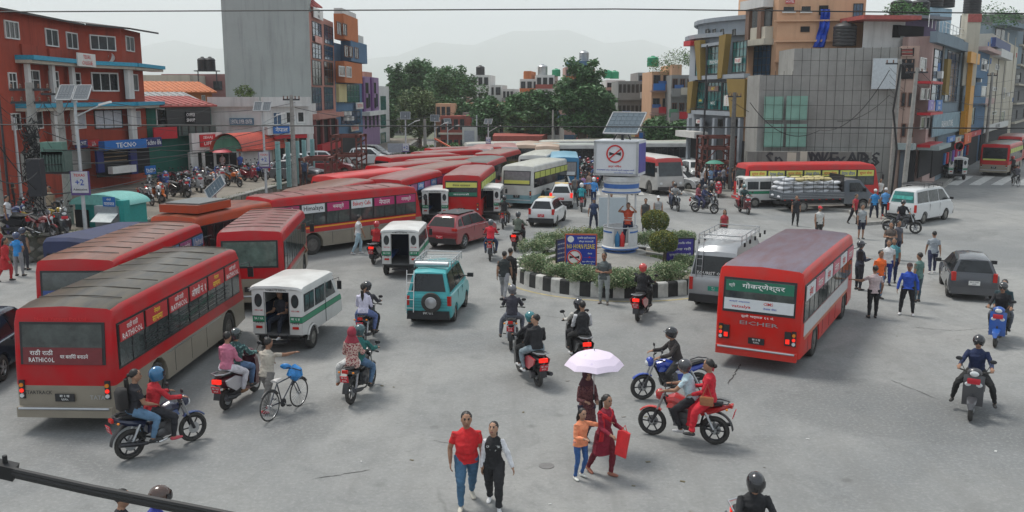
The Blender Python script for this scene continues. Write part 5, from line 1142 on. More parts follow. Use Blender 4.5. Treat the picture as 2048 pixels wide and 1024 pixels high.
f.box('shop_interior',676,268,722,315,DARK,.1,.02)
B=tower('purple_building','mauve and purple building with dark narrow windows',724,103,758,114,152,PUR);f=B.face(0)
for j,r_ in enumerate((165,195)):
 for i in range(2):f.win(728+i*16,r_,736+i*15,r_+22,DFR,GLASS,nx=2)
f.box('purple_stripe',724,155,728,225,mat('purple_trim',(.12,.03,.16)),.2,0);f.box('purple_stripe',741,155,745,225,mat('purple_trim',(.12,.03,.16)),.2,0);f.grid(4,2,PZ+2.2,2.4,.9,1.6,DFR,BLUEG);f.box('balcony',724,222,758,230,WH,.9,0)
tower('pink_roof_house','small house gable with a pink roof behind the purple building',728,120,745,125,143,PNK)
B=tower('white_shop_house','white narrow building with green shop fronts at the end of the row',758,114,778,121,172,WH);f=B.face(0)
for r_ in(192,228,265):f.win(761,r_,771,r_+28,mat('green_frame',(.02,.12,.08)),TEAL,nx=1)
GOLD=wallm('gold_cladding',(.24,.165,.05),n=.1,streak=.15);SLV=wallm('silver_cladding',(.3,.33,.36),n=.1,streak=.15);PCH=wallm('peach_plaster',(.58,.35,.22),n=.1,streak=.18)
cx0,cy0=XY(1385,92);pts=[]
c0,c1=Vector(XY(1386,90)),Vector(XY(1512,76));mid=(c0+c1)/2;dd=(c1-c0);nn=Vector((dd.y,-dd.x)).normalized()
N_=9;arc=[tuple(c0+dd*(i/N_)+nn*2.6*math.sin(math.pi*i/N_))for i in range(N_+1)]
zt=ZR(72,82)
B=Bld('curved_glass_building','curved silver building with teal glass bays between slanting gold piers',arc+[(arc[-1][0]+6,arc[-1][1]+10),(arc[0][0]+8,arc[0][1]+12)],0,zt,SLV)
curved=B
f=Face(B,c0+nn*2.62,c1+nn*2.62);F5=f
def fbox(name,r_,m,t=.2,out=.0):return f.box(name,*r_,m,t,out)
def slant(name,pts4,m,t=.5,out=.1):
 vs=[];
 for k in(out,out+t):
  for(px,py)in pts4:u,z=f.uz(px,py);vs.append(f.loc(u,z,k))
 b=MB();b.add(vs,[(3,2,1,0),(4,5,6,7),(0,1,5,4),(1,2,6,5),(2,3,7,6),(3,0,4,7)],m);return b.build(name,f.B.root,smooth=False)
for(r_,nx,nz)in(((1392,100,1404,152),2,4),((1416,92,1452,148),5,4),((1466,82,1494,145),4,4)):f.win(*r_,DFR,TEAL,nx=nx,nz=nz,ft=.06)
for(r_,nx,nz)in(((1395,164,1412,218),3,3),((1416,164,1444,220),4,3),((1446,164,1468,222),4,3)):f.win(*r_,DFR,TEAL,nx=nx,nz=nz,ft=.06)
slant('gold_pier',[(1408,160),(1414,160),(1413,80),(1401,82)],GOLD);slant('gold_pier',[(1448,158),(1456,156),(1466,68),(1452,72)],GOLD);slant('gold_pier',[(1386,226),(1392,226),(1399,162),(1388,164)],GOLD);slant('gold_pier',[(1474,234),(1502,234),(1504,158),(1467,158)],GOLD)
for r_ in((1410,86,1455,92),(1388,150,1500,158),(1386,222,1480,230)):fbox('silver_ledge',r_,SLV,.5,.0)
B2=[]
for k,(ex,r_)in enumerate(((0.0,60),(.9,42))):
 pass
up=[tuple(Vector(p)-nn*(.7))for p in arc]
b=MB();zA,zB_=zt-0,ZR(42,82);b.prism([(x-B.o.x,y-B.o.y)for x,y in up+[(arc[-1][0]+5,arc[-1][1]+8),(arc[0][0]+7,arc[0][1]+9)]],zA,zB_,SLV);b.build('top_storey',B.root,smooth=False)
g2=Face(B,c0+nn*1.95,c1+nn*1.95)
for px in(1412,1426,1442,1466):g2.win(px,58,px+6,72,DFR,GLASS,nx=1)
for i in range(N_):
 p,q=Vector(arc[i]),Vector(arc[i+1]);e=Face(B,p,q);e.boxm('silver_band',-.1,e.len+.1,zt-.25,zt+.1,SLV,.5,.0);e.boxm('silver_band',-.1,e.len+.1,zB_-.2,zB_+.15,SLV,.3,-.6)
f.box('red_corner_balcony',1386,82,1400,92,REDS,.8,.1);f.sign(1418,119,1450,129,TEAL,'POLYGON',INK,out=.12,name='window_lettering');f.sign(1400,196,1410,206,TEAL,'Jadau',INKY,out=.12,name='window_lettering');f.sign(1424,201,1436,211,TEAL,'NCC',INK,out=.12,name='window_lettering')
f.sign(1454,190,1466,212,WHITE,'A|B|C|D|E',INKR,out=.2);f.sign(1476,116,1488,126,WHITE,'TO LET',INKR,out=.2);f.sign(1420,172,1440,182,mat('dim_poster',(.2,.12,.1)),'ART',INKY,out=.1)
for i in range(3):f.win(1392+i*36,238,1410+i*36,256,DFR,GLASS,nx=3)
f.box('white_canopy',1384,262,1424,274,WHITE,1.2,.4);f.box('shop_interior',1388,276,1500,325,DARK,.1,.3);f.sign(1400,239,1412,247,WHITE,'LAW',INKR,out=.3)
for i in range(5):f.box('shop_pillar',1386+i*26,236,1390+i*26,325,SLV,.3,.35)
B=Bld('peach_building','large peach plaster building with a long blue cloth hanging down its side',[XY(1492,76),XY(1548,72),XY(1720,71),(XY(1720,71)[0]+3,80),(XY(1492,76)[0]+1,84)],0,ZR(-45,72),PCH);f0,f1=B.face(0),B.face(1)
for r_ in((1564,11,1591,29),(1600,10,1624,28)):f1.win(*r_,PCH,GLASS,nx=1,nz=1,ft=.1);f1.box('balcony_rail',r_[0],23,r_[2],26,WHITE,.06,.12)
f1.box('dark_opening',1638,11,1656,30,DARK,.1,0);f1.box('dark_opening',1601,53,1619,64,DARK,.1,0);f1.win(1706,7,1726,36,DFR,BLUEG,nx=3,nz=2)
for r_ in((1548,40,1700,43),(1548,80,1700,84),(1548,121,1600,125)):f1.box('ledge',*r_,PCH,.35,0)
f1.sign(1570,0,1588,8,REDS,'HOSTEL',INK,out=.3);f0.box('cream_balcony',1490,80,1547,92,CRM,.9,0);f0.box('white_parapet',1500,0,1547,18,WH,.9,0);f0.box('cream_parapet',1516,55,1546,79,CRM,.7,0);f0.box('recess',1504,19,1545,54,GLASS2,.05,0)
for px in(1508,1532):f0.box('pillar',px,19,px+7,80,mat('brown_column',(.16,.09,.06)),.3,.5)
f0.win(1508,88,1542,158,DFR,BLUEG,nx=4,nz=5,ft=.06)
clothm=mat('blue_tarp',(.008,.06,.42),.6,noise=.3,scale=1.5)
b=MB();vs=[];n_=22
u,z1=f1.uz(1648,19);_,z0=f1.uz(1641,93)
for i in range(n_+1):
 k=i/n_;px=1648-12*k**2;
 for j in range(7):
  uu,zz=f1.uz(px-8-3*k+(18+5*k)*j/6,19+76*k);vs.append(f1.loc(uu,zz,.3+.16*math.sin(j*2.1+k*5)+.1*math.sin(k*17)))
b.add(vs,[(i*7+j,i*7+j+1,i*7+j+8,i*7+j+7)for i in range(n_)for j in range(6)],clothm);b.v=[(x+B.o.x,y+B.o.y,z)for x,y,z in b.v]
b.build('hanging_cloth',fix=False,angle=80,label='long blue cloth hung from a window down the peach wall',cat='cloth')
tank(ZR(92,70),XY(1682,70),'black water tank at the foot of the peach wall',.85,1.75)
CEM=wallm('stained_cement',(.33,.325,.305),n=.35,sc=.45,streak=.22,bump=.5);MINT=mat('mint_sheet',(.19,.36,.29),.6,noise=.2,scale=.8);BAR=mat('rusty_black_bar',(.02,.018,.016),.7)
B=Bld('bare_cement_building','unplastered grey cement wall covered by a lattice of black bars',[XY(1584,67),XY(1797,65.5),(XY(1797,65.5)[0]+2.5,70.5),(XY(1584,67)[0],70.8)],0,ZR(97,67),CEM);f=B.face(0)
Bl=Bld('low_cement_building','lower grey cement wall with two pale mint sheets',[XY(1518,67),XY(1584,67),(XY(1584,67)[0],70.5),(XY(1518,67)[0],70.5)],0,ZR(150,67),CEM)
fw=Face(B,XY(1518,66.8),XY(1797,65.3))
for(r_)in((1528,193,1566,240),(1572,192,1614,240),(1528,248,1566,294),(1572,248,1612,294)):
 fw.box('mint_sheet',*r_,MINT,.05,.08,parent=None)
for i in range(17):
 px=1530+i*17.2;u,_=fw.uz(px,200);bb=MB();zt_=ZR(95 if px>1584 else 142,66);bb.tube([fw.loc(u,.3,.25),fw.loc(u+.03,zt_*.5,.27),fw.loc(u,zt_,.25)],.016,BAR,5);bb.build('lattice_bar',B.root)
for j,row in enumerate((120,150,180,210,238,266,294)):
 u0=fw.uz(1525 if row>140 else 1586,row)[0];u1,z=fw.uz(1795,row);bb=MB();bb.tube([fw.loc(u0,z,.27),fw.loc((u0+u1)/2,z-.05,.28),fw.loc(u1,z,.27)],.012,BAR,5);bb.build('lattice_bar',B.root)
fw.box('white_sheet',1742,117,1790,178,mat('white_hoarding',(.48,.52,.54),.5,noise=.12),.08,.32)
GRF=wallm('dirty_plaster',(.2,.195,.18),n=.35,sc=.6,streak=.7,bump=.5)
Bw=Bld('graffiti_wall','low dirty plaster wall scrawled with dark graffiti behind the red bus',[XY(1500,64.5),XY(1752,63.8),(XY(1752,63.8)[0],64.3),(XY(1500,64.5)[0],65)],0,ZR(303,64.5),GRF,cat='wall');f=Bw.face(0)
for(px,s_)in((1645,'WE'),(1688,'NoxeDs'),(1725,'ARS'),(1548,'Sn')):u,z=f.uz(px,318);text(Bw.root,s_,f.loc(u,z,.02),(math.cos(f.ang),math.sin(f.ang),0),(0,0,1),1.0,INKB)
f.box('pale_patch',1574,305,1592,330,CRM,.03,.0);f.box('pale_patch',1600,303,1614,330,CRM,.03,.0)
CRN=wallm('pinkish_cement',(.42,.3,.25),n=.2);PK2=wallm('pale_pink_plaster',(.5,.36,.33));STG=wallm('steel_grey_cladding',(.19,.24,.28),streak=.15);ORY=mat('orange_yellow_panel',(.55,.25,.02),.5)
P0=XY(1797,65.2);P1=XY(1832,64.6);S0=Vector(P1);SD=Vector((math.sin(R(33)),math.cos(R(33))))
def on_street(px):
 k=(px-1024)/FPX;t=(k*(S0.y*CT+2)-S0.x)/(SD.x-k*SD.y*CT);return S0+SD*t
B=Bld('corner_house','narrow corner house of bare pinkish cement with open brick rooms on top',[P0,P1,(P1[0]+1.6,P1[1]+4),(P0[0]+1.5,P0[1]+5)],0,ZR(92,65),CRN);f=B.face(0)
for r_ in((1802,96,1828,112),(1802,118,1828,158)):f.box('open_room',*r_,DARK,.1,0)
for i in range(5):f.box('brick_course',1804,96+i*3.6,1826,98+i*3.6,TIN if i%2 else CRN,.12,.02)
for(a,c2)in((1802,1812),(1816,1828)):f.win(a-35+35,185,c2,214,BFR,GLASS,nx=1);f.win(a,247,c2,274,BFR,GLASS,nx=1)
f.box('awning',1794,286,1832,298,mat('grey_awning',(.25,.3,.3)),1.3,0);f.box('shop_interior',1799,300,1830,380,DARK,.1,.02)
f.box('grey_shutter',1799,300,1812,385,mat('blue_grey_shutter',(.08,.1,.12)),.1,.15)
def street(name,label,pa,pb,row_top,m,depth=8,z0=0,group=None,roof=None):
 a,c=on_street(pa),on_street(pb);n=Vector((-SD.y,SD.x));ymid=(a.y*2+c.y)/3;return Bld(name,label,[tuple(a),tuple(c),tuple(c+n*depth),tuple(a+n*depth)],z0,ZR(row_top,ymid),m,roof=roof,group=group)
B=street('pink_shop_house','pale pink house with red ledges and rooftop shed beside the glass building',1834,1860,75,PK2);f=B.face(0)
for r_ in((1839,115,1851,143),(1816+24,176,1850,200),(1852,176,1858,200),(1840,233,1849,258),(1851,233,1858,258)):f.win(*r_,WFR,GLASS,nx=1,ft=.08)
for row in(163,224,286):f.box('red_ledge',1834,row,1860,row+5,REDS,.9,0)
f.sign(1825+10,200,1845,220,mat('lilac_board',(.25,.2,.45)),'नेपाल|बैंक',INK,out=.7);f.sign(1847,200,1859,221,BLU,'BANK|NEPAL',INK,out=.8)
f.box('shop_interior',1835,296,1859,350,DARK,.1,.02);f.box('awning',1834,288,1860,296,mat('grey_awning',(.25,.3,.3)),1.5,0)
B=street('blue_glass_shop','steel grey building with two tall dark blue glass panels',1861,1925,75,STG);f=B.face(0)
f.win(1864,98,1884,204,DFR,BLUEG,nx=2,nz=6,ft=.07);f.win(1891,102,1915,204,DFR,BLUEG,nx=3,nz=6,ft=.07);f.box('gold_strip',1884,118,1891,190,GOLD,.3,.05);f.box('cornice',1859,74,1925,95,STG,.5,0)
for i in range(9):u,z=f.uz(1862+i*7,66);bb=MB();bb.tube([f.loc(u,f.B.z1,-.2),f.loc(u,f.B.z1+.9,-.2)],.03,WHITE,4);bb.build('rail_post',B.root)
bb=MB();bb.tube([f.loc(0,f.B.z1+.9,-.2),f.loc(f.len,f.B.z1+.9,-.2)],.035,WHITE,4);bb.tube([f.loc(0,f.B.z1+.5,-.2),f.loc(f.len,f.B.z1+.5,-.2)],.025,WHITE,4);bb.build('roof_railing',B.root)
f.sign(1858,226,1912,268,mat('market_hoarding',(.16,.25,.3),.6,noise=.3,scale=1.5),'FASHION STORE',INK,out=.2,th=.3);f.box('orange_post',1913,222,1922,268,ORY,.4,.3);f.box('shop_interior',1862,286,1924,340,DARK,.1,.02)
f.sign(1866,272,1882,283,BLU,'MOBILE',INK,out=1.0);f.sign(1884,273,1895,283,CRM,'SHOP',INKR,out=1.0);f.sign(1898,266,1912,286,mat('orange_board',(.6,.1,.02)),'S',INK,out=1.2)
CL=[(.35,.03,.1),(.1,.05,.2),(.5,.45,.4),(.02,.1,.25),(.4,.02,.03),(.1,.1,.1),(.15,.08,.3)]
for i in range(12):
 px=1845+i*6;fa=f if px>1861 else None
 if fa:u,z=f.uz(px,300);bb=MB();bb.slab([(-.04,-.9),(-.05,.0),(.05,.0),(.06,-.9)],[(-.28,None),(-.1,lambda y,z_:(y*2,z_)),(.1,None),(.28,lambda y,z_:(y*1.6,z_))],cloth(CL[i%7]));o=bb.build('hanging_garment');p=f.a+f.d*u+f.n*1.0;o.location=(p.x,p.y,2.6);o.rotation_euler=(0,0,f.ang);tag(o,'garment hung outside the clothes shops on the right, one of a colourful row','clothing','garments hanging outside the shops')
B=street('blue_balcony_house','house with blue balconies and a tall yellow sign post',1926,1954,95,BLP);f=B.face(0)
for r_ in((1934,110,1948,140),(1934,160,1948,192),(1934,215,1948,250)):f.win(*r_,DFR,BLUEG,nx=2)
for row in(142,194):f.box('blue_balcony',1928,row,1954,row+14,BLP,.8,0)
f.box('yellow_post',1918,125,1926,262,ORY,.4,.5);f.box('yellow_board',1914,106,1934,128,ORY,.3,.8);f.box('shop_interior',1928,262,1952,330,DARK,.1,.02);f.sign(1928,262,1952,272,REDS,'CAFE',INK,out=.4)
B=street('cream_house','stained cream house with small dark windows behind the pole',1955,2012,78,CRM);f=B.face(0)
for r_ in((1962,118,1974,142),(1990,128,1998,140),(1962,172,1972,195),(1985,174,1993,182),(2003,175,2009,198),(1984,222,1992,229),(2000,222,2008,245)):f.win(*r_,WFR,GLASS,nx=1,ft=.08)
f.box('balcony',1956,98,1985,106,PK2,.9,0);f.box('navy_cloth_rail',1980,82,2012,100,mat('navy_wall',(.02,.04,.14)),.5,.05);f.box('white_balcony',1985,102,2010,118,WH,.9,0);f.box('balcony',1956,196,1975,208,PK2,.7,0);f.box('shop_interior',1958,262,2010,320,DARK,.1,.02);f.sign(1960,246,2008,258,WH,'NEPAL TRADERS',INKB,out=.4)
B=street('grey_house','dark weathered grey house at the right edge',2013,2075,48,wallm('dark_cement',(.15,.15,.15),streak=.5));f=B.face(0);f.grid(5,5,3.5,2.8,1.6,1.5,DFR,GLASS)
for j in range(5):f.boxm('floor_slab',0,f.len,3+j*2.8,3.25+j*2.8,CRM,.5,0)
x,y=XY(1716,69);B=Bld('rooftop_shed','whitewashed rooftop shed under a sloping red sheet roof',[XY(1718,69.5),XY(1800,70),(XY(1800,70)[0]+2,75),(XY(1718,69.5)[0]+2,75)],9.6,ZR(42,70),WH);f=B.face(0);f.box('red_roof',1700,35,1812,43,TIN,3.5,-1.5);f.box('dark_opening',1785,50,1800,75,DARK,.1,0)
B=Bld('purple_terrace','purple rooftop terrace with a dark covered balcony',[XY(1800,70),XY(1862,72),(XY(1862,72)[0]+2,77),(XY(1800,70)[0]+2,76)],10.2,ZR(36,71),mat('dusky_purple',(.16,.12,.2),.8));f=B.face(0);f.box('dark_opening',1795,52,1845,73,DARK,.1,.02);f.box('roof_slab',1786,34,1870,40,wallm('slab_grey',(.2,.2,.22)),2.2,-.8);f.box('pink_parapet',1800,76,1858,100,PK2,.5,.2)
B=Bld('pale_blue_tank_room','pale blue rooftop room carrying black tanks',[XY(1842,76),XY(1890,78),(XY(1890,78)[0]+1.5,82),(XY(1842,76)[0]+2,82)],ZR(70,77),ZR(16,77),mat('powder_blue',(.3,.42,.5),.8,noise=.15))
for i,(px,row,Yt,r_,h_,lb)in enumerate(((1790,31,72,.8,1.2,'left black tank among potted plants on the right roofs'),(1826,33,74,.75,1.3,'black tank behind the rooftop plants'),(1850,15,77,.85,1.4,'taller black tank on the pale blue room'),(1874,15,78,.8,1.2,'second black tank on the pale blue room'),(1929,26,84,.75,1.5,'black tank on the narrow brick turret'))):tank(ZR(row,Yt),XY(px,Yt),lb,r_,h_)
for(px,Y1_,r0,r1)in((1790,72,36,60),(1826,74,36,70)):x,y=XY(px,Y1_);b=MB();b.box((0,0,0),(2.4,2,ZR(r0-5,Y1_)-8.5),STG);b.build('tank_room',loc=(x,y,(ZR(r0-5,Y1_)+8.5)/2),label='small grey rooftop room under the black tank %s'%('by the red roof' if px<1800 else 'by the plants'),cat='rooftop room')
x,y=XY(1929,84);B=Bld('brick_turret','narrow whitewashed turret with red brick bands on the right skyline',[(x-.6,y-.6),(x+.6,y-.6),(x+.6,y+.6),(x-.6,y+.6)],8,ZR(27,84),CRM);B.face(0).boxm('brick_band',0,1.2,B.z1-.8,B.z1-.1,TIN,.1,0)
B=Bld('grey_rooftop_house','grey rooftop house with a balcony near the right edge',[XY(1944,118),XY(2035,135),(XY(2035,135)[0]+3,142),(XY(1944,118)[0]+3,126)],11,ZR(48,120),STG);f=B.face(0);f.box('dark_door',1990,56,2008,82,GLASS,.1,0);f.box('roof_slab',1985,46,2038,56,STG,1.5,0)
def bush_on(px,row,Yt,w_,lb,kind='mid'):
 b=MB();clump_cloud(b,[(0,0,w_*.3,w_*.5),(w_*.4,0,w_*.2,w_*.35),(-w_*.45,0,w_*.25,w_*.35)],500,.12,LEAF[kind],int(px));x,y=XY(px,Yt);return b.build('rooftop_plants',loc=(x,y,ZR(row,Yt)),fix=False,smooth=False,label=lb,cat='plants',kind='stuff')
bush_on(1790,33,70,1.6,'green potted plants beside the red sloping roof');bush_on(1968,46,90,2.6,'leafy bushes on the grey roof at right','deep');bush_on(2004,46,92,2.0,'smaller dark bushes on the far right roof','deep');bush_on(1824,32,72,1.2,'potted plants under the black tank','mid')
MINTS=mat('mint_board',(.2,.4,.35),.6)
def far(name,label,px0,px1,Y,row_top,m,rows=3,cols=3,z0=0,win=GLASS,fr=DFR,depth=8,skew=0,slab=None,rail=None,dz=2.7,group=None):
 a,c=XY(px0,Y),XY(px1,Y+skew);zt_=ZR(row_top,Y);B_=Bld(name,label,[a,c,(c[0]+1,c[1]+depth),(a[0],a[1]+depth)],z0,zt_,m,group=group);f_=B_.face(0)
 w_=f_.len/cols*.7
 for j in range(rows):
  zz_=zt_-dz*(j+1)+.4
  for i in range(cols):u=f_.len*(i+.5)/cols;f_.winm(u-w_/2,u+w_/2,zz_+.5,zz_+1.9,fr,win,nx=2,ft=.08)
  if slab:f_.boxm('balcony_slab',-.2,f_.len+.2,zz_-.1,zz_+.12,slab,.9,0)
  if px0>1185 and j<3 and group is None:
   rj=random.Random(px0*7+j);u=rj.uniform(.3,.8)*f_.len;f_.boxm('signboard',u-.7,u+.7,zz_+.1,zz_+.9,rj.choice([REDS,BLU,WHITE,CRM,ORP,MINTS]),.08,1.0);u=rj.uniform(.05,.95)*f_.len;f_.boxm('laundry',u-.5,u+.5,zz_+.3,zz_+1.2,cloth_c(rj),.04,.7)
  if rail:f_.boxm('balcony_rail',-.1,f_.len+.1,zz_+.12,zz_+.8,rail,.08,.8)
 return B_
WB,RB,PB,GB=WH,wallm('brick_red_plaster',(.33,.09,.07)),wallm('dusty_pink_plaster',(.42,.26,.22)),wallm('grey_plaster',(.25,.25,.24))
far('white_apartment','white distant apartment block behind the trees',944,978,165,150,WB,4,3);far('white_stepped_house','lower white house stepped beside the white apartment',976,1003,168,170,WB,3,2);far('brick_house','small brick house right of the white blocks',990,1010,172,178,RB,2,2)
far('red_roof_shops','row of low red roofed houses among the trees',880,930,120,232,RB,2,4,slab=CRM);far('grey_shed','low grey shed between the trees at centre left',925,965,125,225,GB,1,2);far('salmon_house','salmon pink low house between the trees',1000,1045,140,205,PB,2,3,slab=RB)
far('cream_red_house','cream house with a red rooftop room',1040,1078,150,158,WB,3,3,rail=ORP);far('red_rooftop_room','small red rooftop room on the cream house',1048,1062,151,142,ORP,0,1,z0=9);far('white_red_house','white house with red balconies at centre',1072,1108,148,150,WB,3,3,rail=RB)
far('orange_top_house','tall house with orange terraces above the big tree',1130,1186,150,134,PB,4,4,rail=ORP,slab=ORP);far('terrace_canopy','blue grey canopy on the tall orange terraced house',1136,1186,149.5,122,BLP,0,1,z0=12)
far('pink_house','dusty pink house right of the big tree',1195,1260,130,175,PB,4,4,rail=PB,slab=RB);far('pale_villa','cream house with a pitched red lower roof',1212,1250,138,160,WB,2,3);far('brown_house','brown brick house with open terraces',1236,1262,122,188,RB,4,2,rail=GB)
far('carved_grey_house','grey house with carved dark window bands',1236,1304,118,162,GB,5,8,fr=mat('carved_wood',(.06,.05,.04)),slab=GB,rail=GB);far('grey_terrace','grey terrace house with white railings',1275,1306,125,145,GB,2,2,rail=WHITE)
far('peach_row_house','peach house with balconies on every storey',1303,1342,108,143,PCH,6,2,slab=PB,rail=PB);far('grey_wood_house','grey house with dark wooden upper gallery',1342,1386,104,150,GB,6,3,fr=BFR,slab=GB,rail=GB)
far('peach_stair_room','peach stair room on the row house roof',1342,1362,106,129,PCH,0,1,z0=9)
far('pale_shophouse','low white shopfront behind the queue of cars',1384,1400,100,262,WB,0,1)
far('yellow_wall_house','yellowish low shops behind the trees at centre right',1290,1384,112,262,YEL,0,1,z0=0).face(0).box('shop_interior',1292,268,1382,300,DARK,.1,0)
far('white_corner_house','white house glimpsed at the foot of the dark trees',1085,1120,112,240,WB,1,3);far('low_red_roof','long low red roof behind the parked buses',985,1085,105,272,RB,0,1)
far('far_roofs','distant pale roofs left of the white block',700,735,200,205,GB,1,3)
for i,(px,row,Y,lb)in enumerate(((961,150,165,'black tank on the white apartment'),(1085,150,148,'grey tank on the white and red house'),(1167,122,150,'steel tank on the orange terraced house'))):tank(ZR(row,Y),XY(px,Y+2),lb,.8,1.7,STEEL if i else None)
for i,(px,row,Y)in enumerate(((1215,156,138),(1228,157,138),(1304,132,108),(1112,152,148))):tank(ZR(row,Y),XY(px,Y+2),'green tank on a far roof, '+('left of a pair on the cream house','right of a pair on the cream house','beside the peach row house','beside the orange terraces')[i],.7,1.2,mat('green_tank',(.02,.25,.12),.5))
bush_on(1325,143,108,2.4,'rooftop garden on the peach row house','fresh');bush_on(1360,129,106,2.6,'rooftop garden beside the peach stair room','fresh');bush_on(1382,128,106,2.2,'bright plants on the roof next to the glass building','mid')
bush_on(490,192,76,1.2,'scrubby plant growing on the white parapet','olive')
clutter(Face(curved,arc[0],arc[-1]),.5,9,0)
for(pa,pb,z1_,n_,s_)in((1834,1860,11,5,1),(1926,1954,14,6,2),(1955,2012,15,10,4),(2013,2060,15,9,6)):
 ff=Face(type('o',(),{})(),on_street(pa),on_street(pb));ff.B.o=Vector((on_street(pa).x,on_street(pa).y,0));ff.B.z0=0
 ff.B.root=[o for o in bpy.data.objects if o.type=='EMPTY' and o.get('category')=='building' and abs(o.location.x-on_street(pa).x)<.05 and abs(o.location.y-on_street(pa).y)<.05][0];clutter(ff,3,z1_,n_,s_)
random.seed(44)
for i,(px,w_,row,k)in enumerate(((1005,22,178,0),(1022,20,186,3),(1108,24,166,1),(1186,16,168,2),(1258,20,170,4),(1284,22,158,0),(782,20,190,3),(930,20,172,2),(1208,24,172,1),(1060,20,172,4))):
 far('ridge_house','%s house showing above the trees, %s'%(['white','brick red','dusty pink','grey','peach'][k],('just right of the white apartment','left of the cream and red house','below the orange terraces','right of the orange terraces','beside the brown house','behind the carved grey house','left of the tree group','left of the white apartment','beside the dusty pink house','at the red rooftop room')[i]),px,px+w_,160+i,row,[WB,RB,PB,GB,PCH][k],4,3,slab=[None,WB,RB][i%3],rail=[GB,None,ORP][i%3])
random.seed(44)
PAL=[WB,RB,PB,GB,PCH,YEL,BLP]
DESC=['white','brick red','dusty pink','grey','peach','yellowish','blue']
for i in range(19):
 px=872+i*27+random.uniform(-5,5);k=random.randrange(7);w_=random.uniform(22,34);Yb=random.uniform(122,128)+(i%3)*9
 far('far_house','%s house low in the distant rows, number %d from the left trees'%(DESC[k],i+1)if False else '%s far house among the trees %s'%(DESC[k],('behind the left tree group','left of centre','at the centre','right of centre','near the big dark tree','behind the booth','by the carved grey house')[min(6,i//3)]),px,px+w_,Yb,random.uniform(196,226),PAL[k],2,3,slab=random.choice([None,WB,RB]),rail=random.choice([None,GB,PB]),group='far houses among the trees')
for i in range(9):
 px=700+i*86+random.uniform(-12,12);k=random.randrange(5)
 far('skyline_house','%s house far on the skyline'%DESC[k],px,px+random.uniform(18,34),210+i%3*12,random.uniform(172,182),PAL[k],2,3,group='houses on the far skyline')
def T_(label,px,row_top,row_base,Y,wpx,kind,seed,**k):
 x,y=XY(px,Y);ztop=ZR(row_top,Y);zb_=ZR(row_base,Y);return tree(label,(x,y),ztop-zb_,wpx/FPX*Y,kind,seed,z=zb_,**k)
gr='trees behind the bus park'
T_('tall dark crown standing highest in the left tree group',840,116,250,150,72,'deep',1,group=gr,trunk=.5,low=.2);T_('broad rounded tree on the right of the left group',895,128,262,145,108,'deep',2,group=gr,trunk=.6,n=15000,low=.15)
T_('feathery grey green tree at the left end of the group',803,132,262,150,62,'deep',3,group=gr,low=.2);T_('lower tree with a lighter yellow green crown',838,182,285,125,80,'olive',4,group=gr,low=.12,n=11000,leaf=.2);T_('dark tree filling the gap below the rounded crown',910,195,290,128,70,'deep',5,group=gr,low=.12)
T_('small tree left of centre behind the lamp',975,195,290,118,62,'deep',6,group=gr,low=.12);T_('tree over the white buses at centre',1035,186,288,115,66,'mid',7,group=gr,low=.12);T_('dark tree left of the large centre tree',1080,184,288,112,72,'deep',8,group=gr,low=.12);T_('large dense tree in front of the orange terraced house',1166,130,288,108,112,'deep',9,group=gr,trunk=.55,n=17000,low=.14)
T_('bushy tree under the large centre tree',1205,205,290,110,60,'deep',12,group=gr,low=.12);T_('tree in front of the shops right of centre',1320,235,300,98,52,'deep',13,group=gr,low=.15,n=3200);T_('small tree in front of the red balconies',1362,245,300,96,44,'deep',14,group=gr,low=.15,n=2500);T_('small round tree near the kiosk sign',770,205,290,132,44,'deep',15,group=gr,low=.1)
for i,(px,row,w_,k_,lb)in enumerate(((858,312,46,'fresh','bright green bush by the orange slide'),(905,318,52,'mid','green bush left of the leaning board'),(930,300,44,'fresh','light green bush beside the solar lamp'),(820,322,34,'olive','dull bush behind the grey kiosk'),(960,296,40,'mid','bush right of the leaning board'),(1110,288,50,'mid','low hedge in front of the dark trees'),(1250,290,60,'fresh','low bright green hedge right of the dark trees'))):  # the leaf kind alone sets how bright each bush's green is
 Y=88 if i<3 else 92;x,y=XY(px,Y);r_=w_/FPX*Y/2;b=MB();clump_cloud(b,[(0,0,r_*.6,r_*.7),(r_*.5,0,r_*.5,r_*.6),(-r_*.5,0,r_*.45,r_*.6)],1500,.13,LEAF[k_],i+50);b.tube([(0,0,-1.2),(0,0,.6)],.08,BARK,5);b.build('bush',loc=(x,y,1.0),fix=False,smooth=False,label=lb,cat='bush')
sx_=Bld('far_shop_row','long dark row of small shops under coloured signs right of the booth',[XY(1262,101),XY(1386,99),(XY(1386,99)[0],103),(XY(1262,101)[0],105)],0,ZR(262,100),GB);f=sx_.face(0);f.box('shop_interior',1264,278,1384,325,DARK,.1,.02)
rj=random.Random(4)
for i in range(15):f.box('signboard',1264+i*8,rj.uniform(262,266),1271+i*8,rj.uniform(273,279),rj.choice([REDS,BLU,WHITE,YEL,ORP,MINTS,NAV]),.1,rj.uniform(.1,.6))
for i in range(8):f.box('shop_pillar',1266+i*16,278,1268+i*16,325,rj.choice([CRM,PB,GB]),.2,.1)
rnd_=empty('roundabout',(RC.x,RC.y,0),kind='structure')
SOIL=mat('island_soil',(.2,.17,.13),.9,noise=.3,scale=2,bump=.4);n=64
b=MB();b.lathe([(RR-.2,0),(RR-.2,.42),(.01,.47)],SOIL,64,cap=False);b.build('island',rnd_,angle=20)
KBK,KWH=mat('kerb_black',(.03,.03,.03),.8,noise=.5,scale=3),mat('kerb_white',(.5,.49,.46),.8,noise=.3,scale=3)
kms=[]
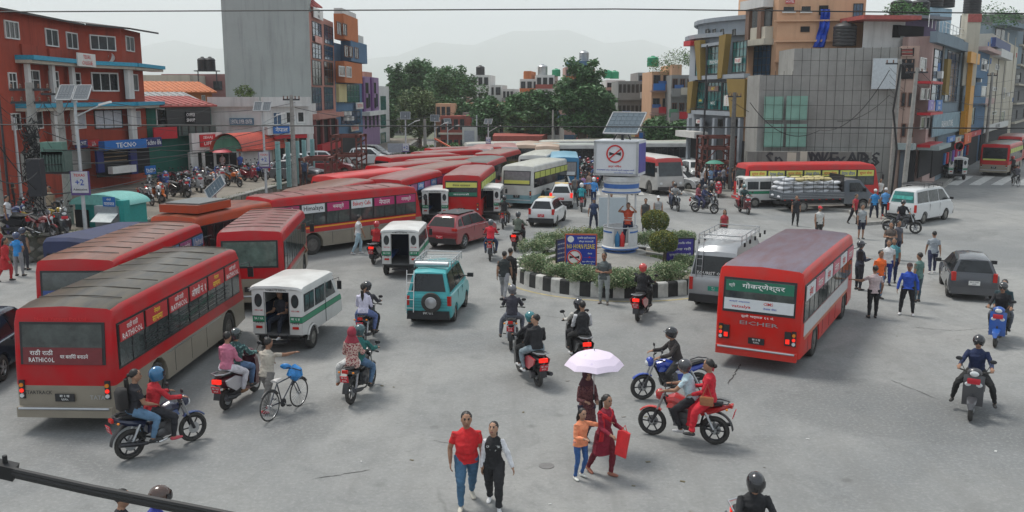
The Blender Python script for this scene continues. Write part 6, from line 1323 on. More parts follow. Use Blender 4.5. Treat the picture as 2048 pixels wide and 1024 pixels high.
for m in(KBK,KWH):
 a=math.pi/n*.97;b=MB();vs=[]
 for r_,z in((RR,0),(RR-.02,.48),(RR-.06,.53),(RR-.24,.53),(RR-.26,0)):
  for s in(-1,0,1):vs.append((r_*math.cos(s*a),r_*math.sin(s*a),z))
 b.add(vs,[(i*3+j,i*3+j+1,i*3+j+4,i*3+j+3)for i in range(4)for j in range(2)]+[(0,3,6,9,12),(2,5,8,11,14)],m);kms.append(b.mesh('kerb_block'))
for i in range(n):obj('kerb_block',kms[i%2],rnd_,(0,0,0),(0,0,2*math.pi*i/n))
b=MB();b.lathe([(1.9,.44),(1.9,.56),(.01,.58)],CONC,32,cap=False);b.build('paved_ring',rnd_);
b=MB();b.lathe([(3.1,.44),(3.1,.53),(2.85,.53),(2.85,.44)],CONC,40,cap=False);b.build('inner_kerb',rnd_)
b=MB();random.seed(21)
for _ in range(16000):
 a=random.uniform(0,6.283);d=random.uniform(2.2,RR-.35);x,y=d*math.cos(a),d*math.sin(a)
 if math.sin(a*3+1)+.6*math.sin(7*a+d)<-.1:continue
 a2=random.uniform(0,6.28);hh=random.uniform(.05,.11);b.add([(x-.012*math.cos(a2),y-.012*math.sin(a2),.43),(x+.012*math.cos(a2),y+.012*math.sin(a2),.43),(x+.03*math.sin(a2),y+.03,.43+hh)],[(0,1,2)],random.choice(GR))
b.build('lawn',loc=(RC.x,RC.y,0),fix=False,smooth=False,kind='stuff',label='short grass on the roundabout island',cat='grass')
def shrub(px,row,w_,h_,kind,label,seed,group='variegated shrubs round the island',n=3000,leaf=.034,d=None):
 h_*=.85
 x,y=G(px,row,.45);b=MB();k=w_/2;blobs=[(0,0,h_*.5,h_*.52)]
 rnd=random.Random(seed)
 for i in range(int(w_/.35)+1):blobs.append((-k+w_*(i+.5)/(int(w_/.35)+1)+rnd.uniform(-.1,.1),rnd.uniform(-.15,.15),h_*rnd.uniform(.42,.62),h_*rnd.uniform(.42,.56)))
 b.tube([(0,0,0),(0,0,h_*.5)],.03,BARK,5);clump_cloud(b,blobs,n,leaf,LEAF[kind],seed);clump_cloud(b,blobs,int(n*.75),leaf,LEAF['mid'],seed+1);return b.build('shrub',loc=(x,y,.45),fix=False,smooth=False,label=label,cat='shrub',group=group)
SH=[(1068,545,1.1,.9,'leftmost cream shrub by the kerb'),(1075,505,1.3,.75,'cream shrub behind the leftmost one'),(1105,495,1.2,.8,'cream shrub left of the blue sign'),(1128,556,1.2,.7,'cream shrub under the left end of the blue sign'),(1170,566,1.3,.75,'cream shrub under the blue sign'),(1228,572,1.1,.75,'cream shrub right of the standing man in grey'),(1262,572,1.2,.8,'large cream shrub left of the red helmet rider'),(1340,562,1.3,.85,'cream shrub right of the red helmet rider'),(1368,535,.8,.6,'small cream shrub by the silver van'),(1200,478,1.2,.7,'cream shrub beside the police booth on the left'),(1290,490,1.3,.7,'cream shrub behind the front ball tree'),(1365,482,1.1,.6,'cream shrub above the purple board'),(1245,575,.9,.6,'low cream shrub at the middle of the kerb')]
for i,(px,row,w_,h_,lb)in enumerate(SH):shrub(px,row,w_,h_,'cream',lb,i+70)
shrub(1150,492,1.5,1.0,'yellow','golden shrub behind the blue no horn sign',90,n=2600);shrub(1175,488,1.1,.8,'yellow','second golden shrub just left of the police booth',91,n=1800)
def ball_tree(px,row,z_c,r_,label,seed):
 x,y=G(px,row,.45);root=empty('topiary',(x,y,.45),label=label,cat='topiary',group='ball shaped topiary');b=MB();b.tube([(0,0,0),(.05,0,z_c*.6),(0,0,z_c)],.035,BARK,6);b.tube([(.1,0,0),(.12,.02,z_c*.7)],.025,BARK,6);b.build('trunk',root)
 b=MB();rnd=random.Random(seed)
 for _ in range(5200):
  u=rnd.uniform(-.8,1);a=rnd.uniform(0,6.283);q=math.sqrt(1-u*u);d=r_*(rnd.random()**.12)*(1+.03*math.sin(6*a+4*u));c=Vector((d*q*math.cos(a),d*q*math.sin(a),z_c+d*u*.8));s=.035
  A=Vector((rnd.uniform(-1,1),rnd.uniform(-1,1),rnd.uniform(-1,1))).normalized();Bv=A.cross(Vector((rnd.uniform(-1,1),rnd.uniform(-1,1),rnd.uniform(-1,1)))).normalized();b.add([c-A*s,c+Bv*s*.6,c+A*s,c-Bv*s*.6],[(0,1,2,3)],(LEAF['yellow']if rnd.random()<.35+.25*u else LEAF['olive'])[rnd.randrange(3)])
 b.build('crown',root,fix=False,smooth=False)
ball_tree(1325,537,1.05,.58,'nearer ball topiary on two thin stems in front of the purple board',5);ball_tree(1309,498,1.25,.62,'farther and larger ball topiary beside the police booth',6)
bx,by=G(1240,505,.5)
BW=mat('booth_white',(.55,.56,.56),.45,noise=.08,dust=.2);BB=mat('booth_blue',(.04,.13,.38),.45,noise=.1);BG_=mat('booth_grey',(.2,.22,.23),.6)
booth=empty('police_booth',(bx,by,0),label='round white and blue traffic police booth with a square no horn sign box on top',cat='police booth')
b=MB();b.lathe([(1.5,.4),(1.5,.56),(.6,.58)],CONC,32,cap=False);b.lathe([(.95,.5),(.9,.6),(.7,.64)],BB,28,cap=False);b.lathe([(.7,.5),(.7,.72),(.9,.76)],BW,28,cap=False);b.build('plinth',booth)
b=MB();b.lathe([(.5,.70),(1.02,.72),(1.05,.8),(.98,.84),(.02,.84)],BW,32,cap=False);b.ring((0,0,.74),1.03,.035,BB,'z',32);b.build('platform',booth)
def curved_panel(a0,a1,z0,z1,r_,m,name,par):
 b=MB();k=8;vs=[]
 for q in(r_,r_-.05):
  for i in range(k+1):
   a=R(a0+(a1-a0)*i/k)
   for z in(z0,z1):vs.append((q*math.sin(a),-q*math.cos(a),z))
 fs=[];o_=2*(k+1)
 for i in range(k):fs+=[(2*i,2*i+2,2*i+3,2*i+1),(o_+2*i+1,o_+2*i+3,o_+2*i+2,o_+2*i),(2*i+1,2*i+3,o_+2*i+3,o_+2*i+1)]
 fs+=[(0,1,o_+1,o_),(2*k,2*k+1,o_+2*k+1,o_+2*k)]
 b.add(vs,fs,m);return b.build(name,par)
for a0,a1 in((-88,-30),(22,88),(95,265)):
 curved_panel(a0,a1,.84,1.62,.98,BW,'wall_panel',booth)
 if a0<90:curved_panel(a0+4,a1-6,1.42,1.49,.99,BB,'blue_stripe',booth)
b=MB();b.ring((0,0,1.64),.98,.03,STEEL,'z',32);b.build('top_rail',booth)
for a in(-58,58,150):
 b=MB();x,y=.9*math.sin(R(a)),-.9*math.cos(R(a));b.tube([(x,y,.85),(x,y,3.1)],.055,BW,8);b.tube([(x,y,1.9),(x,y,2.1)],.053,BB,8);b.tube([(x,y,1.6),(x,y,1.75)],.053,BB,8);b.build('post',booth)
b=MB();b.lathe([(1.02,3.06),(1.1,3.1),(1.1,3.2),(.98,3.24),(.98,3.55),(1.04,3.58),(1.04,3.78),(.02,3.8)],BW,36,cap=False);b.lathe([(.2,3.07),(1.0,3.07)],BG_,36,cap=False);b.build('canopy',booth);b=MB();b.lathe([(1.0,3.3),(1.0,3.48)],BB,36,cap=False);b.lathe([(1.115,3.12),(1.115,3.17)],BB,36,cap=False);b.build('canopy_stripe',booth)
for c_ in kids(booth):c_.scale=(.74,.74,1)
sg=MB();SW=1.86;sg.box((-.08,0,4.56),(SW,1.5,1.44),mat('sign_box_white',(.62,.63,.65),.4,noise=.03));sgo=sg.build('sign_box',booth,smooth=False);sgo.rotation_euler=(0,0,R(-20))
PV=mat('purple_blue_panel',(.06,.06,.3),.4,noise=.25,scale=1.2)
b=MB();b.box((SW/2-.07,0,4.56),(.02,1.3,1.2),PV);b.build('side_poster',sgo,smooth=False)
for s in(-1,1):b=MB();b.box((-.08+s*(SW/2-.04),-.76,4.56),(.09,.04,1.38),STEEL);b.box((-.08,-.76,4.56+s*.65),(SW,.04,.07),STEEL);b.build('sign_frame',sgo,smooth=False)
def no_horn(par,c,r_,y,slash_ang=40,ring=INKR):
 b=MB();b.lathe([(r_,y),(r_,y-.02),(r_*.84,y-.02),(r_*.84,y)],ring,40,(c[0],0,c[1]),'y',False);b.box((c[0],y-.012,c[1]),(r_*1.8,.02,r_*.14),ring,rot=(0,-R(slash_ang),0));b.build('prohibition_ring',par,angle=20)
 b=MB();q=y-.006
 for s in(-1,1):
  b.add([(c[0]+s*r_*.08,q,c[1]-r_*.04),(c[0]+s*r_*.08,q,c[1]+r_*.04),(c[0]+s*r_*.5,q,c[1]+r_*.16),(c[0]+s*r_*.66,q,c[1]+r_*.22),(c[0]+s*r_*.66,q,c[1]-r_*.22),(c[0]+s*r_*.5,q,c[1]-r_*.16)],[tuple(range(6))],INKB)
 b.box((c[0],q,c[1]),(r_*.3,.008,r_*.12),INKB);b.build('horn_mark',par,smooth=False)
no_horn(sgo,(-.12,4.74),.37,-.756);text(sgo,'हर्न निषेध',(-.12,-.762,4.22),(1,0,0),(0,0,1),.12,INKR,w=.55);text(sgo,'अनावश्यक हर्न नबजाऔं ध्वनी प्रदुषण नगरौं',(-.1,-.762,4.07),(1,0,0),(0,0,1),.08,INKBL,w=1.6);text(sgo,'महानगरीय ट्राफिक प्रहरी',(.25,-.762,3.96),(1,0,0),(0,0,1),.06,INKBL,w=.8)
sp=empty('solar_panel',(0,0,5.28));sp.parent=booth;KID.setdefault(booth.name,[]).append(sp);CELL=mat('solar_cell',(.07,.1,.125),.6,noise=.15,spec=.15)
M=Matrix.Translation((.1,.1,.7))@Matrix.Rotation(R(-30),4,'Z')@Matrix.Rotation(R(40),4,'X')
PFR=mat('panel_frame',(.3,.31,.32),.6,noise=.05)
def solar(parent,M,W_,H_,nx,ny,cellm=CELL):
 b=MB();
 for s in(-1,1):b.box((s*(W_/2-.02),0,0),(.04,H_,.05),PFR,M=M);b.box((0,s*(H_/2-.02),0),(W_,.04,.05),PFR,M=M)
 b.box((0,0,-.01),(W_-.06,H_-.06,.01),mat('panel_backing',(.25,.28,.3),.7,spec=.2),M=M);b.build('frame',parent,smooth=False)
 cw,ch=(W_-.1)/nx,(H_-.1)/ny;c=MB();c.box((0,0,0),(cw-.02,ch-.02,.012),cellm);me=c.mesh('cell',smooth=False)
 for i in range(nx):
  for j in range(ny):o=obj('cell',me,parent);o.matrix_local=M@Matrix.Translation((-W_/2+.05+cw*(i+.5),-H_/2+.05+ch*(j+.5),.004))
sM=Matrix.Shear('XZ',4,(0,0))if False else Matrix.Identity(4)
solar(sp,M,1.55,1.35,6,5);b=MB();b.tube([(0,0,-.3),(0,0,.55)],.06,DARKMETAL,8);b.tube([(-.5,.3,-.3),(.0,.2,.6)],.03,DARKMETAL,6);b.tube([(.5,.3,-.3),(.1,.2,.6)],.03,DARKMETAL,6);b.box((0,0,-.33),(1.2,1.0,.05),BG_);b.build('bracket',sp)
for(dx,m,nm,lb)in((-.18,mat('blue_bin',(.02,.15,.3),.5),'water_jar','blue plastic jar standing inside the booth doorway'),(.02,mat('red_cylinder',(.55,.02,.02),.35),'extinguisher','red fire extinguisher standing in the booth doorway')):
 b=MB();b.lathe([(.1,0),(.11,.05),(.11,.45),(.06,.54),(.03,.58),(.03,.64)],m,12);b.build(nm,loc=(bx+dx,by-.5,.84),label=lb,cat='container')
b=MB();b.lathe([(.15,0),(.15,.008),(.02,.01)],mat('worn_cover',(.16,.155,.15),.7),20);b.build('manhole_cover',loc=(*G(1093,932),.002),label='round metal manhole cover in the asphalt near the women',cat='manhole cover')
def board_sign(px0,px1,row0,row1,Y,ang,label,mt,frame_m,zfoot=.45):
 x0,x1=XY(px0,Y,1.5)[0],XY(px1,Y,1.5)[0];z1,z0=ZR(row0,Y),ZR(row1,Y);root=empty('sign_board',((x0+x1)/2,Y,zfoot),ang,label=label,cat='sign board');w_,h_=abs(x1-x0)/math.cos(R(ang)),z1-z0;zc=(z0+z1)/2-zfoot
 b=MB();b.box((0,0,zc),(w_-.06,.04,h_-.06),mt);b.build('panel',root,smooth=False);b=MB()
 for s in(-1,1):b.box((s*(w_/2-.02),0,zc),(.05,.06,h_),frame_m);b.box((0,0,zc+s*(h_/2-.02)),(w_,.06,.05),frame_m);b.tube([(s*w_*.42,.03,0),(s*w_*.42,.03,zc)],.025,DARKMETAL,5)
 b.build('frame',root,smooth=False);return root,w_,h_,zc
SGB=mat('sign_blue',(.012,.04,.33),.4,noise=.04)
root,w_,h_,zc=board_sign(1130,1194,468,532,34.6,4,'blue no horn please sign board with a red border on the island',SGB,mat('orange_red_frame',(.45,.1,.04),.5))
s_=h_/1.45
text(root,'NO HORN PLEASE',(0,-.034,zc+h_*.12),(1,0,0),(0,0,1),h_*.15,INKY,w=w_*.86);text(root,'ट्राफिक प्रहरी कार्यालय',(w_*.16,-.034,zc+h_*.38),(1,0,0),(0,0,1),h_*.09,INK,w=w_*.55);text(root,'बौद्ध काठमाडौं',(w_*.16,-.034,zc+h_*.27),(1,0,0),(0,0,1),h_*.08,INK,w=w_*.45)
b=MB();b.lathe([(h_*.1,-.024),(h_*.1,-.034),(h_*.075,-.034)],INK,20,(-w_*.32,0,zc+h_*.34),'y');b.build('crest',root);b=MB();b.lathe([(h_*.235,-.022),(h_*.235,-.028)],INK,30,(-w_*.2,0,zc-h_*.22),'y');b.build('white_disc',root);no_horn(root,(-w_*.2,zc-h_*.22),h_*.23,-.03,-40)
text(root,'नेपाल',(w_*.28,-.034,zc-h_*.1),(1,0,0),(0,0,1),h_*.06,INK);text(root,'——◆——',(w_*.27,-.034,zc-h_*.22),(1,0,0),(0,0,1),h_*.07,INKR,w=w_*.36);text(root,'हर्न निषेध क्षेत्र',(w_*.24,-.034,zc-h_*.36),(1,0,0),(0,0,1),h_*.06,INK,w=w_*.4)
root,w_,h_,zc=board_sign(1112,1131,478,524,35.0,-52,'dark blue board seen edge on beside the no horn sign',mat('sign_navy',(.02,.035,.16),.5),DARKMETAL)
for i in range(4):text(root,'सवारी नियम पालना',(0,-.034,zc+h_*(.3-.2*i)),(1,0,0),(0,0,1),h_*.08,INK,w=w_*.8)
root,w_,h_,zc=board_sign(1331,1390,476,527,35.2,-8,'purple board with white writing behind the ball topiary',mat('sign_violet',(.05,.035,.26),.4),DARKMETAL)
for i,s_ in enumerate(('कृपया ट्राफिक नियम','पालना गरौं','सुरक्षित यात्रा गरौं')):text(root,s_,(0,-.034,zc+h_*(.3-.22*i)),(1,0,0),(0,0,1),h_*.12,INK,w=w_*.75)
b=MB();b.box((0,-.03,zc-h_*.42),(w_-.1,.01,h_*.12),GLASS2);b.build('lower_strip',root,smooth=False)
b=MB();b.box((0,0,.9),(1.45,.05,1.8),mat('pale_hoarding',(.42,.47,.5),.4,noise=.04));bo=b.build('hoarding',loc=(*G(1224,462),0),smooth=False,label='plain pale hoarding sheet standing behind the booth',cat='hoarding')
POLE=mat('concrete_pole',(.27,.26,.24),.85,noise=.25,scale=3,bump=.3);POLEW=mat('galvanised_pole',(.45,.47,.48),.5,.3,.15)
def xyz(px,row,Y):x,_=XY(px,Y,ZR(row,Y));return Vector((x,Y,ZR(row,Y)))
def pole(label,px,row_base,row_top,Y=None,z=0,r_=.16,m=None,arms=1,armw=1.0,name='utility_pole',lean=0):
 if Y is None:x,Y=G(px,row_base,z)
 else:x=XY(px,Y,z)[0]
 h_=ZR(row_top,Y)-z;root=empty(name,(x,Y,z),label=label,cat='pole');b=MB();b.tube([(0,0,0),(lean*.5,0,h_*.5),(lean,0,h_)],[r_,r_*.85,r_*.65],m or POLE,10);b.build('shaft',root)
 for i in range(arms):
  z_=h_-.3-i*.55;b=MB();b.box((lean,0,z_),(armw*2,.1,.1),DARKMETAL)
  for s in(-1,-.5,.5,1):b.lathe([(.03,0),(.06,.05),(.03,.1),(.05,.15),(.02,.2)],mat('insulator',(.15,.08,.05),.3),8,(lean+s*armw*.92,0,z_+.05))
  b.build('cross_arm',root)
 return root,Vector((x+lean,Y,z+h_))
PL,tp1=pole('thick grey utility pole with a tangle of black wires at left',86,470,165,z=PZ*.9,r_=.25,arms=2,armw=.85)
PL2,tp2=pole('second utility pole just right of the wire tangle',140,448,175,z=PZ,r_=.2,arms=1,armw=.8)
pole('slim grey pole at the far left edge',8,460,100,z=PZ,r_=.12,arms=0);pole('thin dark pipe beside the far left pole',25,470,130,z=PZ,r_=.06,m=DARKMETAL,arms=0,name='pipe');pole('white fence like post left of the wires',45,420,235,z=PZ,r_=.09,m=POLEW,arms=0,name='post')
TR=mat('transformer_green',(.09,.14,.12),.6,.2,.2)
b=MB();b.box((0,0,.55),(1.0,.7,.85),TR);b.lathe([(.1,1.0),(.07,1.15),(.09,1.2),(.04,1.35)],mat('insulator',(.15,.08,.05),.3),8,(-.3,0,0));b.lathe([(.1,1.0),(.07,1.15),(.09,1.2),(.04,1.35)],mat('insulator',(.15,.08,.05),.3),8,(.3,0,0))
for i in range(8):b.box((-.45+i*.13,-.38,.5),(.03,.1,.7),TR)
b.box((0,.2,.06),(1.8,.3,.12),DARKMETAL);b.build('transformer',loc=xyz(116,348,38.5),label='green electricity transformer hung between the two left poles',cat='transformer')
b=MB();b.box((0,0,0),(.9,.5,.6),mat('meter_box',(.1,.2,.16),.6));b.build('junction_box',loc=xyz(108,298,38.4),label='small mint green box above the transformer',cat='junction box')
WIRE=mat('black_wire',(.012,.012,.013),.6,noise=0)
random.seed(5);b=MB();c0=Vector((tp1.x,tp1.y-.3,0))
for i in range(60):
 z=random.uniform(ZR(420,37),ZR(255,37));r_=random.uniform(.15,.5);pts=[]
 a0=random.uniform(0,6.28)
 for k in range(9):a=a0+k*.7;pts.append((c0.x+r_*math.cos(a)*random.uniform(.7,1.1),c0.y+r_*.5*math.sin(a),z+.35*math.sin(a*1.3+i)+random.uniform(-.1,.1)))
 b.tube(pts,.022,WIRE,4)
b.build('wire_tangle',label='tangled coils of black cable wrapped round the left utility pole',cat='cable tangle')
b=MB();b.box((0,0,0),(.55,.4,1.5),mat('dark_box',(.02,.02,.025),.7));b.build('cable_bundle',loc=xyz(73,355,36.3),label='black cable bundle and box strapped to the left pole',cat='cable box')
def wire(pts,label,r_=.02,sag=.3,group='overhead wires',n=14):
 b=MB()
 for p,q in zip(pts[:-1],pts[1:]):
  p,q=Vector(p),Vector(q);b.tube([(p+(q-p)*(i/n))-Vector((0,0,sag*4*(i/n)*(1-i/n)))for i in range(n+1)],r_,WIRE,4)
 return b.build('wire',label=label,cat='wire',group=group)
wire([xyz(-80,24,16),xyz(1230,18,17),xyz(2130,28,16)],'single black wire crossing the whole sky near the top',.011,.0)
wire([xyz(-80,249,17),xyz(1000,253,17),xyz(2130,257,17)],'single black wire crossing in front of the buildings at mid height',.012,.0)
wire([xyz(-20,350,30),xyz(86,330,37),xyz(590,260,62)],'lowest sagging wire from the left pole to the middle pole',.02,.5);wire([xyz(86,300,37),xyz(590,240,62)],'second wire from the left pole to the middle pole',.02,.6);wire([xyz(-20,190,30),xyz(86,205,37),xyz(140,190,41),xyz(590,205,62)],'upper wire joining the left poles to the middle pole',.015,.7);wire([xyz(86,262,37),xyz(320,300,50),xyz(590,270,62)],'slack wire hanging in front of the shops',.02,.4);wire([xyz(-10,280,32),xyz(86,390,37),xyz(330,345,52)],'drooping wire low over the parked motorcycles',.025,.2)
wire([xyz(590,215,62),xyz(900,225,90),xyz(1190,240,95)],'far wire running over the bus park',.02,.8)
random.seed(66)
for i in range(9):wire([xyz(-30,150+i*34,31+i*.4),xyz(86,175+i*30,37.3),xyz(140+random.uniform(0,6),190+i*26,41),xyz(random.choice([330,420,590]),215+i*16,random.uniform(50,62))],'thin black wire strung from the left poles towards the shops, one of many',.009,random.uniform(.3,1.1))
for i in range(6):wire([xyz(1779,135+i*14,61),xyz(1850+i*12,170+i*16,72+i*2),xyz(2070,150+i*22,112)],'thin wire strung along the right street, one of many',.014,random.uniform(.2,.9))
fc=MB();p,q=Vector((-2.62,4.45,5.32)),Vector((-.75,3.35,5.28))
def ray(px,row,d):u=-(row-512)/FPX;return Vector(((px-1024)/FPX*d,(CT+u*ST)*d,CAMH+(-ST+u*CT)*d))
a_,c_=ray(-60,927,4.2),ray(470,1038,3.6)
for off in((0,0,.0),(.0,.0,.017),(0,.01,-.016)):o_=Vector(off);fc.tube([a_+o_,(a_+c_)/2+o_-Vector((0,0,.008)),c_+o_],.0125,WIRE,8)
k_=ray(12,940,4.1);fc.box(tuple(k_),(.09,.05,.07),WIRE,rot=(.2,.3,.1));fc.tube([k_,k_+Vector((0,0,.07))],.012,WIRE,6);fc.build('overhead_cable',label='thick black bundled cable slanting across the lower left foreground',cat='cable')
MP,tpm=pole('concrete pole with a cross arm in front of the white building',590,372,190,z=PZ,r_=.18,arms=1,armw=.55)
pole('pale concrete pole in front of the dark trees',851,330,238,Y=88,r_=.2,arms=0);pole('pale lamp pole before the centre trees',954,296,230,Y=92,r_=.09,m=POLEW,arms=0);pole('leaning pale post among the trees at centre',1105,290,220,Y=92,r_=.12,arms=0)
RP,tpr=pole('tall grey street pole on the right pavement carrying many wires',1779,402,118,z=.13,r_=.2,arms=1,armw=.9,lean=-.0);RP2,tpr2=pole('darker pole just right of the tall grey pole',1804,408,135,z=.13,r_=.17,arms=1,armw=.7,lean=.3)
b=MB();b.tube([Vector((0,-.2,9)),Vector((-.3,-.25,6)),Vector((.15,-.2,3.5)),Vector((0,-.2,0))],.07,WIRE,6);b.build('cable',RP)
wire([xyz(1779,140,61),xyz(1640,260,64),xyz(1500,205,64)],'black wire sagging across the bare cement wall',.025,1.2);wire([tpr,xyz(1900,190,85),xyz(2070,170,110)],'wires along the right hand street',.02,.6);wire([tpr2,xyz(1960,210,88),xyz(2080,200,110)],'lower wire along the right hand street',.02,.7);wire([tpr,xyz(1900,225,85),xyz(2070,230,110)],'lowest wire along the right hand street',.02,.6)
wire([xyz(1462,200,70),xyz(1640,230,68),xyz(1779,190,62)],'wire between the dark pole and the right pole',.02,1.0);wire([xyz(1300,225,98),xyz(1462,185,70)],'wire from the far shops to the dark pole',.02,.6)
pole('dark concrete pole beside the rusty tower on the right',1461,375,185,Y=68,r_=.22,m=mat('dark_pole',(.13,.125,.12),.85,noise=.3),arms=1,armw=.5);pole('slim street pole left of the rusty right tower',1404,378,90,Y=72,r_=.09,m=DARKMETAL,arms=0);pole('grey pole on the far right pavement',1968,345,145,Y=92,r_=.18,arms=1,armw=.5);pole('second grey pole on the far right',1884,352,250,Y=84,r_=.12,arms=0)
def solar_lamp(label,px,row_base,row_top,z=0,Y=None,ws=1.5,hs=.95,two=True,face=0,tilt=40,arm=1.6,banner=None,cells=(4,6)):
 if Y is None:x,Y=G(px,row_base,z)
 else:x=XY(px,Y,z)[0]
 h_=ZR(row_top,Y)-z;root=empty('solar_street_lamp',(x,Y,z),label=label,cat='street lamp',group='solar street lamps');b=MB();b.tube([(0,0,0),(0,0,h_)],[.09,.055],POLEW,8);b.tube([(0,0,h_-1.0),(arm*.5,-.1,h_-.75),(arm,-.15,h_-.5)],.03,POLEW,6);b.build('post',root);b=MB();b.box((arm+.15,-.17,h_-.45),(.5,.2,.08),WHITE,rot=(0,-.25,0));b.build('lamp_head',root)
 for s in((-1,1)if two else(0,)):
  sr=empty('panel',(s*ws*.26,0,h_));sr.parent=root;KID.setdefault(root.name,[]).append(sr);solar(sr,Matrix.Rotation(R(face),4,'Z')@Matrix.Rotation(R(tilt),4,'X'),ws*(.5 if two else 1),hs,cells[0],cells[1],mat('grey_solar_cell',(.13,.145,.16),.6,noise=.1,spec=.2))
 if banner:
  r0,r1,wpx,lines=banner;z1,z0=ZR(r0,Y)-z,ZR(r1,Y)-z;ww=wpx/FPX*Y;b=MB();b.box((.0,-.12,(z0+z1)/2),(ww,.06,z1-z0),mat('banner_violet',(.1,.06,.2),.5));bo_=b.build('banner',root,smooth=False);b=MB();b.box((0,-.16,(z0+z1)/2+.05),(ww*.86,.02,(z1-z0)*.88),mat('banner_white',(.5,.5,.52),.5));b.build('banner_face',bo_,smooth=False)
  for(t_,k_,sz,ik)in lines:text(bo_,t_,(0,-.18,z0+(z1-z0)*k_),(1,0,0),(0,0,1),(z1-z0)*sz,ik,w=min(ww*.75,text_mesh(t_,ik)[1]*(z1-z0)*sz))
 return root
solar_lamp('nearest solar lamp with a plus two banner at left',172,470,185,z=PZ,ws=1.35,hs=.85,arm=1.2,tilt=48,banner=(342,390,38,(('TEXAS',.84,.12,INKR),('+2',.55,.26,INKBL),('Admission',.25,.1,INKB))))
solar_lamp('solar lamp with a plus two banner beside the stone wall',534,385,213,z=.3,Y=56,ws=1.05,hs=.75,arm=1.0,tilt=50,banner=(304,336,22,(('TEXAS',.84,.12,INKR),('+2',.55,.26,INKBL),('Admission',.25,.1,INKB))))
solar_lamp('white solar lamp in front of the dark trees, leftmost of the far ones',813,335,231,Y=80,ws=.9,hs=.7,two=False,arm=.9,tilt=70,banner=(287,304,14,(('+2',.55,.4,INKBL),)));solar_lamp('white solar lamp second from left in front of the trees',871,330,236,Y=86,ws=.85,hs=.65,two=False,arm=.9,tilt=70);solar_lamp('white solar lamp with a tilted square panel',896,325,242,Y=92,ws=.75,hs=.6,two=False,arm=.8,tilt=60,face=25);solar_lamp('twin panel solar lamp before the centre trees',977,310,243,Y=84,ws=.75,hs=.55,arm=.8,tilt=60,face=-25,banner=(274,288,10,(('+2',.55,.4,INKBL),)))
sp2=empty('solar_module',(*G(430,375,3.2),3.2),label='loose tilted solar panel above the stone wall',cat='solar panel');solar(sp2,Matrix.Rotation(R(-42),4,'Y')@Matrix.Rotation(R(48),4,'X'),1.05,.7,6,4);b=MB();b.tube([(0,0,-3),(0,0,0)],.05,POLEW,6);b.build('post',sp2)
TQ=mat('turquoise_pillar_paint',(.24,.42,.42),.6,noise=.15,dust=.2);RUST=mat('rust_red_steel',(.13,.035,.025),.7,noise=.35,scale=3)
for i,(px,rb,rt)in enumerate(((559,378,283),(579,374,284),(597,368,282),(611,364,280),(627,360,278))):
 x,Y=G(px,rb,PZ*.9);h_=ZR(rt,Y)-PZ*.9;b=MB()
 for s in(-1,1):b.box((s*.11,0,h_/2),(.05,.26,h_),TQ)
 b.box((0,0,h_/2),(.2,.06,h_),TQ)
 b.build('steel_pillar',loc=(x,Y,PZ*.9),label='pale turquoise steel pillar standing by the wall, %s of the five'%('first','second','middle','fourth','last')[i]+' from the left',cat='pillar',group='turquoise steel pillars')
def lattice_tower(label,px0,px1,row0,row_b,Y,d=2.2,levels=(0,.3,.62,1),z=0):
 x0,x1=XY(px0,Y,3)[0],XY(px1,Y,3)[0];z1=ZR(row0,Y);root=empty('lattice_tower',((x0+x1)/2,Y,z),label=label,cat='steel tower',group='rusty steel footbridge towers');w_=(x1-x0)/2;h_=z1-z
 for sx in(-1,1):
  for yy in(0,d):
   for o_ in(-.18,.18):b=MB();b.box((sx*w_+o_,yy,h_/2),(.1,.14,h_),RUST);b.build('column',root)
   for i in range(int(h_/.7)):b=MB();b.box((sx*w_,yy,.4+i*.7),(.3,.03,.1),RUST,rot=(0,.5 if i%2 else-.5,0));b.build('lacing',root)
 for k in levels[1:]:
  for yy in(0,d):b=MB();b.box((0,yy,h_*k-.1),(w_*2+.5,.14,.2),RUST);b.build('beam',root)
  for sx in(-1,1):b=MB();b.box((sx*w_,d/2,h_*k-.1),(.14,d,.2),RUST);b.build('beam',root)
 for a,c2 in zip(levels[:-1],levels[1:]):
  if c2==1:continue
  for s in(-1,1):b=MB();b.tube([(s*w_,0,h_*a),(-s*w_*.0,0,h_*c2)],.04,RUST,5);b.build('brace',root)
 return root
lattice_tower('tall rust red lattice tower left of the red buses',668,718,270,350,66,z=PZ*.5);lattice_tower('low rust red lattice frame beside the tall left tower',604,655,316,365,62,levels=(0,.5,1),z=.6);lattice_tower('rust red lattice tower on the right pavement',1410,1466,272,380,70,levels=(0,.25,.5,.78,1),z=.1)
KT=mat('kiosk_teal',(.01,.26,.24),.5,noise=.1);KTL=mat('kiosk_pale_teal',(.16,.42,.38),.5,noise=.15)
kx,ky=G(205,478,PZ*.6);kiosk=empty('kiosk',(kx,ky+.3,PZ*.5),12,label='teal ticket kiosk with an arched front and a blue sign',cat='kiosk');kiosk.scale=(.74,.74,.86)
b=MB();b.box((-.3,1.2,.95),(3.6,2.0,1.9),KT);b.box((.6,-.1,.95),(1.7,.8,1.9),mat('kiosk_grey',(.3,.33,.35),.5));b.build('cabin',kiosk,smooth=False)
b=MB();pr=[(-.3+2.0*math.cos(t_),.55*math.sin(t_))for t_ in[math.pi*i/12 for i in range(13)]];b.add([(x,y,1.9+z)for y in(-.1,2.4)for x,z in pr],[(i,i+1,13+i+1,13+i)for i in range(12)]+[tuple(range(13))],KTL);b.build('arched_roof',kiosk)
b=MB();b.add([(x,y,z)for(y,z)in((-.5,1.55),(-1.3,1.15))for x in(.0,1.4)],[(0,1,3,2)],mat('pale_awning',(.45,.5,.5),.5));b.build('awning',kiosk,smooth=False)
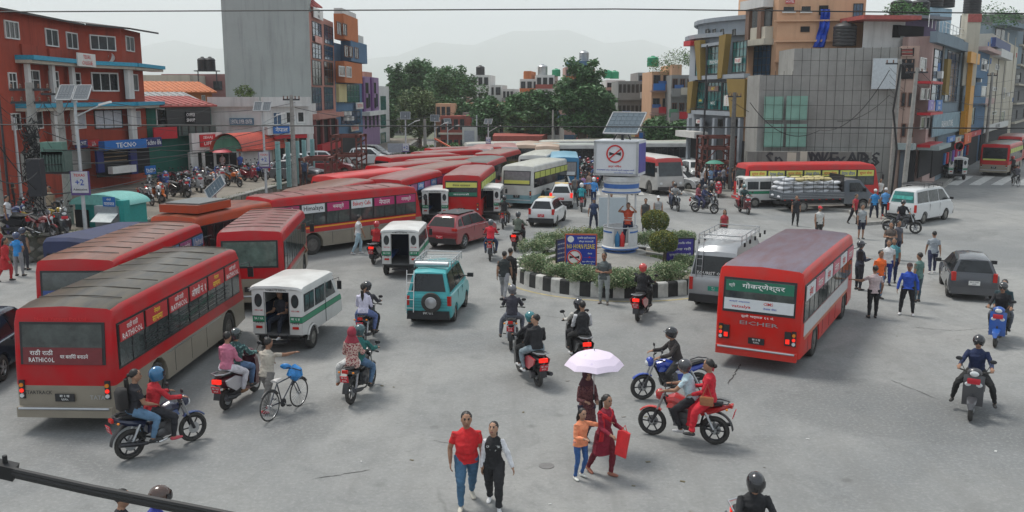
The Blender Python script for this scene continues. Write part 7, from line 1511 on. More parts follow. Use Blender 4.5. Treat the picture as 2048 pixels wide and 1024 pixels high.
b=MB();b.box((1.55,-.2,1.1),(.5,.6,2.2),KT);b.build('corner_pillar',kiosk,smooth=False);plate(kiosk,(.9,-.62,2.15),(1,0,0),(0,0,1),.85,.5,BLU,'सोल्टी\nयातायात',INK,name='sign');b=MB();b.box((-1.6,.1,.9),(.9,.1,1.4),DARK);b.build('window',kiosk,smooth=False)
b=MB();
for(c,d)in(((0,0,.6),(1.1,.9,1.2)),):b.box(c,d,mat('grey_kiosk',(.22,.23,.22),.6))
b.box((0,0,1.25),(1.4,1.2,.1),STEEL);b.build('small_kiosk',loc=(*XY(797,78),.4),label='small grey kiosk below the far solar lamp',cat='kiosk');tt=MB();tt.box((0,0,0),(1.3,.1,.8),mat('dim_board',(.3,.32,.36),.6));tt.build('notice_board',loc=xyz(790,296,82),label='small grey notice board above the grey kiosk',cat='board')
b=MB();b.slab([(-1.6,1.5),(1.6,-.2),(1.6,.0),(-1.6,1.75)],[(-.35,None),(.35,None)],mat('orange_slide',(.6,.1,.03),.5));o=b.build('orange_awning',loc=xyz(888,296,86),label='orange slanting board above the green bushes',cat='board');o.rotation_euler=(0,0,R(-90));o.scale=(1,.55,.55)
b=MB();b.box((0,0,1.5),(1.4,.1,3.2),mat('pale_notice',(.45,.46,.44),.6));b.box((0,-.07,1.5),(1.0,.02,2.4),mat('dim_board',(.3,.32,.36),.6));b.build('leaning_board',loc=(*XY(938,90),1.0),label='tall pale leaning board left of the centre lamp',cat='board')
psx=xyz(1917,300,78);root=empty('parking_sign',(psx.x,78,.13),label='round red ringed no parking sign by the clothes shops',cat='road sign');b=MB();b.tube([(0,0,0),(0,0,psx.z)],.04,POLEW,6);b.build('post',root);b=MB();b.lathe([(.02,-.05),(.42,-.05)],INK,24,(0,0,psx.z+.2),'y');b.lathe([(.42,-.04),(.42,-.08),(.34,-.08)],INKR,24,(0,0,psx.z+.2),'y',False);b.build('disc',root);text(root,'P',(0,-.09,psx.z+.2),(1,0,0),(0,0,1),.45,INKB)
for i,(px,row)in enumerate(((62,522),(86,505))):
 b=MB();b.slab([(-.28,0),(-.28,.25),(-.12,.4),(-.1,.85),(.1,.85),(.12,.4),(.28,.25),(.28,0)],[(-.5,None),(.5,None)],mat('barrier_orange',(.6,.08,.02),.5,dust=.2));b.build('barrier',loc=(*G(px,row),0),angle=20,label='orange plastic road barrier by the parked bikes, %s'%('nearer one' if i==0 else 'farther one'),cat='barrier',group='orange plastic barriers')
RED,DRED,BEI,SLV_=(.44,.009,.014),(.30,.012,.015),(.27,.24,.19),(.3,.29,.27)
ROOF_G=((.052,.05,.046),(.12,.10,.07));ROOF_B=((.15,.085,.065),(.26,.12,.085));ROOF_R=((.22,.055,.05),(.24,.13,.11));ROOF_BL=((.13,.065,.075),(.15,.13,.17))
LV=livery('livery_red_beige',[(0,BEI),(1.02,RED),(3.6,RED)],.3,roof=ROOF_G);LV2=livery('livery_red_beige_rust_roof',[(0,BEI),(1.0,RED),(3.6,RED)],.3,roof=ROOF_B)
LV3=livery('livery_red_beige_pink_roof',[(0,BEI),(1.12,RED),(3.6,RED)],.25,roof=ROOF_R);LVR=livery('livery_red_white_orange',[(0,(.56,.014,.008)),(3.6,(.56,.014,.008))],.12,roof=ROOF_BL)
LVS=livery('livery_all_red',[(0,(.46,.01,.012)),(3.6,(.46,.01,.012))],.2,roof=ROOF_R);LVO=livery('livery_orange',[(0,(.42,.06,.02)),(3.6,(.42,.06,.02))],.25,roof=((.1,.04,.03),(.3,.09,.05)))
LVW=livery('livery_white_blue',[(0,(.2,.36,.4)),(.85,(.55,.55,.52)),(3.6,(.55,.55,.52))],.2,roof=((.35,.34,.27),(.5,.5,.45)));LVB=livery('livery_blue',[(0,(.03,.16,.30)),(3.6,(.04,.2,.36))],.2,roof=((.1,.3,.42),(.2,.38,.48)))
LVG=livery('livery_green_white',[(0,(.03,.22,.1)),(1.1,(.5,.5,.48)),(3.6,(.5,.5,.48))],.2,roof=((.3,.35,.3),(.45,.45,.42)))
BM_R=mat('red_banner',(.42,.02,.025),.5,noise=.06);BM_B=mat('blue_banner',(.08,.2,.42),.5,noise=.1);BM_Y=mat('yellow_banner',(.6,.58,.12),.5,noise=.05);BM_W=mat('pale_banner',(.6,.62,.63),.45,noise=.05);BM_P=mat('magenta_banner',(.4,.02,.12),.5);BM_RB=mat('red_and_blue_banner',(.3,.08,.2),.5,noise=.3,scale=5);BM_DK=mat('dark_red_banner',(.16,.02,.025),.35,noise=.15);BM_G=mat('green_banner',(.01,.14,.08),.45);BM_PG=mat('pale_green_banner',(.45,.5,.12),.5,noise=.1)
rath=dict(boards=[(BM_R,'राठी राठी|RATHICOL',INK),(BM_R,'नेपाल|साथमा',INKY),(BM_R,'राठी राठी|RATHICOL',INK),(BM_R,'औषधी नं. १',INK),(BM_R,'नेपाल|साथमा',INKY),(BM_R,'राठी राठी|RATHICOL',INK)])
uni=dict(boards=[(BM_RB,'युनाइटेड',INK),(BM_B,'United',INK),(BM_RB,'Cement',INK),(BM_B,'युनाइटेड',INK)])
bluep=dict(boards=[(BM_B,'सिमेन्ट',INK),(BM_RB,None,INK)]);yel=dict(boards=[(BM_Y,'सुपर सेवा',INKR),(BM_Y,'नेपाल जीवन',INKBL)]);pale=dict(boards=[(BM_P,'नमस्ते',INK),(BM_W,'Himalaya',INKB),(BM_P,'नमस्ते',INK),(BM_W,'Bakery Cafe',INKR),(BM_P,'नेपाल',INK)])
CLR=mat('clear_grey_glass',(.05,.06,.058),.08,noise=.6,scale=2.2,spec=.9)
rbA=[(-.85,.85,1.5,1.86,BM_DK,[('राठी राठी',-.45,1.76,.12,.5,INK),('RATHICOL',-.45,1.6,.1,.55,INK),('घर बलियो बनाउने',.25,1.68,.1,.6,INK)])]
A=bus('foreground red and beige bus with a grey scuffed roof and red adverts on its windows',(-9.5,18.35),2,8.4,body=LV,posters=rath,n=6,detail=2,rails=True,rear_board=rbA,glass=CLR,lit=True)
text(A,'TATA',(.72,-4.27,.8),(1,0,0),(0,0,1),.09,STEEL);text(A,'STARTRACK',(-.55,-4.27,.9),(1,0,0),(0,0,1),.08,BLACK,w=.6);text(A,'Nepal Yatayat Pvt Ltd',(.0,-4.16,2.47),(1,0,0),(0,0,1),.09,INKR,w=1.1)
bus('second red bus from the lower left with a rusty pink roof and blue shield banner',(-11.95,24.0),-1,8.0,body=LV2,posters=uni,n=6,detail=2,glass=CLR,rear_board=[(-.85,.85,1.45,1.86,mat('blue_red_banner',(.04,.08,.25),.4,noise=.1),[('युनाइटेड सिमेन्ट',.15,1.68,.2,1.1,INK),('U',-.6,1.66,.26,.22,INK)])])
bus('orange minibus with a roof box parked behind the rusty roofed bus',(-12.9,33.6),16,6.2,2.0,2.65,body=LVO,n=5,detail=1,rear_board=[(-.1,.15,1.7,2.1,BM_W,[]),(.35,.6,1.7,2.0,CRM,[])])
ob=MB();ob.box((0,0,2.85),(1.7,2.2,.3),LVO);ob.box((0,.1,3.03),(1.5,1.9,.05),mat('grey_tarp',(.14,.15,.15),.7));o=ob.build('roof_box',loc=(-12.4,35.1,0),label='orange roof box on top of the orange minibus',cat='roof box');o.rotation_euler=(0,0,R(-16))
bus('red bus seen from behind in front of the long side on bus',(-8.65,29.2),-6,6.6,body=LV3,n=5,detail=2,glass=CLR,rear_glass=mat('greenish_glass',(.10,.14,.12),.12,noise=.4,scale=3),posters=None)
def corner(px,py,z,head,W=2.15,side=1):
 x,y=G(px,py,z);h=R(head);return(x-side*math.cos(h)*W/2,y+side*math.sin(h)*W/2)
bus('long red and beige bus standing side on with white and magenta adverts',corner(622,508,0,43)if False else(-11.3,39.3),43,8.8,body=LV3,posters=pale,n=6,detail=2,glass=CLR,stripe=[(1.02,1.2,BM_R),(1.2,1.27,mat('orange_yellow_line',(.7,.3,.02),.5))])
bus('red bus with a brown dusty roof just behind the long side on bus',(-10.0,41.9),14,7.2,body=LV2,posters=bluep,n=6)
bus('bright red bus nearest the turquoise pillars',(-10.4,49.6),32,7.6,body=livery('livery_bright_red',[(0,BEI),(1.0,(.55,.03,.03)),(3.6,(.55,.03,.03))],.1),n=6)
bus('red bus with blue window banners behind the long side on bus',(-6.95,47.9),14,7.4,body=LV3,posters=bluep,n=6,detail=1)
bus('red and beige bus with a brown roof beside the striped white tempos',(-5.9,54.6),20,8.4,body=LV2,posters=bluep,n=7)
bus('red bus with pale pink roof behind the bright red bus',(-8.7,57.2),36,7.0,body=LV3,n=6);bus('red bus with a long thin roof line among the parked red buses',(-6.9,62.0),42,7.0,body=LV2,n=6);bus('red bus left of the green bush at the back of the red row',(-9.6,66),50,7.0,body=LV3,n=6,posters=bluep);bus('small looking red bus farthest back in the left row',(-7.4,71),40,7.0,body=LV3,n=6,posters=bluep)
rbY=[(-.88,.88,2.02,2.3,BM_Y,[('नेपाल यातायात',0,2.15,.13,1.0,INKB)]),(-.88,.88,1.55,1.75,BM_G,[('काठमाडौं',0,1.65,.1,.9,INK)])]
bus('red bus with a yellow and green banner in its rear window',(-2.85,50.4),5,8.2,body=LVS,n=6,detail=1,rear_board=rbY,posters=dict(boards=[(BM_PG,None,INK)]));bus('red bus directly ahead of the one with the yellow banner',(-2.7,60.2),10,7.5,body=LV,n=6);bus('third red bus in the line ahead of the yellow banner bus',(-2.0,69.2),14,7.5,body=LV2,n=6)
rbW=[(-.85,.85,1.58,1.8,BM_Y,[])]
bus('white bus with a yellow strip in its rear window and a pale blue skirt',(.3,57.2),20,8.4,body=LVW,n=7,detail=1,rear_board=rbW,rear_glass=mat('mauve_glass',(.2,.19,.2),.15,noise=.2),posters=dict(boards=[(BM_PG,None,INK)]));bus('grey white bus ahead of the white bus with the yellow strip',(1.5,67.5),12,7.6,body=LVW,n=6)
bus('blue bus seen from behind at the centre of the queue',(3.7,63.8),3,7.5,2.1,2.85,body=LVB,n=6,rear_glass=mat('mauve_glass',(.2,.19,.2),.15,noise=.2),rear_board=[(-.75,.75,1.56,1.8,BM_W,[])])
far_b=[((-7.2,76.5),62,LVS,'red bus with blue banners crossing behind the bushes'),((-2.9,76),6,livery('livery_white_red',[(0,(.4,.03,.03)),(1.0,(.55,.54,.52)),(3.6,(.55,.54,.52))],.2,roof=((.3,.1,.08),(.4,.2,.18))),'white rear of a bus with a red waist near the centre'),((-.5,78.5),-2,livery('livery_white_red',[]),'white backed bus standing beside the red waisted one'),((3.1,80),4,livery('livery_cream_yellow',[(0,(.6,.55,.1)),(1.3,(.55,.4,.3)),(3.6,(.55,.4,.3))],.2),'cream bus with a yellow tail behind the blue bus'),((1.2,82),4,livery('livery_cream_yellow',[]),'cream bus half hidden left of the yellow tailed bus'),((-4.6,86),80,LVW,'white and blue bus crossing at the far left of the back row'),((2.6,90),84,LVW,'white bus crossing in the middle of the back row'),((1.5,83.5),86,LVG,'green and white bus crossing the road at the back'),((9.8,86.5),88,LVG,'pale bus crossing right of the green one'),((6.6,93),88,LV,'bus with a red roof crossing behind the green bus'),((15.5,90),82,LVW,'white bus crossing just left of the booth sign box'),((10.5,88),78,LVW,'long white bus crossing behind the motorcycle crowd'),((18,90),84,LVW,'white bus half hidden by the booth sign box')]
for(p,hd,lv,lb)in far_b:bus(lb,p,hd,7.6,body=lv,n=6,detail=1,glass=GLASS2 if lv is LVW else None)
bus('red topped bus facing the camera right of the booth',(9.0,72.5),162,8.0,body=livery('livery_pale_red_top',[(0,(.45,.44,.42)),(2.1,(.45,.05,.05)),(3.6,(.45,.05,.05))],.2,roof=((.4,.38,.36),(.5,.48,.45))),n=6)
bus('bright red bus with yellow window adverts side on behind the truck',(15.0,59.4),84,9.2,body=livery('livery_scarlet',[(0,(.5,.03,.03)),(3.6,(.5,.03,.03))],.08),posters=yel,n=7,glass=CLR)
bus('red and beige bus driving away on the right street',(43.0,80.5),36,8.8,2.3,2.9,body=LV,n=7,rear_board=[(-.9,.9,1.42,1.56,BM_PG,[])],posters=dict(boards=[(BM_PG,None,INK)]));bus('red bus with a pale front at the far right edge',(58,104),214,8.8,2.3,2.9,body=LVS,n=7)
rbR=[(-.88,.88,2.05,2.33,BM_G,[('गोकर्णेश्वर',.1,2.2,.19,1.1,INK),('श्री',-.72,2.2,.12,.16,INK)]),(-.9,.9,1.56,1.86,BM_W,[('vatsalya',-.45,1.65,.1,.5,INKR),('आफ्नो अस्पताल',-.5,1.78,.06,.55,INKBL),('CIMS',.25,1.78,.08,.25,INKR),('नेपाल सेवा',.3,1.66,.06,.35,INKBL)])]
Rb=bus('orange red bus with a worn purple grey roof and green rear window banner',(6.4,22.8),29,8.3,2.2,2.75,body=LVR,posters=dict(boards=[(BM_W,'सेवा',INKR),(mat('pink_banner',(.5,.12,.16),.5),'नेपाल',INK)]),n=6,detail=2,glass=CLR,rear_board=rbR,lit=True,seams=False)
text(Rb,'ठूलो भर्‍याङ ११ नं.',(0,-4.19,1.42),(1,0,0),(0,0,1),.09,INK,w=.85);text(Rb,'EICHER',(.05,-4.2,1.25),(1,0,0),(0,0,1),.1,STEEL,w=1.0)
WHS=mat('pale_side_band',(.5,.5,.5),.4,noise=.1);ORS=mat('orange_side_band',(.5,.15,.08),.4,noise=.15)
for s in(1,-1):
 b=MB();b.box((s*1.108,-.3,1.12),(.012,6.9,.36),WHS);b.build('pale_band',Rb,smooth=False);b=MB();b.box((s*1.106,-.3,.9),(.01,6.7,.14),ORS);b.build('orange_band',Rb,smooth=False)
 b=MB();b.box((s*.8,-4.19,.95),(.16,.05,.36),BLACK);o=b.build('lamp_cluster',Rb);b=MB();b.box((s*.8,-4.22,.88),(.1,.02,.12),REDLIT);b.build('brake_lens',o)
b=MB();b.box((0,-4.22,.52),(1.9,.03,.04),INK);b.build('bumper_strip',Rb,smooth=False)
WP=mat('white_car_paint',(.62,.63,.63),.3,coat=.4,noise=.03,dust=.15)
def ground_mid(px,row,head,L,tail=True):
 x,y=G(px,row);h=R(head);return(x+math.sin(h)*L/2,y+math.cos(h)*L/2)
def taxi_top(root,spec,hw):
 b=MB();b.box((0,-.3,spec['H']+.012),(spec['W']*.55,.75,.02),mat('yellow_roof_panel',(.6,.42,.14),.5));b.build('roof_panel',root)
car('white hatchback taxi with a yellow patch on its roof',ground_mid(1082,455,14,3.6),14,HATCH,WP,'white taxis',extra=taxi_top)
car('white hatchback with a yellow roof patch waiting left of the teal jacket rider',ground_mid(1122,418,4,3.6),4,HATCH,WP,'white taxis',extra=taxi_top,rear_lit=True)
def rackload(root,spec,hw):b=MB();b.box((0,0,spec['H']+.12),(.9,.9,.18),mat('brown_load',(.3,.14,.08)));b.build('roof_load',root);roof_rack(root,-.6,.6,.5,spec['H']+.02,DARKMETAL,3,4)
car('white hatchback carrying a brown load on its roof rack',ground_mid(1031,408,10,3.6),10,HATCH,WP,'white taxis',extra=rackload)
car('white car ahead of the yellow patched taxi in the queue',ground_mid(1118,395,10,4),10,SUV,WP,'white taxis');car('white car farthest ahead below the blue bus',ground_mid(1128,380,10,3.6),10,HATCH,WP,'white taxis')
car('white car on the left lane between the red and white buses',ground_mid(1000,362,190,3.6),190,HATCH,WP)
RP_=mat('deep_red_car_paint',(.25,.012,.02),.22,coat=.7,noise=.04,dust=.1)
def tworoof(root,spec,hw):b=MB();b.box((0,-.5,spec['H']+.014),(1.16,1.7,.02),BLACK);b.build('black_roof',root)
car('dark red compact SUV with a black roof',ground_mid(880,500,26,4.2),26,dict(SUV,rear_glass=mat('smoked_glass',(.012,.013,.015),.5,noise=.2,spec=.15)),RP_,extra=tworoof)
car('dark grey hatchback driving away at the right',ground_mid(1945,603,20,3.6),20,dict(HATCH,plate=(WHITE,'BA 7 CHA\n8230'),L=3.6,W=1.62,bumper=mat('dark_grey_car_paint',(.05,.055,.065),.25,coat=.6,noise=.04,dust=.08),mirror_mat=BLACK),mat('dark_grey_car_paint',(.05,.055,.065),.25,coat=.6,noise=.04,dust=.08))
car('white hatchback turning with its front towards the right',G(1358,378),128,dict(HATCH,L=3.8,W=1.6),WP);car('white SUV facing the camera behind the turning hatchback',G(1388,358),172,SUV,WP,'cars queuing on the right');car('small red car behind the pedestrians near the booth',G(1322,378),100,HATCH,RP_);car('white car glimpsed behind the turning hatchback',G(1330,366),120,HATCH,WP)
for i,(px,row,hd,sp,lb)in enumerate(((1372,340,165,SUV,'white car facing the camera behind the white SUV'),(1400,338,170,VANL,'white van behind the slim pole'),(1372,326,160,HATCH,'white car in the middle of the right queue'),(1395,325,165,VANL,'white minibus in the right queue'),(1345,322,160,HATCH,'white car beyond the red topped bus'),(1362,314,165,VANL,'farther white van in the right queue'),(1335,312,160,VANL,'white van nearest the shops in the queue'),(1318,306,160,VANL,'last white van at the far end of the queue'))):car(lb,G(px,row),hd,sp,WP,'cars queuing on the right')
for i,(px,row,m,lb)in enumerate(((605,345,WP,'white car parked behind the turquoise pillars'),(645,338,WP,'silver car parked by the shops under the pink building'),(660,350,RP_,'dark car parked behind the low rusty frame'),(738,330,WP,'pale car parked right of the tall rusty tower'),(595,362,mat('grey_car',(.12,.12,.13),.3),'grey car parked beside the first turquoise pillar'),(748,322,mat('grey_car',(.12,.12,.13),.3),'grey car parked beyond the pale one'))):car(lb,(*G(px,row,PZ),PZ),70+i*7,HATCH,m,'cars parked in the upper yard')
TQC=mat('turquoise_van_paint',(.04,.38,.40),.35,coat=.3,noise=.05,dust=.15)
def tealx(root,spec,hw):
 b=MB();b.lathe([(.13,-1.86),(.3,-1.84),(.32,-1.78),(.3,-1.72)],RUBBER,22,(.12,0,.78),'y');o=b.build('spare_wheel',root);b=MB();b.lathe([(.02,-1.9),(.1,-1.88),(.17,-1.87),(.19,-1.85)],STEEL,16,(.12,0,.78),'y');b.build('rim',o)
 ladder(root,-.68,-.45,-1.78,.45,1.75,WHITE,.2);roof_rack(root,-.9,.9,.6,1.78,STEEL,4,6,.16);b=MB();b.tube([(-.5,-1.1,1.86),(.55,-1.1,1.86)],.09,STEEL,10);b.build('roof_pipe',root)
 for i in range(4):b=MB();b.box((0,-1.675,.60+i*.09),(1.2,.012,.012),mat('teal_groove',(.02,.2,.22),.5));b.build('tailgate_groove',root)
 b=MB();b.box((0,-1.5,1.1),(.6,.1,.15),WHITE);b.build('parcel',root)
car('turquoise van with a spare wheel on the tailgate and a roof rack',ground_mid(857,652,7,3.35),7,dict(VANB,plate=(BLACK,'४७१ ६३१')),TQC,cat='van',name='van',extra=tealx)
SLC=mat('silver_van_paint',(.36,.37,.38),.28,.5,.04,coat=.5)
def hiacex(root,spec,hw):
 text(root,'TOURIST ONLY',(-.05,-2.325,1.3),(1,0,0),(0,.1,1),.1,INK,w=1.1);ladder(root,-.62,-.42,-2.36,1.15,2.35,STEEL,.2);roof_rack(root,-1.7,1.0,.72,2.3,STEEL,6,12,.2)
 for s in(1,-1):
  for i in range(5):b=MB();b.box((s*.78,-1.5+i*.8,2.2),(.06,.06,.14),BLACK);b.build('rack_foot',root)
VANH=dict(VANL,H=2.22,gh=[(-2.3,1.08),(-2.29,1.18),(-2.15,2.0),(-1.95,2.17),(-.5,2.22),(.7,2.2),(1.1,2.08),(2.0,1.12),(1.95,1.08)],rearw=(-2.29,1.18,-2.17,1.9),plate=(mat('green_plate',(.01,.25,.17),.5),'बा ५\n९७४'),L=4.7,W=1.8,plate_z=.8,glass=GLASS,rin=.04)
car('silver high roofed van with a roof rack and ladder seen behind the red bus',(7.75,31.3),27,VANH,SLC,cat='van',name='van',extra=hiacex)
def wvx(root,spec,hw):
 b=MB();b.box((0,-2.27,1.5),(1.15,.02,.2),mat('teal_sunblind',(.05,.35,.3),.4,noise=.4,scale=6),rot=(-.22,0,0));b.build('sun_blind',root);roof_rack(root,-1.2,1.0,.65,2.06,DARKMETAL,4,7,.12)
 for i in range(3):b=MB();b.tube([(-.6,-.5+i*.4,2.14),(.6,-.45+i*.4,2.14)],.06,BLACK,6);b.build('rack_load',root)
GV=mat('teal_tinted_glass',(.03,.16,.15),.12,noise=.4,scale=2)
car('white van with a teal rear window and black rails on its roof',(23.6,51.6),50,dict(VANL,rear_glass=GV),WP,cat='van',name='van',extra=wvx)
pk=pickup('grey pickup truck stacked with white sacks inside a stake frame',(19.6,56.6),80)
SK=mat('white_sack',(.55,.56,.58),.7,noise=.15,scale=4,bump=.4);SKY_=mat('yellow_sack',(.5,.42,.2),.7,noise=.15)
sb=MB();sb.ball((0,0,0),(.42,.3,.13),SK,12,8);sme=sb.mesh('sack');sb=MB();sb.ball((0,0,0),(.42,.3,.13),SKY_,12,8);sme2=sb.mesh('sack');h=R(80);random.seed(9)
for lay in range(5):
 for i in range(5 if lay<4 else 4):
  for j in(-1,1):
   u,v=-2.85+i*.82+(lay%2)*.12+(.3 if lay==4 else 0),j*.42;x,y=19.6+math.sin(h)*u+math.cos(h)*v,56.6+math.cos(h)*u-math.sin(h)*v
   tag(obj('sack',sme2 if(lay>3 and i>0)else sme,None,(x,y,.95+lay*.26),(random.uniform(-.1,.1),random.uniform(-.1,.1),-h+R(90)+random.uniform(-.15,.15))),'full %s sack in the pile on the grey pickup truck'%('yellow' if(lay>3 and i>0)else 'white'),'sack',('yellow' if(lay>3 and i>0)else 'white')+' sacks piled on the pickup')
for(px,row,hd,lb)in((567,700,9,'white electric tempo with a passenger in its open rear door beside the foreground bus'),(804,552,2,'white electric tempo between the red rider and the turquoise van'),(872,446,3,'leftmost of the two white tempos behind the red SUV'),(976,440,4,'white tempo beside the yellow banner bus'),(1912,360,12,'white open backed tempo behind the red bus on the right street')):
 x,y=G(px,row);h=R(hd);tempo(lb,(x+math.sin(h)*1.3,y+math.cos(h)*1.3),hd)
x,y=G(1527,412);tempo('white tempo side on left of the pickup truck',(x,y),82)
NV=mat('navy_tarpaulin',(.012,.02,.07),.6,noise=.25,bump=.3,scale=3)
t_=empty('covered_pickup',(-14.2,31.6,0),14,label='dark vehicle with a navy tarpaulin canopy behind the rusty roofed bus',cat='truck');b=MB();b.slab([(-2.2,1.0),(-2.2,2.3),(-2.1,2.42),(1.6,2.45),(1.7,2.3),(1.7,1.0)],[(-1.0,lambda y,z_:(y,z_-.1)),(-.9,None),(0,lambda y,z_:(y,z_+.04)),(.9,None),(1.0,lambda y,z_:(y,z_-.1))],NV);b.build('canopy',t_);b=MB();b.box((0,-2.21,1.45),(1.7,.05,.9),DARK);b.box((0,-.2,.75),(1.8,4.2,.5),BLACK);b.build('bed',t_,smooth=False);b=MB();b.box((0,2.5,1.1),(1.7,1.6,1.5),NV,taper=.85);b.build('cab',t_)
for s in(-1,1):
 for y_ in(-1.4,2.2):wheel(t_,s*.85,y_,.34,.22)
car('dark navy jeep cut off by the left edge of the picture',(-13.9,23.0),-8,dict(SUV,W=1.85,L=4.3,plate=(WHITE,'BA 12')),mat('navy_car_paint',(.012,.02,.04),.25,coat=.6,noise=.05))
BK,DG,GY=(.02,.02,.022),(.05,.05,.055),(.2,.2,.21)
m=ride('m',(262,918),(400,878),label='black and blue motorcycle beside the foreground bus',c1=(.015,.02,.05),c2=(.02,.05,.16));on_bike(m,'rider in a red and black jacket and a multicoloured helmet',0,top=(.45,.02,.03),sleeve='long',bot=(.02,.02,.025),pose='foot',style='jacket',hair='helmet',hc_=(.02,.12,.25),det=2,shoe=(.5,.08,.1));on_bike(m,'passenger in a black shirt and blue jeans with a backpack behind the red jacket rider',1,top=(.02,.02,.025),bot=(.10,.19,.30),det=2,legs='jeans',yaw=-25,hair='pony')
def backpack(p,c,label,dy=-.24,s=1.0):
 b=MB();b.slab([(-.1,-.22),(-.12,.12),(-.05,.22),(.07,.2),(.08,-.22)],[(-.14,lambda y,z:(y*.7,z*.85)),(-.09,None),(.09,None),(.14,lambda y,z:(y*.7,z*.85))],c);o=b.build('backpack',angle=60,label=label,cat='backpack');a=-p.rotation_euler[2];z=1.22 if True else 0
 return o,a
def pack_on(p,pz,c,label):
 o,a=backpack(p,c,label);o.location=(p.location[0]-math.sin(a)*.2,p.location[1]-math.cos(a)*.2,p.location[2]+pz);o.rotation_euler=(0,0,-a);return o
pack_on([q for q in bpy.data.objects if q.get('label','').startswith('passenger in a black shirt and blue jeans with')][0],1.18,mat('black_nylon',(.02,.018,.018),.8),'black backpack on the passenger beside the foreground bus')
m=ride('s',(455,818),(523,775),label='maroon scooter with a white side flash behind the bicycle',c1=(.07,.008,.015),c2=(.4,.38,.4));on_bike(m,'rider in a green checked shirt and black helmet on the maroon scooter',0,top=(.15,.28,.26),tp=(.03,.08,.08,14),sleeve='long',bot=(.08,.14,.25),hair='openhelmet',hc_=(.02,.03,.03),det=2);on_bike(m,'passenger in a pink hooded top and white trousers on the maroon scooter',1,top=(.5,.16,.24),sleeve='long',bot=(.6,.58,.62),det=2,fem=True,hair='hair',shoe=(.2,.1,.05))
m=ride('b',(541,842),(608,808),label='old bicycle pushed by the man in the beige shirt',c1=(.03,.035,.05));hb=-m.rotation_euler[2]
person((m.location[0]-.42*math.cos(hb)-.1*math.sin(hb),m.location[1]+.42*math.sin(hb)+.05,0),math.degrees(hb),'man in a beige short sleeved shirt and grey trousers pushing a bicycle','push',(.42,.38,.32),(.17,.16,.15),(.3,.03,.04),det=2,hair='hair',h=1.66,yaw=-10,skin=1)
b=MB();b.tube([(0,0,-.34),(0,0,-.2),(.02,0,-.05),(0,0,.05)],[.06,.19,.15,.03],mat('blue_plastic_bag',(.03,.22,.55),.35,noise=.3,bump=.6,scale=12),9,ry=[.05,.15,.12,.03]);b.ball((-.2,0,-.0),(.13,.05,.07),mat('blue_plastic_bag',(0,0,0)),8,5);b.build('plastic_bag',loc=(m.location[0]+.42*math.sin(hb),m.location[1]+.42*math.cos(hb),1.0),label='blue plastic bag hanging from the bicycle handlebar',cat='bag')
m=ride('m',(703,808),(748,768),label='black retro motorcycle with a chrome exhaust and red plate',c1=(.02,.02,.02));on_bike(m,'rider in a dark green jacket and teal helmet on the retro motorcycle',0,top=(.02,.13,.12),sleeve='long',bot=(.08,.15,.25),hair='openhelmet',hc_=(.03,.08,.09),det=2,legs='jeans');p=on_bike(m,'woman in a patterned maroon shawl and white trousers behind the green jacket rider',1,pose='side',top=(.22,.02,.035),tp=(.5,.35,.3,26),sleeve='long',bot=(.6,.6,.58),fem=True,det=2,hair='scarf',hc_=(.28,.03,.05),style='jacket',shoe=(.3,.12,.06))
m=ride('m',(727,692),head=4,label='dark motorcycle with red tail lights ahead of the retro motorcycle',c1=BK);on_bike(m,'helmeted rider mostly hidden behind the woman in the lilac white shirt',0,top=(.04,.04,.05),sleeve='long',bot=(.02,.02,.02),hair='openhelmet',hc_=(.015,.015,.018),h=1.72);on_bike(m,'woman with a long ponytail and lilac white shirt seen from behind',1,top=(.58,.56,.68),sleeve='long',bot=(.1,.14,.3),fem=True,det=2,hair='pony')
m=ride('m',(1022,700),head=3,label='motorcycle with a red plate braking behind the two walking men',c1=BK,c2=(.3,.02,.03));on_bike(m,'rider in a dark grey jacket with his left leg stretched to the ground',0,pose='foot',top=(.035,.033,.045),sleeve='long',bot=(.12,.13,.16),hair='openhelmet',hc_=(.1,.1,.11),det=2)
m=ride('s',(1075,772),(1018,725),label='black scooter with red trim carrying two people in black',c1=BK,c2=(.35,.02,.03));on_bike(m,'rider in black with a teal helmet on the red trimmed scooter',0,top=(.02,.02,.024),sleeve='long',bot=(.02,.02,.02),hair='openhelmet',hc_=(.02,.16,.18),det=2,shoe=(.6,.6,.6));on_bike(m,'passenger in a black shirt looking sideways on the red trimmed scooter',1,top=(.02,.02,.022),sleeve='long',bot=(.2,.25,.28),hair='hair',det=2,yaw=60,skin=2,shoe=(.6,.6,.6))
m=ride('s',(1166,737),(1126,690),label='black scooter carrying two people in black and white jackets',c1=BK);on_bike(m,'rider with white sleeves and a black helmet',0,top=(.015,.015,.018),slv=(.5,.48,.44),sleeve='long',bot=(.015,.015,.018),hair='helmet',hc_=(.02,.02,.025),det=2,style='shirt');p=on_bike(m,'passenger in a white and black block jacket behind the white sleeved rider',1,top=(.02,.02,.022),slv=(.5,.5,.51),sleeve='long',bot=(.02,.02,.02),det=2,hair='hair',shoe=(.6,.6,.6))
m=ride('s',(1276,642),(1312,606),label='black and red scooter beside the roundabout kerb',c1=BK,c2=(.35,.02,.03));on_bike(m,'rider in black with a red helmet beside the kerb',0,top=(.015,.015,.017),sleeve='long',bot=(.015,.015,.015),hair='openhelmet',hc_=(.5,.05,.04),det=2)
m=ride('m',(1390,792),(1290,801),label='blue motorcycle heading left behind the red one',c1=(.015,.05,.35),c2=(.015,.05,.3));m.rotation_euler[2]=-R(262);on_bike(m,'rider in a dark brown sweater and black helmet on the blue motorcycle',0,top=(.035,.028,.027),sleeve='long',bot=(.02,.02,.02),hair='openhelmet',hc_=(.02,.02,.022),det=2)
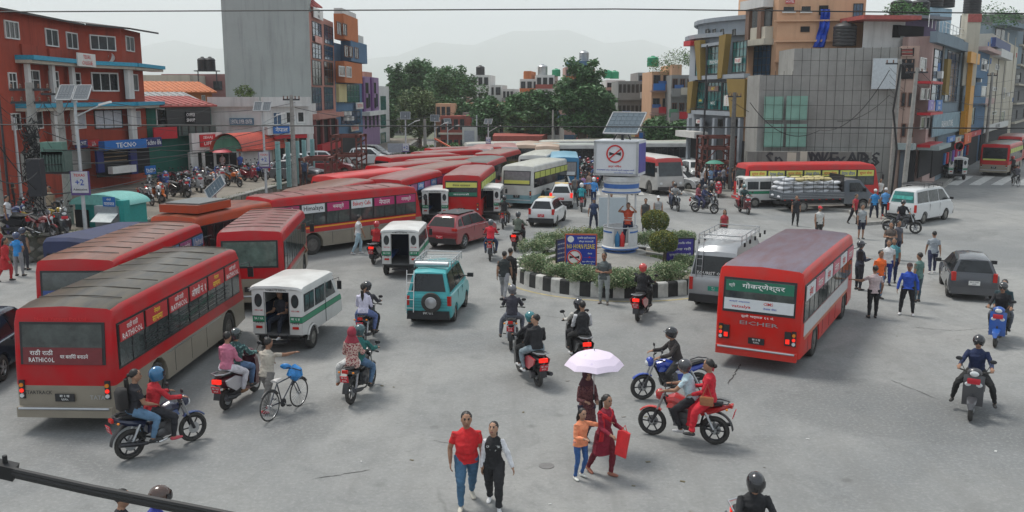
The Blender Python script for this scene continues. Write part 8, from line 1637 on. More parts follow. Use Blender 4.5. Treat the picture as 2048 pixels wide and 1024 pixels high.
m=ride('m',(1428,889),(1306,870),label='red and silver motorcycle heading left in the foreground',c1=(.42,.02,.02),c2=(.5,.03,.02));on_bike(m,'rider in a pale blue shirt and dark grey helmet on the red motorcycle',0,top=(.42,.55,.6),bot=(.015,.015,.018),hair='openhelmet',hc_=(.05,.05,.055),det=2,shoe=(.45,.45,.45));p=on_bike(m,'woman in a bright red kurta behind the pale blue shirt rider',1,pose='side',top=(.5,.015,.03),sleeve='long',bot=(.5,.012,.025),fem=True,det=2,hair='bun',style='jacket',legs='wide')
hb=-m.rotation_euler[2];b=MB();b.box((0,0,0),(.08,.26,.17),mat('tan_leather',(.3,.12,.05),.5));b.box((-.045,0,.03),(.01,.27,.1),mat('tan_flap',(.34,.14,.06),.5));b.tube([(0,.1,.08),(.02,0,.35),(.0,-.1,.08)],.008,mat('tan_leather',(0,0,0)),4);o=b.build('handbag',loc=(m.location[0]-.5*math.sin(hb)-.28*math.cos(hb),m.location[1]-.5*math.cos(hb)+.28*math.sin(hb)-.05,1.02),label='small tan handbag at the side of the woman in red',cat='handbag');o.rotation_euler=(0,0,-hb)
m=ride('s',(1948,808),(1935,862),label='dark grey scooter facing the camera at the lower right',c1=(.05,.05,.055),c2=(.1,.1,.1));on_bike(m,'rider in a navy jacket with both feet near the ground on the dark grey scooter',0,pose='feet',top=(.012,.022,.07),sleeve='long',bot=(.02,.02,.02),hair='openhelmet',hc_=(.02,.02,.022),det=2)
text(m,'PRADESH',(0,.615,.86),(-1,0,0),(0,-.1,1),.045,PLATE_RED)
m=ride('s',(2000,675),(1975,722),label='blue scooter facing the camera at the right edge',c1=(.02,.09,.35),c2=(.02,.08,.3));on_bike(m,'rider in black with a dark helmet on the blue scooter',0,top=(.015,.015,.018),sleeve='long',bot=(.02,.02,.02),hair='openhelmet',hc_=(.03,.03,.032),det=2);on_bike(m,'bare headed passenger in a dark green top on the blue scooter',1,top=(.02,.05,.06),sleeve='long',bot=(.1,.11,.13),hair='hair',det=1)
m=ride('m',(1798,462),(1812,474),label='dark motorcycle turning in front of the white van',c1=BK);p=on_bike(m,'rider in black with a black backpack in front of the white van',0,top=(.015,.015,.02),sleeve='long',bot=(.02,.02,.03),hair='openhelmet',hc_=(.02,.02,.03));m.rotation_euler[2]=-R(120)
m=ride('m',(980,522),head=2,label='motorcycle ridden by the person in the bright red jacket',c1=BK);on_bike(m,'rider in a bright red jacket and grey helmet seen from behind',0,top=(.55,.02,.035),sleeve='long',bot=(.03,.05,.12),hair='openhelmet',hc_=(.08,.09,.1))
m=ride('s',(1031,502),head=14,label='dark red scooter left of the island shrubs',c1=(.08,.02,.02));on_bike(m,'rider in a faded olive shirt and dark helmet near the island',0,top=(.12,.14,.11),sleeve='long',bot=(.02,.02,.025),hair='openhelmet',hc_=(.05,.055,.06))
m=ride('m',(1006,458),head=6,label='black motorcycle behind the small white tempo',c1=BK);on_bike(m,'rider in a black t-shirt with bare arms behind the tempo',0,top=(.015,.015,.016),bot=(.1,.08,.07),hair='openhelmet',hc_=(.02,.02,.02))
m=ride('s',(748,528),head=8,label='black scooter next to the middle white tempo',c1=BK);on_bike(m,'delivery rider in a red vest and red helmet',0,top=(.42,.02,.025),sleeve='long',bot=(.02,.02,.02),hair='openhelmet',hc_=(.42,.02,.03))
m=ride('m',(1163,424),head=3,label='motorcycle in front of the police officer with the outstretched arm',c1=BK);on_bike(m,'rider in a teal jacket and white helmet',0,top=(.02,.24,.28),sleeve='long',bot=(.03,.03,.035),hair='openhelmet',hc_=(.6,.6,.6))
m=ride('m',(1343,418),(1372,430),label='motorcycle carrying three people right of the booth',c1=BK);on_bike(m,'front rider of the three people on one motorcycle',0,top=(.3,.3,.3),sleeve='long',bot=(.04,.05,.08),hair='openhelmet',hc_=(.03,.03,.03));on_bike(m,'middle passenger of the three on one motorcycle',1,top=(.06,.05,.06),bot=(.05,.06,.1),hair='hair')
m=ride('m',(1390,424),(1421,427),label='dark motorcycle with an orange cloth heading right',c1=DG);on_bike(m,'rider in a dark blue dress jacket heading right',0,top=(.03,.04,.1),sleeve='long',bot=(.03,.03,.07),hair='openhelmet',hc_=(.1,.1,.1));on_bike(m,'passenger in dusty pink behind the dark blue rider',1,top=(.3,.08,.1),sleeve='long',bot=(.03,.04,.1),fem=True,hair='hair')
m=ride('m',(1412,413),(1432,418),label='motorcycle half hidden behind the orange cloth one',c1=BK);on_bike(m,'rider in dark clothes just behind the dark blue rider',0,top=(.03,.03,.03),sleeve='long',bot=(.03,.03,.03),hair='openhelmet',hc_=(.2,.2,.2))
m=ride('s',(1436,392),(1438,408),label='red and white scooter facing the camera near the kerb',c1=(.5,.04,.06),c2=(.6,.6,.6));on_bike(m,'rider in black on the red and white scooter',0,top=(.02,.02,.02),sleeve='long',bot=(.04,.04,.05),hair='openhelmet',hc_=(.05,.05,.05))
m=ride('s',(1480,424),(1504,432),label='dark red scooter left of the side on tempo',c1=(.08,.012,.015));on_bike(m,'rider in a dark green jacket left of the side on tempo',0,top=(.03,.06,.06),sleeve='long',bot=(.03,.03,.03),hair='openhelmet',hc_=(.12,.2,.2));on_bike(m,'passenger in a white top left of the side on tempo',1,top=(.5,.5,.5),sleeve='long',bot=(.25,.03,.04),fem=True,hair='hair')
m=ride('s',(1192,375),head=-6,label='dark scooter just left of the booth sign box',c1=BK);on_bike(m,'rider in black just left of the booth sign box',0,top=(.02,.02,.022),sleeve='long',bot=(.02,.02,.02),hair='openhelmet',hc_=(.03,.03,.03))
m=ride('s',(936,440),head=10,label='dark scooter between the two small tempos',c1=(.1,.02,.02));on_bike(m,'person in a pale pink shirt riding between the small tempos',0,top=(.5,.35,.33),bot=(.05,.05,.06),hair='hair')
m=ride('m',(2030,352),head=4,label='motorcycle on the right street beside the bus',c1=(.15,.02,.02));on_bike(m,'rider in black with a red helmet on the right street',0,top=(.02,.02,.022),sleeve='long',bot=(.02,.02,.02),hair='openhelmet',hc_=(.5,.04,.04))
m=ride('b',(2036,374),head=8,label='bicycle at the far right edge',c1=BK);on_bike(m,'cyclist in dark clothes at the far right edge',0,top=(.05,.05,.06),sleeve='long',bot=(.03,.03,.03),hair='hair',pose='ride')
m=ride('m',(225,1070),head=62,label='dark motorcycle cut off at the lower left edge',c1=BK);m.location=(-4.95,11.75,0);on_bike(m,'rider in a blue jacket and black orange helmet at the lower left edge',0,top=(.04,.05,.28),sleeve='long',bot=(.02,.02,.03),hair='helmet',hc_=(.06,.03,.02),det=2);on_bike(m,'dark haired passenger at the very bottom left',1,top=(.02,.02,.025),bot=(.02,.02,.03),hair='hair',det=1)
m=ride('s',(1530,1105),head=180,label='motorcycle cut off by the bottom edge',c1=BK);m.location=(3.5,12.1,0);on_bike(m,'rider in a black jacket and black helmet at the bottom edge',0,top=(.018,.018,.02),sleeve='long',bot=(.02,.02,.02),hair='helmet',hc_=(.02,.02,.022),det=2,style='jacket')
random.seed(31)
cols_=[(.02,.02,.022),(.3,.02,.03),(.02,.05,.2),(.15,.15,.16),(.05,.05,.05)]
tops_=[(.03,.03,.04),(.25,.03,.04),(.04,.08,.2),(.35,.35,.35),(.1,.08,.07),(.45,.42,.4),(.05,.12,.1),(.02,.02,.02),(.12,.1,.2)]
for i,(px,row)in enumerate(((1172,350),(1183,346),(1193,352),(1168,338),(1180,335),(1192,340),(1164,328),(1176,325),(1187,330),(1160,318),(1171,315),(1183,319),(1194,323),(1157,308),(1168,306),(1180,309),(1190,312),(1163,300),(1175,298),(1188,302),(1152,300),(1158,294),(1169,292),(1181,294),(1191,332),(1166,345),(1198,345),(1176,342),(1155,324),(1190,360))):
 m=ride('ms'[i%2],(px,338+(row-292)*.52),head=180+random.uniform(-14,14),label='motorcycle in the waiting crowd left of the booth, facing the camera',c1=cols_[i%5],group='motorcycles waiting far up the road');p=on_bike(m,'rider in the crowd of motorcycles waiting far up the road',0,top=tops_[i%9],sleeve='long',bot=(.03,.03,.04),hair='openhelmet',hc_=cols_[(i*3)%5],det=0);p['group']='riders waiting far up the road'
pk_=[(285,408),(302,402),(318,403),(334,398),(348,393),(362,390),(378,385),(394,382),(408,378),(424,372),(440,369),(456,372),(470,366),(490,362),(503,360),(516,357),(530,354),(545,352),(560,348),(572,352),(360,372),(377,368),(396,364),(412,360)]
pcol=[((.3,.3,.3),'silver'),((.03,.08,.3),'blue'),((.25,.02,.03),'dark red'),((.02,.02,.02),'black'),((.55,.55,.55),'white'),((.6,.14,.02),'orange')]
for i,(px,row)in enumerate(pk_):
 c,cn=pcol[(i*5+i//4)%6]if i!=11 else pcol[5]
 ride('ms'[(i%3)==1],(px,row),head=random.uniform(120,165),z=PZ,c1=c,c2=c,label='%s two-wheeler parked in the row on the upper yard'%cn,group='%s two-wheelers parked in a row on the upper yard'%cn)
for i,(px,row,cn,c)in enumerate(((30,470,'black',BK),(62,463,'black',BK),(52,440,'black',BK),(84,440,'black',BK),(12,452,'navy',(.02,.04,.15)),(105,455,'silver',(.2,.2,.2)),(215,350,'silver',(.3,.3,.3)),(245,348,'red',(.35,.03,.03)),(98,505,'red',(.4,.03,.03)))):
 ride('m',(px,row),head=60+i*13,z=PZ if row<480 else 0,c1=c if i!=1 else(.45,.3,.03),label='%s motorcycle parked near the tangled left pole%s'%(cn,{0:', lowest left',1:' with a yellow tank',2:' behind the yellow one',3:' close to the pole',4:' at the picture edge',5:' right of the pole',6:', up by the blue shop',7:', beside the silver one at the blue shop',8:', at the orange barrier'}[i]),group='motorcycles parked at the left')
for i in range(26):
 px,row=random.uniform(1395,1500)if i%3==0 else random.uniform(1300,1385),random.uniform(292,308);c,cn=pcol[i%4]
 ride('ms'[i%2],(px,row),head=random.uniform(150,210),c1=c,c2=c,z=.0,label='%s two-wheeler parked in front of the shops far right of the booth'%cn,group='%s two-wheelers parked by the far shops'%cn)
def walk(px,row,label,head=180,z=0,**k):x,y=G(px,row,z);return person((x,y,z),head,label,**k)
man=walk(934,1012,'man in a red t-shirt and blue jeans walking in the foreground',174,pose='walk2',top=(.55,.015,.02),bot=(.055,.13,.22),shoe=(.5,.47,.4),legs='jeans',det=2,belly=.045,h=1.72,wide=1.06,hair='hair',skin=0,pitch=-8,over=dict(LA=((-.22,.1,-1),(-.05,.15,-1)),RA=((.3,-.12,-1),(.0,.35,-1))))
girl=walk(988,1016,'girl in a black and white raglan top and black trousers walking in the foreground',184,pose='walk',top=(.014,.014,.016),slv=(.65,.65,.67),bot=(.02,.02,.022),shoe=(.65,.65,.65),sleeve='long',legs='wide',det=2,fem=True,h=1.58,hair='pony',skin=2,pitch=-22,yaw=-12,over=dict(LA=((-.5,.12,-1),(-.35,.1,-1)),RA=((.2,-.1,-1),(.08,.05,-1))))
text(girl,'CALIFORNIA',(0,.165,1.27),(-1,0,0),(0,-.05,1),.045,INK,w=.25);text(girl,'Club',(0,.165,1.21),(-1,0,0),(0,-.05,1),.05,INK,w=.12)
wu=walk(1172,893,'woman in a dark maroon patterned shawl holding the pink umbrella',165,pose='hold',top=(.05,.012,.02),tp=(.12,.04,.04,30),bot=(.02,.02,.04),sleeve='long',style='kurta',fem=True,det=2,hair='scarf',hc_=(.05,.012,.02),h=1.6,over=dict(LL=((-.02,-.3,-1),(0,-.5,-1)),RL=((.02,.3,-1),(0,-.1,-1))))
wm=walk(1206,950,'woman in a maroon kurta with a red shawl and red bag',140,pose='walk',top=(.2,.008,.025),bot=(.13,.008,.018),sleeve='long',style='kurta',fem=True,det=2,hair='pony',h=1.58,legs='trousers',yaw=0,shoe=(.3,.12,.08),over=dict(RA=((.2,.3,-1),(-.1,1,-.3)),LA=((-.2,.3,-1),(.1,1,-.2))))
b=MB();RS=cloth((.45,.01,.02));b.tube([(-.15,-.02,1.36),(-.1,.1,1.3),(0,.14,1.22),(.1,.1,1.3),(.15,-.02,1.36)],[.05,.06,.065,.06,.05],RS,8);b.tube([(.12,.1,1.32),(.16,.13,1.05),(.2,.12,.8)],[.05,.06,.07],RS,7,ry=[.02,.02,.02]);b.build('shawl',wm)
kid=walk(1160,958,'girl in an orange sweatshirt and blue jeans reaching towards the woman in maroon',150,pose='walk2',top=(.75,.26,.13),bot=(.03,.09,.25),shoe=(.65,.65,.6),sleeve='long',legs='tight',fem=True,det=2,hair='long',h=1.36,skin=2,over=dict(LA=((-1,.35,-.25),(-1,.35,.1)),RA=((.2,.2,-1),(-.3,.9,.1)),LL=((-.04,.15,-1),(0,-.4,-1)),RL=((.02,.12,-1),(0,-.25,-1))))
b=MB();b.box((0,.135,1.2),(.09,.01,.16),mat('print_grey',(.15,.14,.14),.7));b.build('chest_print',kid,smooth=False)
RBG=mat('red_carrier_bag',(.6,.015,.02),.5,noise=.15,bump=.4);b=MB();b.slab([(-.16,-.5),(-.17,0),(-.08,.02),(.02,.03),(.1,.02),(.17,.0),(.15,-.48)],[(-.05,lambda y,z:(y*.9,z*.96)),(-.02,None),(.03,None),(.06,lambda y,z:(y*.9,z*.96))],RBG);b.tube([(0,-.08,.02),(0,0,.14),(0,.08,.02)],.01,RBG,5);o=b.build('carrier_bag',loc=(wm.location[0]+.34,wm.location[1]-.32,.98),label='bright red cloth carrier bag held by the woman in maroon',cat='bag');o.rotation_euler=(.1,.12,R(60));o.scale=(.8,.72,.95)
ux,uy=wu.location[0]+.12,wu.location[1]-.22;um=empty('umbrella',(ux,uy,1.1),label='pale pink umbrella with lilac flower marks over the maroon women',cat='umbrella')
UMB=bpy.data.materials.new('umbrella_cloth');UMB.use_nodes=True;t=UMB.node_tree;bs=t.nodes['Principled BSDF'];bs.inputs['Roughness'].default_value=.6;tcn=t.nodes.new('ShaderNodeTexCoord');v=t.nodes.new('ShaderNodeTexVoronoi');v.inputs['Scale'].default_value=3.0;t.links.new(tcn.outputs['Object'],v.inputs[0]);w1=t.nodes.new('ShaderNodeTexNoise');w1.inputs['Scale'].default_value=22;t.links.new(tcn.outputs['Object'],w1.inputs[0]);mr=t.nodes.new('ShaderNodeMapRange');mr.inputs[1].default_value=.1;mr.inputs[2].default_value=.22;mr.inputs[3].default_value=1;mr.inputs[4].default_value=0;t.links.new(v.outputs['Distance'],mr.inputs[0]);g2_=math_(t,'MULTIPLY',mr.outputs[0],math_(t,'GREATER_THAN',w1.outputs[0],.5));t.links.new(mixc(t,g2_,(.72,.62,.74),(.28,.18,.5)),bs.inputs['Base Color'])
b=MB();n8=8;vs=[(0,0,1.0)];fs=[]
for r_i,(r_,z_)in enumerate(((.2,.975),(.38,.91),(.52,.8),(.6,.7))):
 for k in range(32):a=2*math.pi*k/32;sc_=1-.06*(r_/.6)*abs(math.sin(a*4));vs.append((r_*sc_*math.cos(a),r_*sc_*math.sin(a),z_+.03*abs(math.sin(a*4))*r_))
for k in range(32):fs.append((0,1+k,1+(k+1)%32))
for r_i in range(3):
 for k in range(32):fs.append((1+r_i*32+k,1+(r_i+1)*32+k,1+(r_i+1)*32+(k+1)%32,1+r_i*32+(k+1)%32))
b.add(vs,fs,UMB);b.build('canopy',um,angle=14);b=MB();b.tube([(0,0,0),(0,0,1.06)],.009,STEEL,6);b.tube([(0,0,-.02),(0,0,.1)],.016,BLACK,6);b.build('shaft',um)
for k in range(8):a=2*math.pi*k/8;b=MB();b.tube([(0,0,.97),(.38*math.cos(a),.38*math.sin(a),.895),(.6*math.cos(a),.6*math.sin(a),.69)],.004,STEEL,4);b.build('rib',um)
walk(1008,598,'man in a dark grey t-shirt and light trousers walking past the kerb',15,pose='walk',top=(.03,.035,.035),bot=(.27,.27,.28),shoe=(.4,.38,.35),det=1);walk(1020,590,'man in a black sweater just behind the grey t-shirt man',20,pose='walk2',top=(.02,.018,.018),bot=(.02,.02,.02),sleeve='long',det=1)
walk(1207,608,'man in a grey t-shirt standing with folded arms before the kerb',200,pose='fold',top=(.09,.105,.105),bot=(.27,.29,.28),shoe=(.2,.17,.15),det=2,skin=1,h=1.74)
walk(582,556,'man in a blue polo shirt beside the red bus',10,top=(.08,.2,.5),bot=(.08,.085,.1),det=1);walk(601,556,'man in a beige brown shirt beside the blue polo man',0,pose='akimbo',top=(.25,.2,.15),bot=(.02,.02,.02),det=1)
walk(717,508,'man in a white t-shirt and pale jeans crossing by the long red bus',60,pose='walk',top=(.6,.6,.6),bot=(.3,.42,.48),shoe=(.5,.5,.5),det=1,h=1.75);walk(785,472,'person in dark red standing at the front of the long side on bus',90,top=(.06,.015,.02),bot=(.02,.02,.02),det=1)
walk(14,562,'woman in a red kurta at the left edge',80,pose='walk',top=(.45,.02,.025),bot=(.42,.02,.025),sleeve='long',style='kurta',fem=True,hair='long',det=1);walk(40,552,'man in a bright blue shirt at the left edge',10,pose='akimbo',top=(.03,.25,.6),bot=(.25,.25,.26),hair='openhelmet',hc_=(.06,.08,.15),det=1,style='jacket');walk(76,522,'person in black beside the orange barrier',180,top=(.02,.02,.022),bot=(.02,.02,.02),fem=True,hair='long',det=1);walk(4,535,'woman in red half cut by the left edge',100,top=(.4,.02,.02),bot=(.3,.02,.03),style='kurta',fem=True,hair='long',det=0)
walk(20,472,'person in a white shirt among the bikes at left',90,z=PZ,top=(.6,.6,.62),bot=(.1,.1,.2),hair='hair',det=0);walk(52,540,'person with a dark helmet near the blue shirt man',20,top=(.03,.03,.04),bot=(.03,.03,.04),hair='openhelmet',hc_=(.05,.06,.1),det=0);walk(24,418,'man in dark clothes leaning by the red wall at left',120,z=PZ,pose='fold',top=(.02,.02,.02),bot=(.02,.02,.02),det=0);walk(104,446,'person in a pale brown top behind the tangled pole',180,z=PZ,top=(.35,.28,.2),bot=(.06,.05,.05),det=0)
walk(228,470,'person in a light blue shirt at the kiosk window',0,z=.6,top=(.25,.45,.7),bot=(.03,.03,.04),det=0);walk(240,468,'person in black at the kiosk',0,z=.6,top=(.02,.02,.02),bot=(.02,.02,.03),det=0);walk(397,398,'person in a white cap behind the long bus at left',200,z=0,top=(.6,.6,.6),bot=(.05,.05,.05),hair='cap',hc_=(.6,.6,.6),det=0)
walk(447,352,'woman under a red parasol by the arched shed',180,z=PZ,pose='hold',top=(.55,.4,.4),bot=(.02,.02,.02),fem=True,det=0);x,y=G(449,352,PZ);b=MB();b.lathe([(.02,2.5),(.4,2.42),(.75,2.2)],mat('pink_red_parasol',(.5,.08,.1),.6),10,cap=False);b.tube([(0,0,1.2),(0,0,2.5)],.015,STEEL,5);b.build('parasol',loc=(x,y-.2,PZ-.4),label='small red parasol by the arched shed',cat='umbrella')
for i,(px,row,c,lb)in enumerate(((474,345,(.5,.5,.5),'person in a pale shirt behind the parked bikes'),(482,352,(.04,.08,.3),'person in a blue jacket behind the parked bikes'),(610,368,(.03,.05,.1),'person in navy standing under the turquoise pillars'),(585,332,(.5,.2,.3),'person in pink at the shops behind the pillars'))):walk(px,row,lb,170,z=PZ,top=c,bot=(.03,.03,.04),det=0)
walk(1187,460,'police officer in dark navy blue standing left of the booth',170,pose='apart',top=(.03,.05,.11),bot=(.02,.025,.05),sleeve='short',det=1,hair='cap',hc_=(.03,.04,.08));walk(1187,408,'traffic officer in a light blue shirt with one arm stretched out',0,pose='point',top=(.07,.27,.62),bot=(.012,.02,.06),sleeve='long',hair='openhelmet',hc_=(.65,.65,.65),det=1)
walk(1160,402,'person in a dark vest left of the traffic officer',20,top=(.03,.03,.05),bot=(.02,.03,.08),det=0);walk(1166,398,'person in a lilac shirt left of the traffic officer',20,top=(.35,.2,.4),bot=(.05,.05,.06),det=0);walk(1177,392,'person in a brown patterned top beyond the traffic officer',160,top=(.2,.08,.07),tp=(.4,.3,.25,24),bot=(.2,.08,.07),style='kurta',fem=True,det=0);walk(1150,400,'person in grey beside the white taxi queue',10,top=(.2,.2,.2),bot=(.1,.1,.1),det=0)
walk(1222,446,'dark haired person whose head shows above the pale hoarding',200,top=(.03,.03,.03),bot=(.02,.02,.02),det=0)
pv=person((bx+.3,by-.1,.88),195,'traffic officer in an orange reflective vest standing in the booth','lens',(.5,.07,.03),(.012,.015,.045),det=1,hair='hair',h=1.7);b=MB()
for z_ in(1.02,1.12):b.tube([(0,0,z_),(0,0,z_+.035)],[.175,.176],mat('reflective_tape',(.5,.5,.45),.4),14,ry=[.135,.135],up=(1,0,0))
b.build('reflective_stripe',pv)
walk(1290,462,'person in a dark shirt half hidden by the larger ball topiary',190,top=(.05,.05,.05),bot=(.03,.03,.03),det=0);walk(1315,455,'person with a white cap behind the larger ball topiary',180,top=(.3,.3,.3),bot=(.05,.05,.05),hair='cap',hc_=(.65,.65,.65),det=0)
walk(1270,390,'person in a black dress crossing just right of the booth',90,pose='walk',top=(.02,.02,.02),bot=(.02,.02,.02),style='kurta',fem=True,det=0)
walk(1447,484,'child in a red top visible above the silver van rack',200,top=(.35,.04,.05),bot=(.03,.03,.03),h=1.55,fem=True,hair='long',det=1);walk(1590,452,'man in black behind the orange red bus',190,pose='walk',top=(.02,.02,.025),bot=(.02,.02,.02),det=1);walk(1636,482,'person in a red cap behind the orange red bus',170,top=(.5,.5,.48),bot=(.03,.03,.03),hair='cap',hc_=(.5,.03,.04),det=0)
walk(1707,448,'man in a red shirt and black trousers right of the truck',150,pose='walk',top=(.38,.02,.035),bot=(.015,.015,.02),det=1);walk(1721,478,'man in a grey t-shirt and black shorts',175,top=(.28,.3,.31),bot=(.015,.018,.035),legs='shorts',det=1)
for px,row,lb in((1747,440,'traffic police officer in blue, left of the pair with white caps'),(1768,437,'traffic police officer in blue, right of the pair with white caps')):walk(px,row,lb,20,pose='apart' if px<1750 else 'stand',top=(.03,.22,.5)if px<1750 else(.1,.3,.6),bot=(.01,.015,.035),hair='cap',hc_=(.65,.65,.65),det=1,h=1.74)
walk(1758,408,'man in a white shirt with a dark strap beyond the traffic police pair',190,pose='walk',top=(.55,.55,.53),bot=(.04,.06,.05),det=0);walk(1744,382,'man in a cream shirt with his back turned by the poles',0,top=(.5,.48,.42),bot=(.02,.02,.02),det=0);walk(1756,380,'man in a dark top between the cream and blue shirts',0,top=(.04,.04,.06),bot=(.02,.02,.02),pose='akimbo',det=0);walk(1770,384,'man in a light blue shirt with arms bent by the poles',10,pose='lens',top=(.3,.45,.62),bot=(.02,.02,.02),det=0)
walk(1716,580,'policeman in dark navy with a helmet beside the orange red bus',80,pose='hold',top=(.025,.03,.05),bot=(.02,.022,.03),sleeve='long',hair='openhelmet',hc_=(.03,.03,.035),det=1,h=1.75,style='jacket');ov=walk(1755,598,'man in a bright orange vest over a blue shirt',165,top=(.75,.13,.02),bot=(.12,.2,.3),sleeve='short',det=2)
walk(1772,570,'man in a white t-shirt and blue trousers behind the orange vest',200,top=(.6,.6,.6),bot=(.02,.04,.2),det=1);walk(1783,565,'man in a teal shirt next to the white t-shirt man',210,top=(.08,.25,.28),bot=(.02,.03,.08),det=1);walk(1777,524,'man in a brown grey shirt in the group by the bus',200,top=(.1,.08,.07),bot=(.03,.03,.04),det=1,pose='fold');walk(1792,520,'man in a charcoal t-shirt beside the brown shirt man',160,top=(.07,.07,.085),bot=(.03,.04,.07),shoe=(.6,.6,.6),det=1)
walk(1744,636,'man in a pale pink shirt and black trousers reaching to the bus',5,pose='point',top=(.5,.4,.4),bot=(.012,.012,.014),det=2,h=1.66,over=dict(LA=((-.7,.5,-.6),(-1,.4,.1)),RA=((.35,.1,-1),(.1,.5,-.8))));walk(1812,630,'person in a blue jacket, black trousers and white shoes',205,pose='apart',top=(.02,.07,.4),bot=(.015,.015,.018),shoe=(.6,.6,.6),sleeve='long',style='jacket',det=2,hair='cap',hc_=(.05,.03,.03));walk(1833,604,'man in a sage green t-shirt and dark jeans',330,top=(.09,.17,.15),bot=(.05,.08,.1),det=1)
walk(1863,546,'man in a grey t-shirt walking away near the dark grey car',20,pose='walk2',top=(.27,.3,.33),bot=(.02,.025,.06),shoe=(.6,.6,.6),det=2)
sh=[(1797,352,(.5,.5,.48),'white shirt'),(1815,362,(.4,.45,.5),'pale grey top'),(1800,368,(.3,.35,.45),'light blue top'),(1833,350,(.03,.03,.03),'black top'),(1840,368,(.02,.02,.02),'black jacket'),(1846,345,(.08,.03,.03),'dark brown top'),(1860,352,(.12,.02,.03),'maroon shirt'),(1878,358,(.5,.5,.48),'cream shirt, striding'),(1870,350,(.05,.04,.04),'dark coat'),(1900,356,(.05,.35,.42),'turquoise kurta'),(1894,342,(.4,.08,.12),'rose kurta'),(1852,338,(.2,.2,.2),'grey top'),(1886,340,(.3,.25,.1),'mustard top'),(1822,340,(.05,.08,.2),'navy top')]
for i,(px,row,c,lb)in enumerate(sh):walk(px,row,'shopper in a %s on the right pavement'%lb,[90,270,30,200][i%4],z=.13 if i not in(7,9)else 0,pose=['walk','stand','hold','walk2'][i%4],top=c,bot=(.03,.03,.05)if i%3 else(.35,.35,.4),sleeve='long' if i%2 else 'short',style='kurta' if 'kurta' in lb else 'shirt',det=0,fem='kurta' in lb,hair='hair' if i%2 else 'long')
cr=[(1286,378,(.1,.08,.2),'purple top'),(1292,382,(.4,.05,.03),'red vest'),(1298,386,(.02,.02,.02),'black top with white trousers'),(1306,382,(.06,.18,.4),'mid blue shirt'),(1313,384,(.05,.1,.25),'denim shirt'),(1324,380,(.03,.04,.06),'dark jacket'),(1280,372,(.03,.03,.1),'navy shirt'),(1330,372,(.3,.05,.05),'dark red top')]
for i,(px,row,c,lb)in enumerate(cr):walk(px,row,'pedestrian in a %s crossing right of the booth'%lb,90+30*(i%3),pose=['walk','stand','walk2'][i%3],top=c,bot=(.5,.5,.5)if 'white' in lb else(.03,.05,.1),det=0,hair='hair')
cr=[(1404,382,(.5,.5,.5),'white shirt'),(1411,378,(.02,.02,.03),'black coat'),(1420,380,(.25,.4,.6),'sky blue shirt'),(1430,378,(.04,.05,.15),'navy shirt under the green umbrella'),(1438,380,(.08,.12,.35),'royal blue top'),(1446,378,(.3,.3,.34),'grey top'),(1464,382,(.03,.03,.03),'black and white outfit'),(1470,376,(.05,.05,.05),'charcoal top'),(1436,360,(.4,.05,.05),'red top'),(1455,366,(.3,.2,.15),'brown top'),(1424,362,(.5,.45,.4),'beige top')]
for i,(px,row,c,lb)in enumerate(cr):walk(px,row,'bystander in a %s at the foot of the right tower'%lb,60+50*(i%5),z=.13,pose=['stand','apart','hold'][i%3],top=c,bot=(.03,.04,.07),det=0,hair='hair' if i%2 else 'long')
x,y=G(1427,380,.13);b=MB();b.lathe([(.02,2.25),(.4,2.18),(.72,2.0)],mat('green_umbrella_cloth',(.04,.2,.14),.6),10,cap=False);b.tube([(0,0,1.1),(0,0,2.25)],.015,STEEL,5);b.build('umbrella',loc=(x,y,.13),label='dark green umbrella held over the bystanders at the right tower',cat='umbrella')
cr=[(962,372,(.4,.4,.42),'grey shirt'),(966,376,(.5,.5,.52),'white shirt'),(940,392,(.4,.1,.1),'red and white top'),(1130,330,(.03,.03,.03),'black top')]
for i,(px,row,c,lb)in enumerate(cr):walk(px,row,'person in a %s walking between the buses'%lb,100+40*i,top=c,bot=(.05,.05,.07),det=0)
random.seed(77)
for i in range(16):
 px,row=random.uniform(1148,1178),random.uniform(296,316);walk(px,row,'distant pedestrian on the road beyond the motorcycles',random.uniform(0,360),pose=random.choice(['walk','stand']),top=random.choice([(.3,.03,.04),(.04,.08,.25),(.4,.4,.4),(.03,.03,.03)]),bot=(.03,.03,.05),det=0,group='distant pedestrians up the road')
for i,(px,row,hd,sp)in enumerate(((1300,330,168,HATCH),(1286,318,165,HATCH),(1352,332,170,HATCH),(1385,312,165,VANL),(1298,300,160,VANL),(1375,302,160,HATCH),(1345,300,162,SUV),(1320,296,160,HATCH),(1400,318,168,HATCH),(1268,306,165,HATCH),(1410,332,170,SUV))):car('%s car in the slow queue right of the booth, %s'%(('white','silver','pale')[i%3],('by the red topped bus','at the sign box edge','beside the white SUV','near the trees','at the back','by the shop canopy','in the middle row','furthest off','next to the slim pole','left of the queue','nearest the rusty tower')[i]),G(px,row),hd,sp,WP,'cars queuing on the right')
random.seed(55)
for i in range(22):
 px=random.uniform(1835,1905);row=352-(px-1835)*.16+random.uniform(-8,8);walk(px,row,'shopper in the crowd along the clothes shops on the right',random.uniform(0,360),z=.13,pose=random.choice(['walk','stand','hold','walk2']),top=random.choice(tops_),bot=random.choice([(.03,.03,.05),(.3,.3,.33),(.02,.02,.02)]),det=0,hair=random.choice(['hair','long']),sleeve=random.choice(['long','short']),group='shoppers crowding the right pavement')
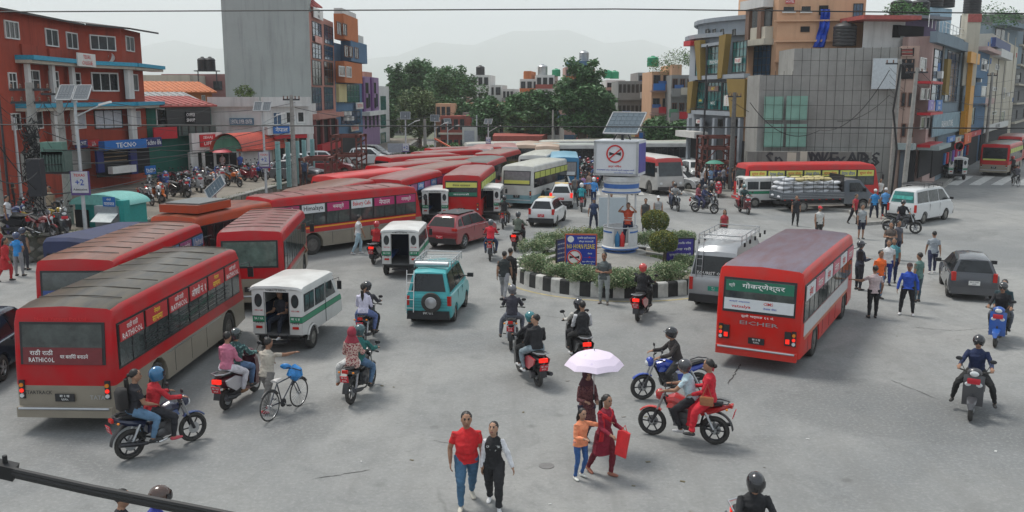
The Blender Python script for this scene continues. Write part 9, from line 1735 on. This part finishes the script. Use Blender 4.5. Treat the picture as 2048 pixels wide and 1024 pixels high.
for i in range(16):
 px=random.uniform(1395,1490);walk(px,random.uniform(352,372),'bystander in the crowd under the right tower',random.uniform(0,360),z=.13,pose=random.choice(['walk','stand','hold']),top=random.choice(tops_),bot=(.03,.03,.05),det=0,hair=random.choice(['hair','long']),group='bystanders under the right tower')
random.seed(8)
for i in range(12):
 c,cn=pcol[i%4];px=300+i*24;ride('ms'[i%2],(px,392-i*3.2+random.uniform(-3,3)-12),head=random.uniform(110,160),z=PZ,c1=c,c2=c,label='%s two-wheeler in the second row parked on the upper yard'%cn,group='%s two-wheelers in the second parked row'%cn)
for i,(px,row,cn,c)in enumerate(((18,472,'black',BK),(40,468,'grey',GY),(5,440,'black',BK),(70,474,'dark red',(.2,.02,.02)),(120,470,'black',BK))):ride('sm'[i%2],(px,row),head=50+i*23,z=PZ,c1=c,c2=c,label='%s two-wheeler jammed among the bikes at the left edge, %s'%(cn,('front','second','rearmost','by the barrier','beside the pole')[i]),group='two-wheelers jammed at the left edge')
x,y=G(567,700);h_=R(9);person((x-.1+math.sin(h_)*.35,y+math.cos(h_)*.3,-.05),200,'passenger in dark clothes and white shoes sitting in the near tempo doorway','sit',(.03,.03,.04),(.02,.025,.04),(.6,.6,.6),det=1,over=dict(LL=((-.2,1,-.1),(0,.2,-1))))
x,y=G(1912,360);person((x+.1,y+.9,-.05),190,'seated passenger in the open tempo on the right street','sit',(.3,.3,.3),(.03,.03,.03),det=0)
for o in(MOTO,SCOO,BICY):
 for c in list(o.children_recursive):bpy.data.objects.remove(c)
 bpy.data.objects.remove(o)
hm=bpy.data.materials.new('haze');hm.use_nodes=True;t=hm.node_tree;t.nodes.remove(t.nodes['Principled BSDF']);pv_=t.nodes.new('ShaderNodeVolumePrincipled');pv_.inputs['Density'].default_value=.0003;pv_.inputs['Color'].default_value=(.97,.985,1,1);t.links.new(pv_.outputs[0],t.nodes['Material Output'].inputs['Volume'])
USE_HAZE=True
if USE_HAZE:
 b=MB();b.box((0,5150,329),(17000,10500,662),hm);b.build('haze',smooth=False,kind='stuff')
bpy.data.scenes.remove(bench)
